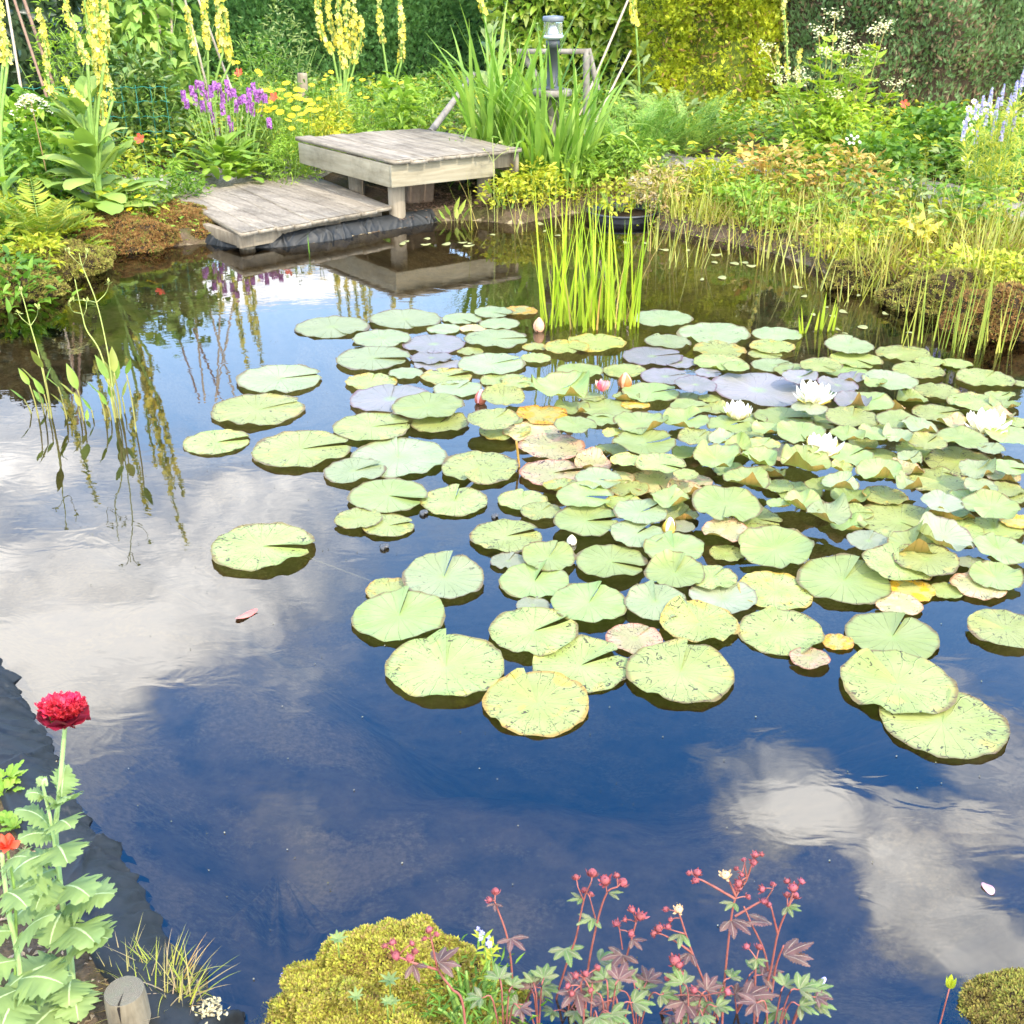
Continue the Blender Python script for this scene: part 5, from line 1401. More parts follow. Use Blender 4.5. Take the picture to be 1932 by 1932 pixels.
# ------------------------------------------------------------------ beans, shrubs, herbs of the left bed
BEAN = leafmat('bean_leaf', [(.13, .30, .07), (.20, .39, .10), (.28, .46, .14)], rough=.55, trans=.3)
for k, (u, Y, hh) in enumerate([(216, 9.5, 1.15), (262, 9.75, 1.22), (305, 9.55, 1.18), (345, 9.9, 1.1)]):
    herb('climbing_bean', ['climbing bean plant with big pale leaves, leftmost of four on the canes', 'climbing bean plant, second of four from the left, on short brown canes', 'climbing bean plant, third of four from the left, on the pale upright cane', 'climbing bean plant beside the three-spiked mullein, rightmost of the four'][k], 'bean plant', u, Y, hh, .24, BEAN, 330, .11, .75, 'heart', group='climbing beans', nst=5, droop=.4, up=-.2, dens=.7)
PEON = leafmat('dark_glossy_leaf', [(.035, .10, .02), (.06, .15, .03), (.10, .22, .05), (.20, .30, .11)], rough=.4, spec=.5, trans=.2)
herb('leafy_shrub', 'dense dark green leafy shrub behind the green wire fence', 'shrub', 275, 8.85, .75, .40, PEON, 1100, .10, .40, 'lance', nst=12)
L_ = [('leafy_plant', 'light green leafy plant at the left edge under the leaning canes', 30, 8.3, .52, .34, G_LITE, 500, .10, .5, 'ovate'),
      ('leafy_plant', 'mid green leafy plant between the leaning canes and the big mullein', 110, 8.5, .50, .34, G_MID, 500, .10, .5, 'ovate'),
      ('feathery_plant', 'bright green feathery plant left of the climbing beans', 135, 9.3, .95, .22, G_LITE, 700, .07, .22, 'lance'),
      ('leafy_plant', 'pale green low plant between betony and big mullein', 315, 7.9, .26, .22, G_LITE, 420, .055, .4, 'lance'),
      ('leafy_plant', 'small bright green plant left of the betony leaves', 352, 7.75, .20, .16, G_MID, 300, .05, .35, 'lance'),
      ('leafy_plant', 'pale yellow flowered euphorbia-like plant right behind the big mullein', 240, 7.7, .30, .14, G_YEL, 260, .04, .45, 'ovate'),
      ('leafy_plant', 'mid green plant below the candelabra mullein', 575, 9.7, .45, .35, G_MID, 600, .06, .3, 'lance'),
      ('leafy_plant', 'bushy mid green plant at the foot of the conifer hedge, left part', 500, 10.6, .72, .42, G_MID, 700, .06, .35, 'lance'),
      ('leafy_plant', 'grey green bushy plant with tiny pink flowers beside the conifer hedge', 545, 11.2, .92, .36, G_GREY, 600, .06, .3, 'lance'),
      ('leafy_plant', 'green plant with blue flower spires before the conifer hedge', 830, 10.3, .50, .34, G_MID, 600, .06, .35, 'lance'),
      ('leafy_plant', 'green leafy plant left of the slanting grey pole', 790, 9.5, .42, .28, G_LITE, 420, .07, .4, 'lance'),
      ('leafy_plant', 'dark green plant at the foot of the laurel behind the hand rail', 1085, 10.6, .35, .45, G_MID, 500, .07, .4, 'ovate'),
      ('leafy_plant', 'green plant at the foot of the golden conifer', 1255, 10.0, .34, .30, G_GREY, 300, .10, .45, 'ovate'),
      ('leafy_plant', 'dark plant under the raised deck edge beside the joist', 900, 8.2, .30, .22, G_MID, 300, .07, .35, 'lance'),
      ('leafy_plant', 'low mid green plant left of the daisies behind the low deck', 545, 8.35, .30, .26, G_LITE, 500, .05, .25, 'lance'),
      ('leafy_plant', 'low light green plant behind the left corner of the raised deck', 620, 8.75, .28, .25, G_YEL, 450, .05, .25, 'lance'),
      ('leafy_plant', 'low light green plant behind the middle of the raised deck', 720, 9.0, .30, .30, G_LITE, 500, .05, .25, 'lance'),
      ('leafy_plant', 'bushy pale leaves around the foot of the big mullein', 120, 7.6, .36, .32, G_LITE, 420, .09, .5, 'ovate'),
      ('leafy_plant', 'leafy clump with lobed leaves at the left edge below the umbel', 45, 7.4, .40, .30, G_MID, 420, .08, .45, 'ovate'),
      ('bank_shrub', 'low green leaved shrub overhanging the water at the left edge', 20, 5.75, .24, .26, G_MID, 420, .075, .42, 'lance'),
      ('bank_shrub', 'yellowish green shrublet above the mossy left bank', 70, 6.15, .20, .20, G_YEL, 300, .06, .42, 'lance')]
for nm, lb, u, Y, h_, r_, m_, n_, L, wr, sh in L_: herb(nm, lb, 'plant', u, Y, h_, r_, m_, n_, L, wr, sh)
fernclump('fern', 'yellow green feathery fern on the left bank above the moss', 'fern', xat(75, 6.5), 6.5, 20, .48, .10, G_FERN, tilt=(.55, 1.25), npair=26, lw=.2)
fernclump('fern', 'second yellow green fern nearer the water, left of the moss bank', 'fern', xat(122, 6.45), 6.45, 13, .30, .07, G_FERN, tilt=(.3, 1.1), npair=22, lw=.2)
fernclump('fern', 'dark green fern at the left edge above the yellow fern', 'fern', xat(10, 6.95), 6.95, 11, .45, .11, G_DARK, npair=20, tilt=(.3, .9))
fernclump('feathery_plant', 'tall feathery green plant right of the garden lamp', 'feathery plant', xat(1195, 8.9), 8.9, 26, .62, .12, leafmat('feather_green', [(.10, .27, .05), (.16, .36, .08), (.24, .44, .12)]), tilt=(.7, 1.4), bend=-.7, npair=16, sub=True, lw=.3, spread=.2)
fernclump('feathery_plant', 'second feathery green plant in front of the golden conifer', 'feathery plant', xat(1290, 9.3), 9.3, 22, .60, .12, leafmat('feather_green2', [(.12, .29, .07), (.19, .38, .10), (.28, .46, .14)]), tilt=(.7, 1.4), bend=-.7, npair=16, sub=True, lw=.3, spread=.2)
fernclump('feathery_plant', 'low feathery plant between the reeds and the feathery plants', 'feathery plant', xat(1120, 8.55), 8.55, 18, .36, .09, G_MID, tilt=(.6, 1.4), bend=-.8, npair=14, sub=True, lw=.34, spread=.15)

# iris-like reeds round the lamp
def bladeclump(name, label, cat, x, y, n, Lr, W, mat, tilt=(1.1, 1.5), bend=(-1.2, -.2), rad=.12, z=None, shape='blade', group=None, nseg=9, dead=0, rx=1.0, ry=1.0):
    t = root(name, label, cat, x, y, group, z); b = np.array(t.location); mb = MB()
    az = rng.uniform(0, 2 * pi, n); rr = rad * np.sqrt(rng.random(n)); L = rng.uniform(*Lr, n); a2 = rng.uniform(0, 2 * pi, n)
    blades(mb, b + np.stack([rr * np.cos(a2) * rx, rr * np.sin(a2) * ry, 0 * az], -1), az, L, rng.uniform(*tilt, n), rng.uniform(*bend, n) * rng.random(n), W * rng.uniform(.7, 1.2, n), n=nseg, shape=shape, fold=.22, wob=.15)
    mb.build('leaves', mat, t)
    if dead:
        mb = MB(); k = dead; az = rng.uniform(0, 2 * pi, k)
        blades(mb, b + np.stack([rad * np.cos(az) * rx * .7, rad * np.sin(az) * ry * .7, 0 * az], -1), az, rng.uniform(*Lr, k) * .8, rng.uniform(*tilt, k), -.4, W * .7, n=7, shape=shape)
        mb.build('dead_leaves', G_ORANGE, t)
    return t
bladeclump('iris_clump', 'tall arching sword leaved clump behind the raised deck, left of the lamp', 'iris', xat(945, 8.35), 8.35, 78, (.75, 1.28), .046, G_IRIS, bend=(-3.2, -.4), rad=.20, tilt=(1.15, 1.5))
bladeclump('iris_clump', 'tall arching sword leaved clump round the foot of the garden lamp', 'iris', xat(1052, 8.15), 8.15, 64, (.6, 1.10), .044, G_IRIS, bend=(-3.2, -.4), rad=.22, tilt=(1.1, 1.5))
bladeclump('iris_clump', 'shorter sword leaved clump right behind the deck joist', 'iris', xat(998, 7.95), 7.95, 22, (.35, .65), .030, G_IRIS, bend=(-1.8, -.2), rad=.12)

# the bright reed clump in the water
p = at(1112, 612)
bladeclump('reed_clump', 'bright yellow green reed clump rising from the pond behind the pads', 'reeds', p.x, p.y, 84, (.28, .74), .0135, G_REED, tilt=(1.2, 1.57), bend=(-.12, .03), rad=.25, z=-.03, dead=8, ry=.5)
p = at(1802, 655)
bladeclump('rush_clump', 'thin pale rushes standing in the water at the right bank', 'rushes', p.x, p.y, 46, (.18, .46), .008, leafmat('rush_green', [(.20, .34, .07), (.30, .42, .10), (.42, .48, .15)]), tilt=(1.35, 1.56), bend=(-.2, .05), rad=.26, z=-.02, shape='grass', ry=.45)
RT = [zp('V', *p) for p in [(235, 1135), (300, 1120), (330, 1190), (380, 1100), (360, 1225), (440, 1215), (482, 1145), (575, 1160), (600, 1135), (690, 1205), (735, 1170), (785, 1230), (870, 1300), (910, 1255), (945, 1310), (1010, 1325), (1045, 1240), (1125, 1385), (1300, 1360), (1330, 1400), (1385, 1425), (1210, 1340)]] + [zp('U', *p) for p in [(1190, 1280), (1255, 1290), (1440, 1270), (950, 1260)]]
RT.sort(); YR = leafmat('sparse_reed', [(.34, .40, .07), (.44, .46, .12), (.42, .30, .10)])
for i, (u, v) in enumerate(RT):
    p = at(u, v)
    bladeclump('reed_tuft', f'sparse thin yellowish reed stems in the shallows, {nth(i, len(RT))} along the far bank', 'reeds', p.x, p.y, random.randint(3, 8), (.10, .44), .008, YR, tilt=(1.05, 1.57), bend=(-.7, .2), rad=.06, z=-.02, shape='grass', group='reed tufts along the far bank')
for i, (u, v) in enumerate([zp('V', *p) for p in [(930, 1515), (1005, 1505), (1060, 1510)]]):
    p = at(u, v); bladeclump('reed_tuft', ['short broad green shoots standing behind the right pads, left of three', 'short broad green shoots behind the right pads, middle of three', 'slanting broad green shoot behind the right pads, right of three'][i], 'reeds', p.x, p.y, 3, (.12, .22), .018, G_REED, tilt=(1.1, 1.5), bend=(-.1, .1), rad=.03, z=-.02, group='short green shoots')
p = at(582, 478)
bladeclump('reed_tuft', 'single thin bent green stem standing in front of the low deck', 'reeds', p.x, p.y, 2, (.12, .2), .006, G_MID, tilt=(1.3, 1.5), bend=(-.1, 0), rad=.01, z=-.02, shape='grass')

# water plantains
def plantain(label, u, v, leaves, fstalks, mat, hscale=1.0, n_leaf=None):
    p0 = at(u, v); t = thing('water_plantain', label, 'water plantain', (p0.x, p0.y, 0), group='water plantains in the pond'); Y = p0.y
    mb, ms = MB(), MB()
    for (lu, lv, ll, lean) in leaves:       # tip of stalk / blade base in the photo
        p = atY(lu, lv, Y + random.uniform(-.05, .05)); b = Vector((p0.x + (p.x - p0.x) * .75, p.y, -.05))
        tubes(ms, smooth_path([b, b.lerp(p, .6) + Vector((.004, 0, 0)), p], 5), .0035, .0025, 5)
        blades(mb, [tuple(p)], [atan2(random.uniform(-.5, .5), lean)], [ll * .78], [1.25 - abs(lean) * .5], [-.5], [ll * .27], n=7, shape='ovate', fold=.3)
    mb.build('leaves', mat, t); ms.build('leaf_stalks', plain('plantain_stalk', (.20, .16, .05), (.30, .30, .08), scale=30), t)
    for st in fstalks:
        mf = MB(); pts = [Vector((p0.x, Y, -.05))] + [atY(a, b, Y) for a, b in st['path']]
        tubes(mf, smooth_path(pts, 6), .0032, .0016, 5)
        for br in st['br']:
            tubes(mf, smooth_path([atY(a, b, Y + (.0 if i == 0 else random.uniform(-.05, .05))) for i, (a, b) in enumerate(br)], 5), .0018, .001, 4)
            e = np.array(atY(*br[-1], Y)); scatter(mf, tpl(2, 'ovate', .3, 0), e + rng.normal(0, .004, (6, 3)), rng.normal(0, .5, (6, 3)) + np.array([0, 0, 1]), .016, .009)
        mf.build('flower_stalk', plain('pale_stalk', (.30, .36, .08), (.42, .46, .14), scale=30), t)
    return t
ZP = lambda x, y: zp('P', x, y)
PLN = leafmat('plantain_leaf', [(.13, .28, .05), (.18, .34, .07), (.24, .30, .08)], trans=.35)
def pl(L): return [(*ZP(a, b), l, s) for a, b, l, s in L]
plantain('water plantain with tall branched flower stalk, leftmost of the group in the left water', *ZP(325, 1060), pl([(190, 870, .10, -.5), (230, 850, .10, -.2), (275, 760, .13, -.1), (290, 850, .08, .1), (285, 930, .10, -.4), (155, 960, .08, -.6), (280, 990, .09, -.6)]), [dict(path=[ZP(300, 900), ZP(240, 640), ZP(195, 485), ZP(160, 350), ZP(125, 235)], br=[[ZP(197, 488), ZP(150, 450), ZP(118, 412)], [ZP(197, 488), ZP(235, 430), ZP(245, 378)], [ZP(150, 310), ZP(135, 280), ZP(140, 265)]])], PLN)
plantain('small water plantain with single curled leaf, right of the leftmost one', *ZP(425, 1090), pl([(375, 880, .10, -.5), (405, 990, .09, -.4), (440, 1060, .07, -.2)]), [], PLN)
plantain('small water plantain with forked yellowish leaves in the middle of the group', *ZP(530, 1080), pl([(500, 900, .14, -.15), (480, 930, .09, -.5), (520, 1010, .08, -.2), (590, 1030, .08, -.2), (560, 1100, .06, 0)]), [], PLN)
plantain('tallest water plantain with branched stalk and many leaves, right side of the group', *ZP(740, 1080), pl([(700, 830, .13, -.2), (735, 790, .13, -.1), (730, 890, .14, -.05), (745, 840, .10, .1), (635, 920, .09, -.3), (725, 950, .08, 0), (690, 1000, .09, -.25), (785, 945, .09, .05)]), [dict(path=[ZP(720, 850), ZP(690, 640), ZP(622, 340), ZP(530, 105), ZP(510, 20)], br=[[ZP(622, 338), ZP(560, 325), ZP(470, 322)], [ZP(622, 338), ZP(680, 280), ZP(703, 215)], [ZP(530, 105), ZP(480, 60), ZP(440, 15)], [ZP(530, 105), ZP(552, 60), ZP(555, 15)]]), dict(path=[ZP(660, 700), ZP(560, 520), ZP(535, 440), ZP(510, 330), ZP(482, 190)], br=[[ZP(525, 410), ZP(470, 395), ZP(450, 360)], [ZP(535, 430), ZP(555, 380), ZP(557, 330)]])], PLN)
plantain('lone slender water plantain with one upright leaf, rightmost of the group', *ZP(865, 1190), pl([(815, 800, .10, .1)]), [], PLN)
ZU = lambda x, y: zp('U', x, y)
PLN2 = leafmat('plantain_leaf_mid', [(.14, .32, .06), (.22, .42, .09), (.32, .48, .12)], trans=.35)
plantain('leafy water plantain in the shallows at the right corner of the raised deck', *ZU(850, 1230), [(*ZU(a, b), l, s) for a, b, l, s in [(800, 1210, .10, -.6), (850, 1170, .14, .15), (870, 1190, .16, .4), (900, 1190, .15, .7), (830, 1190, .13, -.3), (890, 1215, .10, .6), (780, 1230, .08, -.7), (865, 1210, .10, 0)]], [], PLN2)
plantain('upright water plantain with spoon leaves beside the deck joist', *ZU(1075, 1225), [(*ZU(a, b), l, s) for a, b, l, s in [(1055, 1070, .15, -.2), (1030, 1130, .12, -.5), (1090, 1060, .10, .4), (1120, 1090, .10, .5), (1085, 1150, .08, .3)]], [dict(path=[ZU(1072, 1100), ZU(1068, 900), ZU(1062, 760)], br=[[ZU(1068, 900), ZU(1040, 850), ZU(1020, 830)], [ZU(1068, 890), ZU(1110, 850), ZU(1150, 830)], [ZU(1065, 820), ZU(1090, 790), ZU(1110, 790)]])], PLN2)
# ------------------------------------------------------------------ moss banks
def mossmat(name, cols):
    m, nt, nd, lk = newmat(name)
    tc = N(nt, 'ShaderNodeTexCoord'); a = N(nt, 'ShaderNodeTexNoise', i_Scale=14.0, i_Detail=4.0, i_Roughness=.6); lk.new(tc.outputs['Object'], a.inputs[0])
    geo = N(nt, 'ShaderNodeNewGeometry')
    s = math_(nt, 'ADD', math_(nt, 'MULTIPLY', a.outputs[0], .8), math_(nt, 'MULTIPLY', geo.outputs['Random Per Island'], .25))
    r = ramp(nt, [(.32 + .42 * i / (len(cols) - 1), c) for i, c in enumerate(cols)]); lk.new(s, r.inputs[0])
    pb = N(nt, 'ShaderNodeBsdfPrincipled', i_Roughness=.9); pb.inputs['Specular IOR Level'].default_value = .15; lk.new(r.outputs[0], pb.inputs['Base Color'])
    tr = N(nt, 'ShaderNodeBsdfTranslucent'); lk.new(r.outputs[0], tr.inputs[0]); mx = N(nt, 'ShaderNodeMixShader'); mx.inputs[0].default_value = .25
    lk.new(pb.outputs[0], mx.inputs[1]); lk.new(tr.outputs[0], mx.inputs[2]); o = N(nt, 'ShaderNodeOutputMaterial'); lk.new(mx.outputs[0], o.inputs[0]); return m
MOSSR = mossmat('moss_rusty', [(.22, .26, .05), (.24, .15, .05), (.30, .14, .05), (.33, .30, .07)])
MOSSY = mossmat('moss_yellow', [(.22, .13, .05), (.36, .30, .06), (.46, .48, .06), (.38, .26, .10), (.36, .44, .06)])
MOSSB = mossmat('moss_brown', [(.14, .10, .04), (.28, .22, .06), (.30, .32, .06), (.20, .12, .05)])
PEAT = plain('peat', (.018, .013, .009), (.05, .035, .022), rough=1, scale=14, spec=.05)
def moss(label, c, rx, ry, rz, mat, n, L=.016, seed=1, lump=.16, rot=0, name='moss_mound', W=.4):
    t = thing(name, label, 'moss', tuple(c)); mb = MB()
    th = np.linspace(0, 2 * pi, 49)[:-1]; ph = np.linspace(0, pi / 2, 15)
    def S(th, ph):
        d = np.stack([np.cos(th) * np.cos(ph), np.sin(th) * np.cos(ph), np.sin(ph)], -1)
        k = 1 + lump * vnoise(d, 2.2, seed) + lump * .5 * vnoise(d, 5.5, seed + 1)
        q = d * k[..., None] * np.array([rx, ry, rz]); q = np.stack([q[..., 0] * cos(rot) - q[..., 1] * sin(rot), q[..., 0] * sin(rot) + q[..., 1] * cos(rot), q[..., 2]], -1)
        return q + np.array(c)
    A, B = np.meshgrid(th, ph); V = S(A, B); V2 = V[0:1].copy(); V2[..., 2] -= .25
    V = np.concatenate([V2, V]); k = np.arange(15)[:, None] * 48; j = np.arange(48)[None]
    mb.add(V.reshape(-1, 3), np.stack([k + j, k + (j + 1) % 48, k + 48 + (j + 1) % 48, k + 48 + j], -1).reshape(-1, 4)); mb.build('peat_base', PEAT, t)
    A = rng.uniform(0, 2 * pi, n); B = np.arcsin(rng.uniform(0, .999, n)); P = S(A, B); e = 1e-3
    nn = nrm(np.cross(S(A + e, B) - P, S(A, B + e) - P)); d = nn + rng.normal(0, .6, (n, 3)) + np.array([0, 0, .15])
    l = L * rng.uniform(.5, 1.3, n); mb = MB()
    scatter(mb, MTUFT, P - nn * L * .25, d, l, l, up=rng.normal(0, 1, (n, 3))); mb.build('moss', mat, t)
    return t
def mtuft():
    V = []; Fq = []
    for a in range(6):
        an = a * pi / 3; el = .75 + .35 * (a % 2); x, z = cos(an), sin(an)
        px, pz = -z * .16, x * .16; r = cos(el)
        k = len(V); V += [(px * .6, 0, pz * .6), (-px * .6, 0, -pz * .6), (r * x * .7 - px, sin(el) * .7, r * z * .7 - pz), (r * x * .7 + px, sin(el) * .7, r * z * .7 + pz), (r * x * 1.1, sin(el), r * z * 1.1)]
        Fq += [(k, k + 1, k + 2, k + 3), (k + 3, k + 2, k + 4, k + 4)]
    return np.array(V, float), np.array([q for q in Fq if len(set(q)) == 4]), np.array([(q[0], q[1], q[2]) for q in Fq if len(set(q)) == 3])
MTUFT = mtuft()
def gl(u, v, z): p = at(u, v, z); return np.array([p.x, p.y, z])
moss('rusty brown moss cushion on the bank beside the low deck corner', gl(335, 432, .02), .26, .22, .15, MOSSR, 5200, .018, 2)
moss('long rusty green moss bank below the big mullein leaves', gl(215, 462, .0), .40, .24, .16, MOSSR, 6500, .018, 3, rot=.15)
moss('olive brown moss hummock at the left bank under the fern', gl(85, 515, .0), .34, .20, .16, MOSSB, 5200, .018, 4, rot=.3)
moss('dark moss bank at the far left edge of the pond', gl(-20, 560, .0), .34, .24, .16, MOSSB, 4000, .018, 5, rot=.4)
moss('big yellow green sphagnum moss mound in the foreground', gl(728, 1893, -.015) + np.array([0, -.03, 0]), .175, .13, .105, MOSSY, 26000, .010, 7, .24)
moss('brown green moss mound in the bottom right corner', gl(1912, 1925, -.02), .10, .085, .05, MOSSB, 4000, .009, 9, .12)
moss('rusty moss hummock at the right edge of the bank beside the rushes', gl(1910, 622, .0), .28, .22, .20, MOSSR, 4500, .018, 11)
moss('dark peaty hummock with moss crown behind the rushes', gl(1790, 575, .0), .32, .20, .17, MOSSB, 3200, .018, 12)
moss('dark peaty hummock in the middle of the right bank', gl(1660, 535, .0), .30, .17, .13, MOSSB, 2600, .018, 13)
moss('dark peaty hummock behind the black tub', gl(1345, 405, .02), .30, .16, .16, MOSSB, 2600, .018, 14)
herb('moss_tuft_plant', 'creeping green weed with dry stems growing on the right shoulder of the sphagnum mound', 'plant', 890, 1.30, .085, .11, G_MID, 300, .022, .2, 'lance', z=.05, nst=14)
for i, (u, v, s) in enumerate([(637, 1772, .018), (735, 1850, .018), (742, 1975, .013), (672, 1880, .015), (730, 1990, .013)]):
    p = atY(u, min(v, 1890), 1.32 - .02 * i); t = thing('cinquefoil_seedling', ['small green seedling on the left rim of the moss mound', 'pale green five-leaved seedling in the middle of the moss mound', 'green seedling at the bottom of the moss mound', 'greyish seedling on the left flank of the moss mound', 'lowest green seedling on the moss mound'][i], 'seedling', tuple(p), 'seedlings on the moss mound')
    mb = MB(); k = 7; az = np.arange(k) * 2 * pi / k; blades(mb, np.array(p), az, s * rng.uniform(.8, 1.2, k), .5, -.6, s * .38, n=5, shape='lance'); mb.build('leaves', G_GREY, t)
    mb = MB(); tubes(mb, [tuple(p), tuple(p - Vector((0, 0, .015))), tuple(p - Vector((0, 0, .04)))], .0012, .0012, 4); mb.build('stem', STEM, t)

# ------------------------------------------------------------------ black tub with plants
p = at(1178, 418, 0); p.z = -.035; tb = thing('plant_tub', 'round black plastic tub standing in the water at the far bank', 'tub', (p.x, p.y + .12, -.035))
mb = MB(); lathe(mb, (p.x, p.y + .12, -.035), [(.20, -.1), (.215, .06), (.222, .075), (.240, .078), (.244, .084), (.240, .090), (.222, .088), (.212, .05)], 40, sx=1.02); mb.build('rim', plain('black_plastic', (.02, .024, .03), (.05, .055, .065), rough=.35, spec=.5), tb)
mb = MB(); lathe(mb, (p.x, p.y + .12, -.035), [(.214, .055), (.1, .07), (.001, .075)], 30); mb.build('compost', PEAT, tb)
herb('marsh_plant', 'sparse yellowish plant growing in the black tub', 'plant', 0, p.y + .13, .17, .17, G_YEL, 130, .045, .6, 'ovate', x=p.x - .05, z=.03, nst=14)
herb('marsh_plant', 'pale lily-like leaf plant at the right of the black tub', 'plant', 0, p.y + .22, .15, .12, leafmat('pale_marsh', [(.42, .46, .26), (.52, .48, .36), (.40, .30, .24)]), 90, .05, .7, 'ovate', x=p.x + .12, z=.04)

# ------------------------------------------------------------------ right bank
MD = [('marsh_plant', 'variegated yellow green low plant left of the black tub', 1010, 7.75, .26, .24, G_YEL, 520, .045, .55, 'ovate'),
      ('marsh_plant', 'variegated low plant with pale leaves between deck and tub', 955, 7.6, .20, .18, G_YEL, 320, .04, .55, 'ovate'),
      ('marsh_plant', 'green low plant behind the black tub', 1090, 8.1, .26, .30, G_LITE, 480, .06, .4, 'lance'),
      ('marsh_plant', 'pink tinged low plant right of the black tub', 1245, 7.6, .26, .26, leafmat('pinkish_marsh', [(.42, .36, .16), (.38, .42, .12), (.50, .34, .26)]), 420, .05, .35, 'lance'),
      ('marsh_plant', 'yellowing low plant in front of the second feathery plant', 1180, 8.25, .30, .34, G_LITE, 480, .055, .4, 'lance'),
      ('marsh_plant', 'yellow green sedge patch at the near end of the right bank', 1350, 7.6, .28, .30, G_YEL, 460, .06, .3, 'lance'),
      ('marsh_plant', 'orange brown fading leaves in front of the meadowsweet', 1455, 7.7, .30, .34, G_ORANGE, 420, .07, .5, 'ovate'),
      ('marsh_plant', 'orange brown fading leaves right of the meadowsweet foot', 1600, 7.55, .28, .32, G_ORANGE, 380, .06, .5, 'ovate'),
      ('marsh_plant', 'light green strawberry-like patch behind the right bank', 1650, 8.0, .30, .34, G_MID, 560, .07, .6, 'ovate'),
      ('marsh_plant', 'deep green leafy patch at the foot of the blue cypress hedge', 1765, 8.5, .40, .42, G_MID, 700, .08, .6, 'ovate'),
      ('marsh_plant', 'deep green leafy patch left of the white flowered veronica', 1850, 8.1, .34, .36, G_MID, 560, .07, .6, 'ovate'),
      ('marsh_plant', 'pale yellow leafed plant in the middle of the right bank', 1725, 6.25, .16, .15, leafmat('pale_yellow_leaf', [(.62, .60, .12), (.55, .58, .16), (.70, .64, .25)]), 90, .07, .55, 'ovate'),
      ('marsh_plant', 'green leafy plant low on the bank right of the orange leaves', 1410, 7.25, .20, .24, G_LITE, 300, .05, .6, 'ovate'),
      ('marsh_plant', 'light green creeping patch on the bank above the rushes', 1840, 5.75, .12, .30, G_YEL, 420, .035, .8, 'ovate'),
      ('marsh_plant', 'light green creeping patch above the middle peat hummock', 1620, 6.4, .12, .32, G_YEL, 420, .032, .8, 'ovate'),
      ('marsh_plant', 'light green creeping patch left of the middle peat hummock', 1480, 6.95, .12, .30, G_LITE, 400, .032, .8, 'ovate'),
      ('marsh_plant', 'creeping pale leaves at the right edge of the bank', 1935, 5.6, .12, .26, G_YEL, 380, .035, .8, 'ovate')]
for nm, lb, u, Y, h_, r_, m_, n_, L, wr, sh in MD: herb(nm, lb, 'plant', u, Y, h_, r_, m_, n_, L, wr, sh)
GT = [(1300, 7.3), (1345, 7.15), (1390, 7.35), (1430, 7.0), (1500, 7.25), (1530, 6.7), (1570, 7.0), (1610, 6.55), (1660, 6.8), (1690, 6.2), (1735, 6.6), (1770, 6.05), (1790, 6.9), (1820, 6.4), (1870, 6.0), (1900, 6.5), (1935, 6.1), (1560, 6.35), (1460, 7.5), (1720, 7.2), (1650, 5.95), (1855, 5.6)]
GT.sort(); GRS = leafmat('bank_grass', [(.22, .34, .05), (.34, .42, .08), (.45, .42, .14), (.28, .40, .06)])
for i, (u, Y) in enumerate(GT):
    bladeclump('grass_tuft', f'yellowish grass tuft on the right bank, {nth(i, len(GT))}', 'grass', xat(u, Y), Y, random.randint(26, 46), (.14, .38), .009, GRS, tilt=(.7, 1.5), bend=(-1.0, .1), rad=.12, shape='grass', group='grass tufts on the right bank', dead=8)
# meadowsweet
mx_, my_ = xat(1560, 8.65), 8.65
t = root('meadowsweet', 'tall meadowsweet with creamy flower heads in front of the blue cypress hedge', 'meadowsweet', mx_, my_); b = np.array(t.location)
mb, ms = MB(), MB(); MSW = leafmat('meadowsweet_leaf', [(.16, .34, .03), (.24, .43, .05), (.34, .50, .08)]); CREAMF = leafmat('cream_blossom', [(.62, .58, .30), (.72, .69, .44)], trans=.2)
for (u, v) in [(1447, 90), (1470, 150), (1500, 140), (1545, 60), (1575, 30), (1590, 70), (1600, 95), (1625, 95), (1655, 60), (1672, 48), (1640, 110), (1560, 100), (1520, 150), (1690, 160), (1610, 130), (1580, 180)]:
    Yf = my_ + random.uniform(-.25, .25); p = atY(u, v, Yf); s0 = Vector((b[0] + (p.x - b[0]) * .35 + random.uniform(-.04, .04), b[1] + (Yf - b[1]) * .4, b[2]))
    pth = smooth_path([s0, s0.lerp(p, .5) + Vector((random.uniform(-.02, .02), 0, .05)), p], 8); tubes(ms, pth, .005, .003, 5)
    for q in np.linspace(.12, .86, 10):
        c_ = pth[int(q * (len(pth) - 1))]; az = random.uniform(0, 2 * pi)
        frond(mb, None, c_, az, random.uniform(.13, .22) * (1.15 - .5 * q), .7, -1.1, .075, 6, .45, shape='ovate')
    mf = MB(); m = 64
    off = rng.normal(0, 1, (m, 3)) * np.array([.040, .03, .022]); off[:, 2] += np.abs(off[:, 0]) * .3
    scatter(mf, F5, np.array(p) + off, rng.normal(0, .4, (m, 3)) + np.array([0, -.2, 1]),   .0075, .0075); mf.build('flower_head', CREAMF, t)
mb.build('foliage', MSW, t); ms.build('stems', plain('reddish_stem', (.36, .22, .08), (.30, .34, .10), scale=12), t)
herb('leafy_plant', 'bushy light green growth at the foot of the meadowsweet', 'plant', 1570, 8.35, .45, .45, MSW, 800, .075, .42, 'lance')
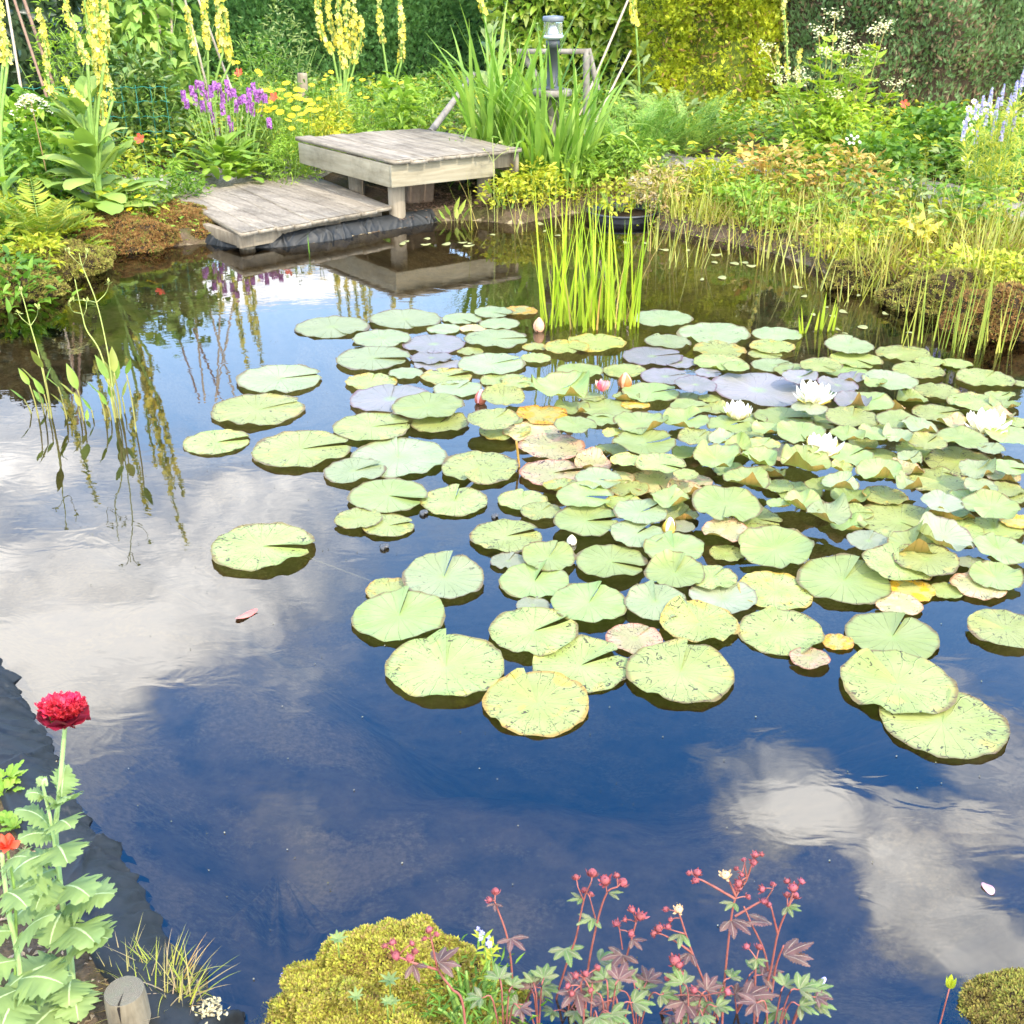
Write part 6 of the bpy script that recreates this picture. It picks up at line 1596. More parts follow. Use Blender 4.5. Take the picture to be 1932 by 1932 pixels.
# veronica
vx, vy = xat(1880, 7.0), 7.0
t = root('veronica', 'pale veronica clump with arching narrow leaves and blue spires at the right edge', 'veronica', vx, vy); b = np.array(t.location)
mb, ms = MB(), MB(); VLF = leafmat('veronica_leaf', [(.28, .42, .06), (.38, .50, .10), (.48, .56, .16)], trans=.4)
VBL = leafmat('veronica_blue', [(.30, .28, .62), (.42, .40, .72), (.55, .52, .72)])
for (u, v) in [(1822, 235), (1840, 215), (1852, 205), (1868, 190), (1880, 210), (1890, 185), (1905, 200), (1915, 178), (1925, 165), (1930, 150), (1818, 252), (1842, 262), (1860, 230), (1875, 240), (1898, 225), (1912, 235), (1935, 210), (1945, 170), (1960, 190), (1890, 255), (1870, 265)]:
    Yf = vy + random.uniform(-.22, .3); p = atY(u, v, Yf); s0 = Vector((b[0] + (p.x - b[0]) * .6, b[1] + (Yf - b[1]) * .6, b[2]))
    pth = smooth_path([s0, s0.lerp(p, .6) + Vector((random.uniform(-.02, .02), 0, .02)), p], 8); tubes(ms, pth, .0035, .002, 4)
    n_ = 46; q = rng.uniform(.08, .9, n_); c_ = pth[(q * (len(pth) - 1)).astype(int)]; az = rng.uniform(0, 2 * pi, n_)
    blades(mb, c_, az, rng.uniform(.07, .14, n_), rng.uniform(.5, 1.0, n_), -1.7, .011, n=5, shape='lance')
    mf = MB(); m = 40; q = rng.uniform(0, 1, m); th = rng.uniform(0, 2 * pi, m); d = np.stack([np.cos(th), np.sin(th), .4 + 0 * th], -1)
    scatter(mf, FSM, np.array(p) + d * (.008 * (1.1 - q))[:, None] + np.stack([0 * q, 0 * q, q * .11 - .04], -1), d, .008, .007); mf.build('flower_spike', VBL, t)
mb.build('foliage', VLF, t); ms.build('stems', STEM, t)
WDAISY = mesh_of(F8, leafmat('white_ray', [(.80, .80, .78), (.85, .85, .84)], trans=.2), 'flower', .015, (F8, GOLD, .007, .004))
t = herb('white_phlox', 'white flowered plant behind the left side of the veronica', 'phlox', 1845, 7.5, .50, .22, G_LITE, 380, .07, .3, 'lance')
for (u, v) in [(1838, 192), (1828, 205), (1846, 200), (1835, 212), (1850, 214), (1826, 225), (1832, 236), (1820, 232), (1860, 208), (1842, 222), (1868, 196), (1836, 248), (1822, 245), (1858, 196), (1870, 214), (1818, 300), (1825, 312), (1832, 306)]:
    inst('flower', WDAISY, t, atY(u, v, 7.42 + random.uniform(-.08, .06)), (random.uniform(-.4, .4), -1, random.uniform(.2, .9)), random.uniform(.9, 1.3))
t = herb('ox_eye', 'small white flower cluster in front of the meadowsweet', 'plant', 1608, 8.0, .30, .08, G_MID, 60, .05, .4, 'lance')
for (u, v) in [(1598, 262), (1606, 256), (1612, 262), (1618, 258), (1622, 268), (1610, 270), (1603, 270)]: inst('flower', WDAISY, t, atY(u, v, 7.95), (random.uniform(-.4, .4), -.8, .7), .8)
REDP = leafmat('red_petal', [(.72, .06, .03), (.80, .12, .06)], trans=.25)
RPOP = mesh_of(flower_tpl(5, .5), REDP, 'flower', .036)
def redflower(u, v, Y, label, h=.4, sc_=1.0):
    p = atY(u, v, Y); t = root('field_poppy', label, 'poppy', p.x, Y, 'small red poppies'); ms = MB(); tubes(ms, smooth_path([t.location, t.location.lerp(p, .6) + Vector((.02, 0, .03)), p], 5), .003, .002, 4); ms.build('stem', STEM, t)
    inst('flower', RPOP, t, p, (random.uniform(-.4, .4), -.9, .5), sc_)
    mb = MB(); k = 14; az = rng.uniform(0, 2 * pi, k); blades(mb, np.array(t.location), az, rng.uniform(.06, .12, k), rng.uniform(.5, 1.2, k), -.8, .02, n=4, shape='lance'); mb.build('leaves', G_MID, t)
redflower(265, 263, 7.7, 'small red poppy right of the big mullein leaves')
redflower(1706, 198, 9.0, 'small orange red poppy before the blue cypress hedge')
redflower(518, 184, 8.75, 'red poppy among the golden daisies beside the betony', .9)
redflower(452, 138, 9.3, 'small orange poppy above the betony clump', .8)
# umbel
p = atY(58, 190, 7.3); t = root('umbel_flower', 'flat white umbel flower at the left edge above the ferns', 'umbellifer', p.x + .03, 7.3); ms = MB(); tubes(ms, smooth_path([t.location, t.location.lerp(p, .6), p], 5), .004, .003, 5); ms.build('stem', STEMB, t)
mf = MB(); m = 260; o2 = rng.normal(0, 1, (m, 2)) * .055; scatter(mf, F5, np.array(p) + np.column_stack([o2, .03 - 6 * (o2 ** 2).sum(1) + rng.normal(0, .006, m)]), rng.normal(0, .3, (m, 3)) + np.array([0, 0, 1]), .008, .008); mf.build('flower_head', leafmat('umbel_white', [(.72, .78, .60), (.8, .84, .72)], trans=.2), t)
mb = MB(); k = 16; az = rng.uniform(0, 2 * pi, k); blades(mb, np.array(t.location), az, rng.uniform(.1, .2, k), rng.uniform(.5, 1.2, k), -.9, .04, n=5, shape='lance'); mb.build('leaves', G_MID, t)

# ------------------------------------------------------------------ ground cover that nobody could count
def cover(name, n, xr, yr, keepf, mats, L, hmax, wr, shape, per=6, leafup=(.2, .9)):
    P = np.stack([rng.uniform(*xr, n), rng.uniform(*yr, n)], -1); d = sdf(P); k = keepf(P, d); P, d = P[k], d[k]
    z = gz(P, d); which = np.clip(((vnoise(P, 1.3, 31) + rng.normal(0, .45, len(P))) * .5 + .5) * len(mats), 0, len(mats) - 1).astype(int)
    hh = np.minimum(hmax, .03 + d * .30)
    mb = MB(); mi = []
    for w_ in range(len(mats)):
        s = which == w_
        if not s.any(): continue
        Q = np.repeat(np.column_stack([P[s], z[s]]), per, 0); h_ = np.repeat(hh[s], per); m = len(Q); az = rng.uniform(0, 2 * pi, m)
        Q = Q + np.column_stack([rng.normal(0, .03, (m, 2)), h_ * rng.random(m)]); l = L * rng.uniform(.5, 1.2, m) * np.clip(.45 + h_ * 3.5, .4, 1)
        dr = np.stack([np.cos(az), np.sin(az), rng.uniform(*leafup, m)], -1); n0 = sum(len(a) for a in mb.q)
        scatter(mb, tpl(2, shape, .25, .25), Q, dr, l, l * wr); mi += [w_] * (sum(len(a) for a in mb.q) - n0)
    o = mb.build(name, mats, midx=mi); tag(o, kind='stuff'); return o
def nodeck(P):
    m = np.ones(len(P), bool)
    for (A, B, C_) in ((g2(450, 438, .13), g2(735, 388, .13), g2(318, 365, .13)), (UA, UB, UC)):
        A, B, C_ = map(np.array, (A, B, C_)); e1, e2 = B - A, C_ - A; M = np.linalg.inv(np.array([e1, e2]).T); q = (P - A) @ M.T
        m &= ~((q[:, 0] > -.06) & (q[:, 0] < 1.06) & (q[:, 1] > -.1) & (q[:, 1] < 1.06))
    return m
PC = smooth_path([Vector((a, b, 0)) for a, b in PATH], 6)[:, :2]
def nopath(P, w_=.28): return np.min(np.linalg.norm(P[:, None] - PC[None], axis=2), axis=1) > w_
o = cover('garden_undergrowth', 15000, (-6.0, 6.0), (6.2, 13.0), lambda P, d: (d > .25) & nodeck(P) & nopath(P, .26) & (P[:, 1] > 6.2 + np.abs(P[:, 0]) * -.2), [G_MID, G_LITE, G_YEL, G_GREY, G_MID], .075, .26, .45, 'ovate', 5)
tag(o, 'mixed low green undergrowth filling the flower beds behind the pond', 'undergrowth')
o = cover('bank_creepers', 9000, (.3, 5.0), (4.6, 8.4), lambda P, d: (d > -.02) & (d < 1.1) & nopath(P, .3), [G_YEL, G_LITE, G_BROWN, G_YEL, G_ORANGE], .030, .07, .75, 'ovate', 6)
tag(o, 'creeping yellow green and brown herbs over the right pond bank', 'ground cover')
o = cover('bank_grasses', 3800, (.2, 5.0), (4.6, 8.6), lambda P, d: (d > .0) & (d < 1.3) & nopath(P, .3), [GRS, G_BROWN, GRS], .17, .05, .035, 'grass', 5, (1.0, 4.0))
tag(o, 'thin dry and green grass blades standing over the right pond bank', 'grass')
o = cover('left_bank_herbs', 2600, (-4.5, -.9), (5.2, 8.2), lambda P, d: (d > .0) & (d < 1.0) & nodeck(P), [G_MID, G_LITE, G_FERN], .05, .12, .5, 'ovate', 6)
tag(o, 'low green herbs covering the left pond bank', 'ground cover')
o = cover('mulch_litter', 1500, (-.8, .9), (7.4, 8.6), lambda P, d: (d > .02), [plain('bark_chip', (.09, .05, .03), (.22, .13, .08), scale=30)], .05, .012, .25, 'lance', 4, (-.1, .3))
tag(o, 'brown bark mulch and litter under the raised deck', 'mulch')

moss('small rusty moss lump tucked against the left side of the low deck', gl(375, 448, .0), .15, .14, .11, MOSSR, 2200, .018, 19)
# folds of the liner seen through the shallow water
DUST = plain('dusty_liner', (.26, .29, .31), (.42, .44, .44), rough=.9, scale=16, spec=.1)
ap = at(508, 1515, -.06); nph, ntt = 61, 25; V = np.zeros((ntt, nph, 3)); base_ = smooth_path([at(405, 1720, -.06), at(500, 1800, -.06), at(620, 1800, -.06), at(745, 1740, -.06)], 20); bi = np.linspace(0, len(base_) - 1, nph); bb = np.stack([np.interp(bi, np.arange(len(base_)), base_[:, k]) for k in range(3)], -1)
tt = np.linspace(0, 1, ntt)[:, None]; ph = np.linspace(0, 1, nph)[None]
for k in range(2): V[..., k] = ap[k] + (bb[None, :, k] - ap[k]) * tt
ef = np.clip(np.minimum(ph, 1 - ph) * 9, 0, 1) * np.clip((1 - tt) * 6, 0, 1) * np.clip(tt * 5, 0, 1)
V[..., 2] = np.minimum(gz(V.reshape(-1, 3)[:, :2]).reshape(ntt, nph) - .006 + ef * (.012 + .034 * tt ** .7 * (.25 + .75 * np.abs(np.sin(3.5 * pi * (ph + .05 * np.sin(ph * 17)))) ** 3)), -.012)
k = np.arange(ntt - 1)[:, None] * nph + np.arange(nph - 1)[None]; mb = MB(); mb.add(V.reshape(-1, 3), np.stack([k, k + 1, k + nph + 1, k + nph], -1).reshape(-1, 4))
tag(mb.build('liner_fold', BED), 'pale tent shaped fold of submerged liner left of the moss mound', 'liner fold')

moss('low olive moss shoulder right of the sphagnum mound at the bottom edge', gl(868, 1912, -.02), .10, .085, .062, MOSSY, 8000, .010, 23)
# ------------------------------------------------------------------ foreground: soil bed, poppy, log, grass
LT = leafmat('poppy_leaf', [(.115, .255, .13), (.155, .305, .155), (.20, .34, .165), (.26, .355, .14)], rough=.6, trans=.35, nscale=14)
def jag(mb, base, az, L, tilt, bend, W, seed, teeth=7, cup=.2):
    r_ = np.random.default_rng(seed); n = 54; P, d = centre([base], az, L, tilt, bend, n); P, d = P[0], d[0]
    side = np.array([-sin(az), cos(az), 0]); nor = np.cross(d, side[None]) * -1
    t = np.linspace(0, 1, n + 1); w_ = .5 * W * (np.sin(pi * np.clip(t * .93 + .06, 0, 1)) ** .6) * (.8 + .35 * np.sin(pi * t))
    V = []; cols = 8
    for s, ph in ((-1, r_.uniform(0, 1)), (1, r_.uniform(0, 1))):
        saw = (t * teeth + ph) % 1; big = .62 + .50 * saw ** .8 + .10 * ((t * teeth * 3 + ph) % 1) + r_.normal(0, .03, n + 1)
        V.append((s, w_ * big, .012 * np.sin(t * teeth * 2 * pi + ph * 6) + .05 * np.sin(t * 15 + ph * 9)))
    q = np.array([-1, -.62, -.28, -.045, .045, .28, .62, 1]); grid = []
    for k in range(n + 1):
        for x in q:
            s = 0 if x < 0 else 1; ww = V[s][1][k]; wave = V[s][2][k] * W * x * x
            fw = .05 * W * abs(x) ** 2
            grid.append(P[k] + side * x * ww + nor[k] * (cup * ww * abs(x) + wave) + d[k] * fw)
    k = np.arange(n)[:, None] * cols + np.arange(cols - 1)[None]
    mb.add(grid, np.stack([k, k + 1, k + cols + 1, k + cols], -1).reshape(-1, 4))
LRIB = plain('poppy_midrib', (.34, .44, .20), (.40, .48, .26), scale=20)
CRIB = plain('cinquefoil_midrib', (.30, .30, .18), (.36, .26, .2), scale=20)
def JM(mb): return np.tile(np.arange(7) == 3, sum(len(a) for a in mb.q) // 7).astype(int)
def poppyplant(label, base, stems, leaves, name='opium_poppy'):
    t = thing(name, label, 'poppy', tuple(base), 'poppies by the rubber liner')
    ms = MB()
    for pth, r in stems: tubes(ms, smooth_path(pth, 8), r, r * .6, 7)
    ms.build('stem', plain('poppy_stem', (.30, .44, .15), (.40, .52, .22), scale=20), t)
    for i, (p, az, L, ti, be, W) in enumerate(leaves):
        mb = MB(); jag(mb, np.array(p), az, L, ti, be, W, i + int(L * 1000)); mb.build('leaf', [LT, LRIB], t, midx=JM(mb))
    return t
ZL = lambda x, y, Y: atY(*zp('L', x, y), Y)
Yp = 1.40
b0 = Vector((ZL(400, 1850, 1.36).x, 1.36, .04))
main = [b0, ZL(360, 1550, 1.38), ZL(315, 1250, 1.39), ZL(288, 950, Yp), ZL(300, 800, Yp), ZL(318, 600, Yp), ZL(336, 395, Yp)]
def lf(x, y, az, L, ti, be, W, Y=1.39): return (tuple(ZL(x, y, Y)), az, L * .68, ti, be, W * .64)
R_, Lf_ = -.25, pi + .25
tp = poppyplant('pale green frilly leaved poppy carrying one crimson ruffled flower over the liner', b0, [(main, .0055), ([main[2], ZL(265, 900, 1.38), ZL(235, 760, 1.38), ZL(222, 690, 1.37), ZL(235, 668, 1.37), ZL(243, 700, 1.37)], .003)],
    [lf(316, 800, R_ - .6, .085, 1.1, -.9, .075), lf(318, 760, 1.2, .075, 1.3, -.4, .07), lf(300, 790, Lf_ + .5, .05, 1.2, -.8, .05),
     lf(290, 900, R_ - .5, .10, .9, -1.2, .085), lf(285, 960, Lf_ + .3, .085, .8, -1.3, .075), lf(240, 760, Lf_, .05, .9, -1.4, .05), lf(245, 700, Lf_ - .5, .03, 1.0, -1, .03), lf(262, 920, Lf_ - .2, .10, 1.25, -1.6, .06),
     lf(290, 1010, R_ - .7, .115, .7, -1.2, .11), lf(288, 1050, Lf_ + .5, .12, .5, -1.5, .10), lf(285, 1130, Lf_ + .7, .13, .4, -1.1, .10), lf(295, 1180, -pi / 2 - .2, .10, .4, -1.3, .10),
     lf(310, 1230, R_ - .4, .15, .75, -1.0, .12), lf(312, 1260, Lf_ + .4, .12, .3, -1.2, .11), lf(325, 1330, R_ + .1, .16, .7, -.7, .12), lf(330, 1340, -pi / 2, .11, .3, -1.2, .11), lf(345, 1440, R_ - .5, .17, .75, -.9, .13, 1.36),
     lf(355, 1560, R_ - .2, .19, .95, -.8, .13, 1.35), lf(360, 1600, Lf_ + .5, .15, .5, -1.0, .13, 1.34), lf(372, 1680, Lf_ + .2, .18, .3, -.9, .12, 1.33), lf(380, 1720, R_ - .9, .12, .3, -.8, .10, 1.33), lf(385, 1770, Lf_ + .8, .17, .2, -.7, .12, 1.32), lf(370, 1700, -pi / 2 + .3, .10, .6, -1.2, .10, 1.33)])
# crimson flower
fc = np.array(ZL(338, 375, Yp)); fr = px2m(37, fc)
mb = MB(); k = 7; az = np.arange(k) * 2 * pi / k + .3
blades(mb, fc, az, fr * 1.42 * rng.uniform(.9, 1.1, k), .50, .70, fr * 1.35, n=9, shape='petal', fold=.35, ruffle=.03)
DRED = leafmat('dark_crimson_petal', [(.16, .010, .03), (.26, .015, .035), (.34, .02, .05)], rough=.5, trans=.15, nscale=20)
CRIM = leafmat('crimson_petal', [(.40, .008, .03), (.54, .018, .05), (.64, .06, .10)], rough=.55, trans=.3, nscale=25)
V_ = np.concatenate(mb.v); mb.v = [V_ + (V_ - fc) * np.array([.25, 0, 0]) ]
mb.build('outer_petals', DRED, tp)
mb = MB(); k = 420; th = rng.uniform(0, 2 * pi, k); rr = np.sqrt(rng.random(k)) * fr * .92
base_ = fc + np.stack([rr * np.cos(th) * 1.2, rr * np.sin(th), fr * (.80 + .22 * rng.random(k)) + .10 * fr], -1)
blades(mb, base_, th + rng.normal(0, .8, k), fr * rng.uniform(.18, .34, k), rng.uniform(.3, 1.4, k), rng.normal(0, .8, k), fr * rng.uniform(.16, .30, k), n=4, shape='petal', fold=.5, ruffle=.15)
mb.build('ruffled_petals', CRIM, tp)
mb = MB(); k = 9; az = np.linspace(-1.9, .1, k) + pi * .0
blades(mb, fc + np.array([0, 0, fr * .25]), np.linspace(-2.6, .9, 8), fr * 1.15, .7, .6, fr * .95, n=8, shape='petal', fold=.35, ruffle=.05); mb.build('middle_petals', leafmat('mid_crimson', [(.45, .012, .045), (.60, .02, .06)], trans=.25, nscale=20), tp)
mb = MB(); blades(mb, fc + np.array([-.004, -.004, -.002]), [pi + .5], [fr * .95], [.85], [.5], [fr * .75], n=8, shape='ovate', fold=.4); mb.build('sepal', LT, tp)
b1 = Vector((ZL(100, 1880, 1.28).x, 1.28, .04))
poppyplant('second pale frilly poppy plant cut by the left edge, without open flower', b1, [([b1, ZL(95, 1600, 1.3), ZL(50, 1380, 1.3), ZL(25, 1200, 1.3), ZL(10, 1050, 1.3)], .005)],
    [lf(20, 1110, R_, .08, .9, -1.0, .08, 1.3), lf(15, 1200, Lf_, .08, .8, -1.0, .08, 1.3), lf(30, 1250, R_ - .4, .09, .5, -1.1, .08, 1.3), lf(45, 1330, R_, .10, 1.1, -1.2, .09, 1.3), lf(60, 1450, Lf_ + .3, .14, .5, -1.0, .11, 1.3), lf(75, 1520, R_ + .2, .15, 1.0, -.7, .11, 1.29),
     lf(85, 1600, Lf_ + .4, .15, .4, -.9, .12, 1.28), lf(100, 1700, R_ - .1, .14, .6, -.9, .12, 1.28), lf(100, 1750, Lf_ + .6, .14, .3, -.8, .11, 1.27), lf(105, 1770, -pi / 2, .12, .4, -1.0, .11, 1.27)])
pr = MB(); pc = np.array(ZL(35, 1015, 1.31)); k = 14; blades(pr, pc, rng.uniform(0, 2 * pi, k), .020, rng.uniform(.2, 1.2, k), -.3, .018, n=4, shape='petal', fold=.4, ruffle=.1)
tq = thing('poppy_flower_head', 'small fading red poppy flower at the left edge above the second poppy plant', 'poppy', tuple(pc), 'poppies by the rubber liner')
pr.build('petals', REDP, tq); ms = MB(); tubes(ms, smooth_path([b1 + Vector((-.02, .01, 0)), Vector(pc) - Vector((.01, 0, .12)), Vector(pc)], 6), .003, .002, 5); ms.build('stem', STEM, tq)
for i, (x, y, L) in enumerate([(40, 640, .045), (40, 850, .035), (75, 880, .03), (30, 700, .04)]):
    p = at(*zp('L', x, y + 40), .07); t = thing('weed_seedling', ['leafy weed on bare soil at the left edge beside the liner', 'tiny weed below the leafy weed on bare soil', 'tiny weed right of the others on bare soil', 'little weed growing under the leafy weed'][i], 'weed', tuple(p), 'weeds on the bare soil')
    mb = MB(); k = 9; az = rng.uniform(0, 2 * pi, k)
    for j in range(k): jag(mb, np.array(p), az[j], L * random.uniform(.7, 1.2), random.uniform(.5, 1.2), -.8, L * .4, j + i * 20, 5)
    mb.build('leaves', G_LITE, t)
PETR = plain('fallen_petal_red', (.50, .03, .06), (.65, .10, .10), rough=.6)
for i, (x, y) in enumerate([(135, 1205), (230, 1350), (195, 1160), (150, 1215)]):
    p = at(*zp('L', x, y), .075); o = flake(*zp('L', x, y), 16, ['dark red fallen poppy petal on the soil, nearest the left edge', 'bright red fallen poppy petal on the soil, lowest', 'small red fallen petal on the soil behind the poppy leaves', 'crimson fallen petal beside another on the soil'][i], 'petal', 'flower_petal', PETR, 60 + i, 'red petals on the soil', .3); o.location = p
# soil shelf between the liner and the left frame edge is part of the ground; dry litter on it
LITT = leafmat('dry_litter', [(.30, .20, .11), (.42, .31, .20), (.24, .15, .08)], trans=.1)
P_ = np.stack([rng.uniform(-1.6, -.45, 3200), rng.uniform(1.0, 2.7, 3200)], -1); d_ = sdf(P_); P_ = P_[(d_ > .10)]; d_ = sdf(P_)
mb = MB(); k = len(P_); az = rng.uniform(0, 2 * pi, k); l = rng.uniform(.006, .022, k)
scatter(mb, tpl(2, 'ovate', .4, .4), np.column_stack([P_, gz(P_, d_) + .004]), np.stack([np.cos(az), np.sin(az), rng.normal(0, .3, k)], -1), l, l * .5)
o = mb.build('leaf_litter', LITT); tag(o, 'brown crumbs and dry litter over the soil bed left of the liner', 'litter', kind='stuff')
bl = moss('low dry moss and litter hump at the bottom left corner under the poppies', np.array([-.72, 1.17, -.03]), .26, .12, .09, mossmat('moss_dry', [(.10, .06, .03), (.28, .18, .09), (.40, .30, .16), (.20, .13, .07)]), 5000, .012, 17)
# sawn log
lp = atY(*zp('L', 640, 1760), 1.27); lr = px2m(37, lp)
t = thing('log_post', 'sawn grey log end with cracked top standing beside the rubber liner', 'log', (lp.x, lp.y, .0))
mb = MB(); zt = lp.z; lathe(mb, (lp.x, lp.y, 0), [(lr * 1.06, -.05), (lr * 1.04, zt - .03), (lr * 1.0, zt - .006), (lr * .97, zt)], 40, wob=.012, seed=3); mb.build('trunk', timber('log_bark', (.10, .08, .055), (.18, .15, .10), (.25, .21, .145), (60, 60, 9)), t)
def endgrain():
    m, nt, nd, lk = newmat('log_end'); tc = N(nt, 'ShaderNodeTexCoord'); wv = N(nt, 'ShaderNodeTexWave', wave_type='RINGS', rings_direction='Z', i_Scale=150.0, i_Distortion=5.0, i_Detail=3.0); wv.inputs['Detail Scale'].default_value = 2.0
    lk.new(tc.outputs['Object'], wv.inputs[0]); r = ramp(nt, [(.2, (.10, .085, .065)), (.8, (.20, .18, .135))]); lk.new(wv.outputs[0], r.inputs[0])
    no = N(nt, 'ShaderNodeTexNoise', i_Scale=55.0, i_Detail=6.0); lk.new(tc.outputs['Object'], no.inputs[0]); r2 = ramp(nt, [(.45, (0, 0, 0)), (.65, (1, 1, 1))]); lk.new(no.outputs[0], r2.inputs[0])
    c = mixc(nt, math_(nt, 'MULTIPLY', r2.outputs[0], .5), r.outputs[0], (.14, .15, .10)); pb = N(nt, 'ShaderNodeBsdfPrincipled', i_Roughness=.9); lk.new(c, pb.inputs['Base Color'])
    bp = N(nt, 'ShaderNodeBump', i_Strength=.6, i_Distance=.002); lk.new(wv.outputs[0], bp.inputs['Height']); lk.new(bp.outputs[0], pb.inputs['Normal']); o = N(nt, 'ShaderNodeOutputMaterial'); lk.new(pb.outputs[0], o.inputs[0]); return m
mb = MB(); lathe(mb, (lp.x, lp.y, zt), [(lr * .97, .0), (lr * .6, .0015), (lr * .3, .001), (.0005, .0012)], 40, wob=.012, seed=3); mb.build('sawn_end', endgrain(), t)
mb = MB(); mb.add([(lp.x + .001, lp.y - .003, zt + .0022), (lp.x - .0012, lp.y - lr * .9, zt + .0016), (lp.x + .0022, lp.y - lr * .9, zt + .0016), (lp.x - .0015, lp.y - lr * 1.035, zt - .004), (lp.x + .003, lp.y - lr * 1.035, zt - .004), (lp.x, lp.y - lr * 1.045, zt - .04)], [(1, 3, 4, 2)], [(0, 1, 2), (3, 5, 4)])
mb.build('crack', plain('crack_dark', (.015, .012, .01), rough=1), t, smooth=False)
GFG = leafmat('foreground_grass', [(.25, .38, .05), (.36, .46, .09), (.46, .36, .17), (.42, .30, .22)])
p = at(*zp('L', 780, 1760), .06)
bladeclump('grass_tuft', 'green and reddish grass tuft spilling over the liner beside the log', 'grass', p.x + .02, p.y, 130, (.04, .12), .0032, GFG, tilt=(.3, 1.4), bend=(-1.2, .2), rad=.06, z=.045, shape='grass', dead=26, nseg=6)
p = at(*zp('L', 655, 1640), .06)
bladeclump('grass_tuft', 'small pinkish grass tuft behind the sawn log', 'grass', p.x, p.y, 50, (.03, .08), .0028, GFG, tilt=(.5, 1.4), bend=(-.8, .1), rad=.035, z=.045, shape='grass', dead=14, nseg=5)
# dried cream blossom at bottom
p = ZL(1095, 1835, 1.30); t = thing('dried_flower_head', 'cream dried flower head lying on the liner at the bottom edge', 'flower head', (p.x, p.y, p.z - .02)); mb = MB(); k = 90
o2 = rng.normal(0, 1, (k, 3)) * np.array([.010, .008, .006]); az = rng.uniform(0, 2 * pi, k); blades(mb, np.array(p) + o2 - np.array([0, 0, .008]), az, .008, rng.uniform(-.2, 1.2, k), -.5, .005, n=3, shape='petal', fold=.4); mb.build('florets', leafmat('dried_cream', [(.42, .35, .19), (.52, .46, .30)], trans=.2), t)
# ------------------------------------------------------------------ marsh cinquefoil
CST = plain('cinquefoil_stem', (.23, .06, .05), (.33, .12, .09), rough=.5, scale=30)
CHD = leafmat('cinquefoil_head', [(.19, .03, .04), (.28, .06, .07), (.35, .12, .11)], rough=.6, trans=.1, nscale=60)
CTAN = leafmat('cinquefoil_head_tan', [(.52, .32, .16), (.60, .44, .25)], rough=.6, trans=.1)
CLF = leafmat('cinquefoil_leaf', [(.08, .17, .065), (.12, .225, .09), (.17, .17, .09), (.16, .09, .07)], trans=.25, nscale=30)
CLP = leafmat('cinquefoil_leaf_purple', [(.10, .045, .05), (.16, .085, .075), (.19, .14, .095)], trans=.25, nscale=30)
def serr(mb, base, az, L, tilt, bend, W, seed): jag(mb, np.array(base), az, L, tilt, bend, W, seed, 9, .25)
def cinq(label, Y, stems, heads, leaves, zoom='N', tan=()):
    f = lambda x, y, dy=0: atY(*zp(zoom, x, y), Y + dy)
    b = f(*stems[0][0]); t = thing('marsh_cinquefoil', label, 'marsh cinquefoil', (b.x, Y, .0), 'marsh cinquefoil in the foreground')
    ms = MB()
    for i, s in enumerate(stems):
        pts = [f(*q) for q in s]
        if i == 0: pts = [Vector((pts[0].x + (pts[0].x - pts[1].x) * .2, Y - .02, -.02))] + pts
        r0 = .0022 if len(s) > 2 else .0014; tubes(ms, smooth_path(pts, 6), r0, r0 * .6, 6)
    ends = [f(*q) for s in stems for q in s]
    for k, (x, y, w_) in enumerate(heads):
        dy = random.uniform(-.02, .02); c = f(x, y, dy); R = px2m(zw(zoom, w_ * 2.3), c) / 2
        e = min(ends, key=lambda q: (q - c).length); tubes(ms, smooth_path([e, e.lerp(c, .5) + Vector((0, 0, .002)), c], 3), .0012, .0011, 4)
        mb = MB(); d = nrm(np.array(c - e) + np.array([0, 0, .012]))
        q = np.linspace(0, 1, 7); lathe(mb, (0, 0, 0), [(R * .72 * sin(pi * min(.985, x_ * .93 + .06)) ** .7 + 1e-4, R * 1.35 * x_ - R * .55) for x_ in q], 12, wob=.06, seed=k)
        V = mb.v[0]; rot = np.array(Vector((0, 0, 1)).rotation_difference(Vector(d)).to_matrix()); mb.v[0] = V @ rot.T + np.array(c)
        n_ = 10; az = np.arange(n_) * 2 * pi / n_; m2 = MB(); blades(m2, np.zeros((n_, 3)) - np.array([0, 0, R * .5]) + np.stack([np.cos(az), np.sin(az), 0 * az], -1) * R * .35, az, R * rng.uniform(.95, 1.5, n_), rng.uniform(.5, 1.25, n_), .45, R * .5, n=4, shape='lance', fold=.3)
        V2 = np.concatenate(m2.v) @ rot.T + np.array(c); mb.add(V2, np.concatenate(m2.q))
        mb.build('seed_head', CTAN if k in tan else CHD, t)
    ms.build('stems', CST, t)
    for k, (x, y, L, spread, n_, az0, mt) in enumerate(leaves):
        c = np.array(f(x, y)); mb = MB()
        for j in range(n_):
            az = az0 + (j - (n_ - 1) / 2) * spread
            serr(mb, c, az, L * (1 - .12 * abs(j - (n_ - 1) / 2)) * random.uniform(.9, 1.1), random.uniform(.05, .45), random.uniform(-.9, -.4), L * .28, k * 17 + j)
        mb.build('leaf', [mt, CRIB], t, midx=JM(mb))
    return t
cinq('slim marsh cinquefoil with two red heads, leftmost over open water', 1.36, [[(190, 760), (165, 575), (115, 430), (102, 395)]], [(75, 385, 17), (105, 345, 25)], [(185, 585, .034, .9, 4, -1.2, CLP), (100, 405, .018, 1.0, 3, -1.5, CLP)])
cinq('marsh cinquefoil forked low with four red heads, second from left', 1.38, [[(420, 890), (480, 690), (520, 580), (560, 390), (600, 290)], [(560, 390), (530, 320)], [(620, 480), (590, 370)]], [(520, 272, 21), (605, 250, 30), (565, 338, 21), (597, 358, 18)], [(465, 640, .042, .8, 5, -1.4, CLF), (605, 480, .032, .8, 4, -2.2, CLF), (550, 380, .024, .9, 3, 3.4, CLF)])
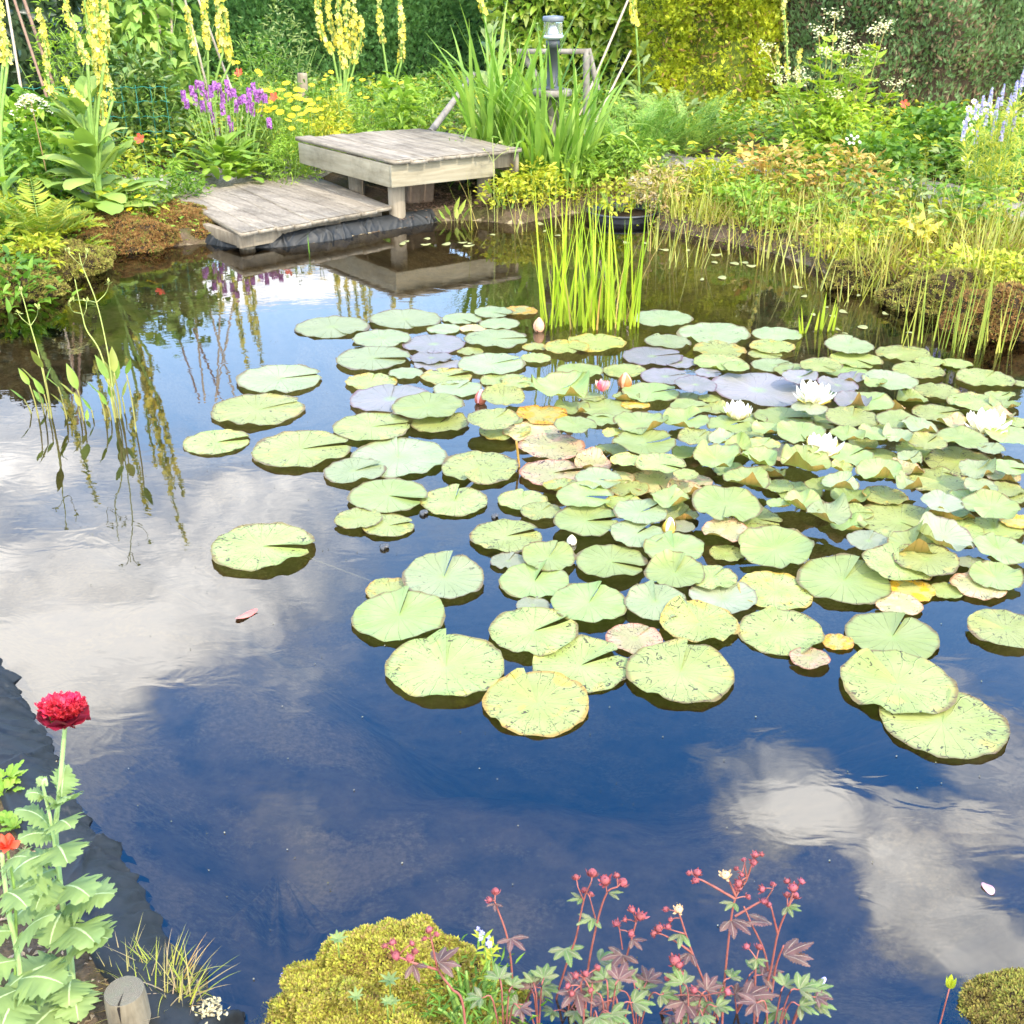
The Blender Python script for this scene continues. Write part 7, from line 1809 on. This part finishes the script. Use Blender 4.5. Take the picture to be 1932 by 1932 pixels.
cinq('marsh cinquefoil with three pointed red heads on an arching stem', 1.37, [[(580, 760), (630, 500), (680, 350), (735, 318)], [(680, 350), (672, 300)]], [(670, 285, 30), (760, 298, 30), (730, 262, 19)], [(690, 350, .024, .8, 2, -.4, CLF), (640, 700, .040, .7, 4, .3, CLF)])
cinq('short marsh cinquefoil with five small red heads, in the middle', 1.35, [[(680, 950), (760, 740), (800, 610), (830, 500)], [(760, 640), (745, 540)]], [(730, 508, 21), (808, 438, 20), (855, 472, 27), (803, 558, 22), (773, 488, 15)], [(760, 670, .040, .75, 5, -2.2, CLP), (810, 590, .028, .8, 3, -1.0, CLP)])
cinq('marsh cinquefoil with heads hanging to the left of a leaning stem', 1.34, [[(1240, 960), (1120, 660), (1060, 480), (1050, 455)], [(1120, 660), (1050, 610), (980, 570)], [(1080, 560), (1010, 540)]], [(985, 435, 19), (1050, 435, 25), (950, 532, 25), (922, 560, 19), (995, 523, 17), (1008, 488, 16)], [(1060, 560, .030, .7, 3, -1.8, CLF), (1110, 660, .034, .6, 3, -2.0, CLP)], tan=(1,))
cinq('low marsh cinquefoil with four clustered red heads before the leaning stem', 1.30, [[(1065, 940), (1060, 860), (1050, 780)]], [(1030, 700, 34), (1055, 768, 25), (995, 788, 22), (1052, 722, 22)], [(1060, 880, .045, .8, 5, -1.2, CLP)])
cinq('tallest branching marsh cinquefoil with many red heads and one tan head', 1.33, [[(1280, 880), (1310, 560), (1340, 380), (1395, 290), (1435, 175)], [(1340, 380), (1200, 300), (1145, 275)], [(1340, 360), (1310, 290), (1292, 268)], [(1400, 270), (1390, 195)]], [(1105, 250, 17), (1145, 245, 23), (1137, 285, 20), (1290, 258, 27), (1385, 180, 15), (1442, 152, 19), (1477, 153, 14), (1437, 192, 19), (1347, 225, 15), (1375, 255, 15), (1360, 300, 25), (1405, 370, 17), (1350, 330, 21)], [(1318, 490, .044, .65, 4, -1.3, CLP), (1335, 400, .026, .8, 3, -2.3, CLF)], tan=(3,))
cinq('marsh cinquefoil leaning left behind the tallest one with four heads', 1.36, [[(1505, 710), (1420, 500), (1385, 420)], [(1340, 470), (1460, 400), (1490, 395)], [(1490, 400), (1535, 330)]], [(1480, 330, 21), (1535, 308, 17), (1490, 395, 21), (1512, 412, 19)], [(1530, 510, .046, .5, 2, 3.0, CLP)])
cinq('rightmost marsh cinquefoil with thick red stem and five heads', 1.34, [[(1460, 960), (1520, 760), (1560, 560), (1610, 430), (1640, 345)], [(1525, 900), (1550, 730), (1590, 620)], [(1560, 560), (1540, 480), (1525, 420)]], [(1608, 290, 17), (1683, 292, 18), (1640, 325, 27), (1650, 365, 23), (1608, 362, 21)], [(1610, 420, .026, .8, 4, -1.0, CLF), (1590, 670, .055, .5, 4, .1, CLP)])
cinq('thin marsh cinquefoil with two small heads between the tall red stems', 1.30, [[(1440, 960), (1445, 760), (1450, 690)]], [(1400, 628, 20), (1465, 630, 20)], [(1450, 690, .022, .8, 4, -1.5, CLF)])
cinq('low marsh cinquefoil with six round heads among the left leaves', 1.28, [[(560, 960), (545, 830), (560, 790)]], [(520, 775, 21), (570, 768, 21), (630, 738, 21), (480, 830, 19), (500, 868, 19), (595, 850, 17)], [(520, 860, .045, .8, 5, -1.4, CLP)])
cinq('low marsh cinquefoil with scattered heads at the bottom edge', 1.27, [[(1200, 960), (1190, 900), (1180, 880)]], [(1130, 850, 21), (1300, 860, 23), (970, 880, 17)], [(1390, 890, .055, .6, 4, .2, CLP), (1080, 910, .05, .8, 5, -1.2, CLP)])
cinq('marsh cinquefoil leaning over the moss mound with dark red heads', 1.20, [[(1180, 1020), (1110, 900), (1040, 800), (1000, 630)], [(1040, 800), (900, 760), (815, 725)]], [(990, 578, 23), (1028, 605, 18), (965, 628, 15), (785, 650, 21), (745, 668, 17), (805, 722, 28), (880, 735, 27), (910, 700, 23), (893, 655, 17)], [(1040, 760, .040, .7, 5, .6, CLP), (900, 770, .03, .8, 3, -1.2, CLP)], zoom='M')
for i, (x, y, nm) in enumerate([(150, 880, 'left'), (330, 880, ''), (480, 900, ''), (700, 880, ''), (850, 860, ''), (960, 890, ''), (1130, 890, ''), (1230, 830, ''), (1370, 800, ''), (1560, 880, ''), (1640, 880, ''), (240, 830, ''), (600, 890, ''), (760, 900, '')]):
    Yc = 1.25 + .05 * (i % 3); c = atY(*zp('N', x, y), Yc); t = thing('cinquefoil_leaf_clump', f'low green five fingered leaf clump at the bottom edge, {nth(sorted([150, 330, 480, 700, 850, 960, 1130, 1230, 1370, 1560, 1640, 240, 600, 760]).index(x), 14)}', 'leaf clump', (c.x, Yc, .0), 'leaf clumps at the bottom edge')
    ms = MB()
    for q in range(4):
        az0 = random.uniform(0, 2 * pi); h = c.z + random.uniform(-.02, .012); s0 = np.array([c.x + cos(az0) * .035, Yc + sin(az0) * .03, h]); mb = MB(); n_ = 5; L = random.uniform(.024, .038)
        for j in range(n_): serr(mb, s0, az0 + (j - 2) * .62, L * (1 - .1 * abs(j - 2)), random.uniform(.1, .6), -.8, L * .30, i * 50 + q * 7 + j)
        mb.build('leaf', [CLF if q else CLP, CRIB], t, midx=JM(mb)); tubes(ms, smooth_path([(c.x, Yc, 0), tuple(s0 * .5 + np.array([c.x, Yc, h]) * .5 + np.array([0, 0, -.01])), tuple(s0)], 4), .0016, .0012, 4)
    ms.build('stems', CST, t)
# bank under the foreground plants
p = atY(1530 * 1.0, 1895, 1.3)
for i, (u, v) in enumerate([(985, 1755), (1010, 1840)]):
    p = atY(*zp('M', 1285 + 40 * i, 590 + 60 * i), 1.34); t = thing('skullcap', ['small skullcap with tiny blue flower beside the moss mound', 'small skullcap with narrow leaves right of the moss mound'][i], 'skullcap', (p.x, 1.34, 0), 'skullcaps by the moss mound'); ms, mb, mf = MB(), MB(), MB()
    pth = smooth_path([(p.x, 1.34, 0), (p.x + .005, 1.34, p.z * .6), tuple(p)], 5); tubes(ms, pth, .0015, .001, 4); k = 18; q = (rng.uniform(.2, 1, k) * (len(pth) - 1)).astype(int); az = rng.uniform(0, 2 * pi, k); blades(mb, pth[q], az, .022, .5, -.4, .007, n=4, shape='lance')
    scatter(mf, FSM, np.array(p) + rng.normal(0, .004, (5, 3)), rng.normal(0, .5, (5, 3)) + np.array([0, 0, 1]), .005, .004); ms.build('stem', STEM, t); mb.build('leaves', G_YEL, t); mf.build('flowers', VBL, t)
p = atY(1791, 1865, 1.32); t = thing('bud_stem', 'single yellowish bud stem standing at the bottom right near the corner moss', 'bud', (p.x, 1.32, 0)); ms = MB(); tubes(ms, smooth_path([(p.x - .002, 1.32, -.02), tuple(p)], 4), .0015, .0012, 5); ms.build('stem', CST, t)
mb = MB(); k = 5; blades(mb, np.array(p), np.arange(k) * 2 * pi / k, .026, 1.2, .25, .010, n=5, shape='ovate', fold=.4); mb.build('bud', G_YEL, t)
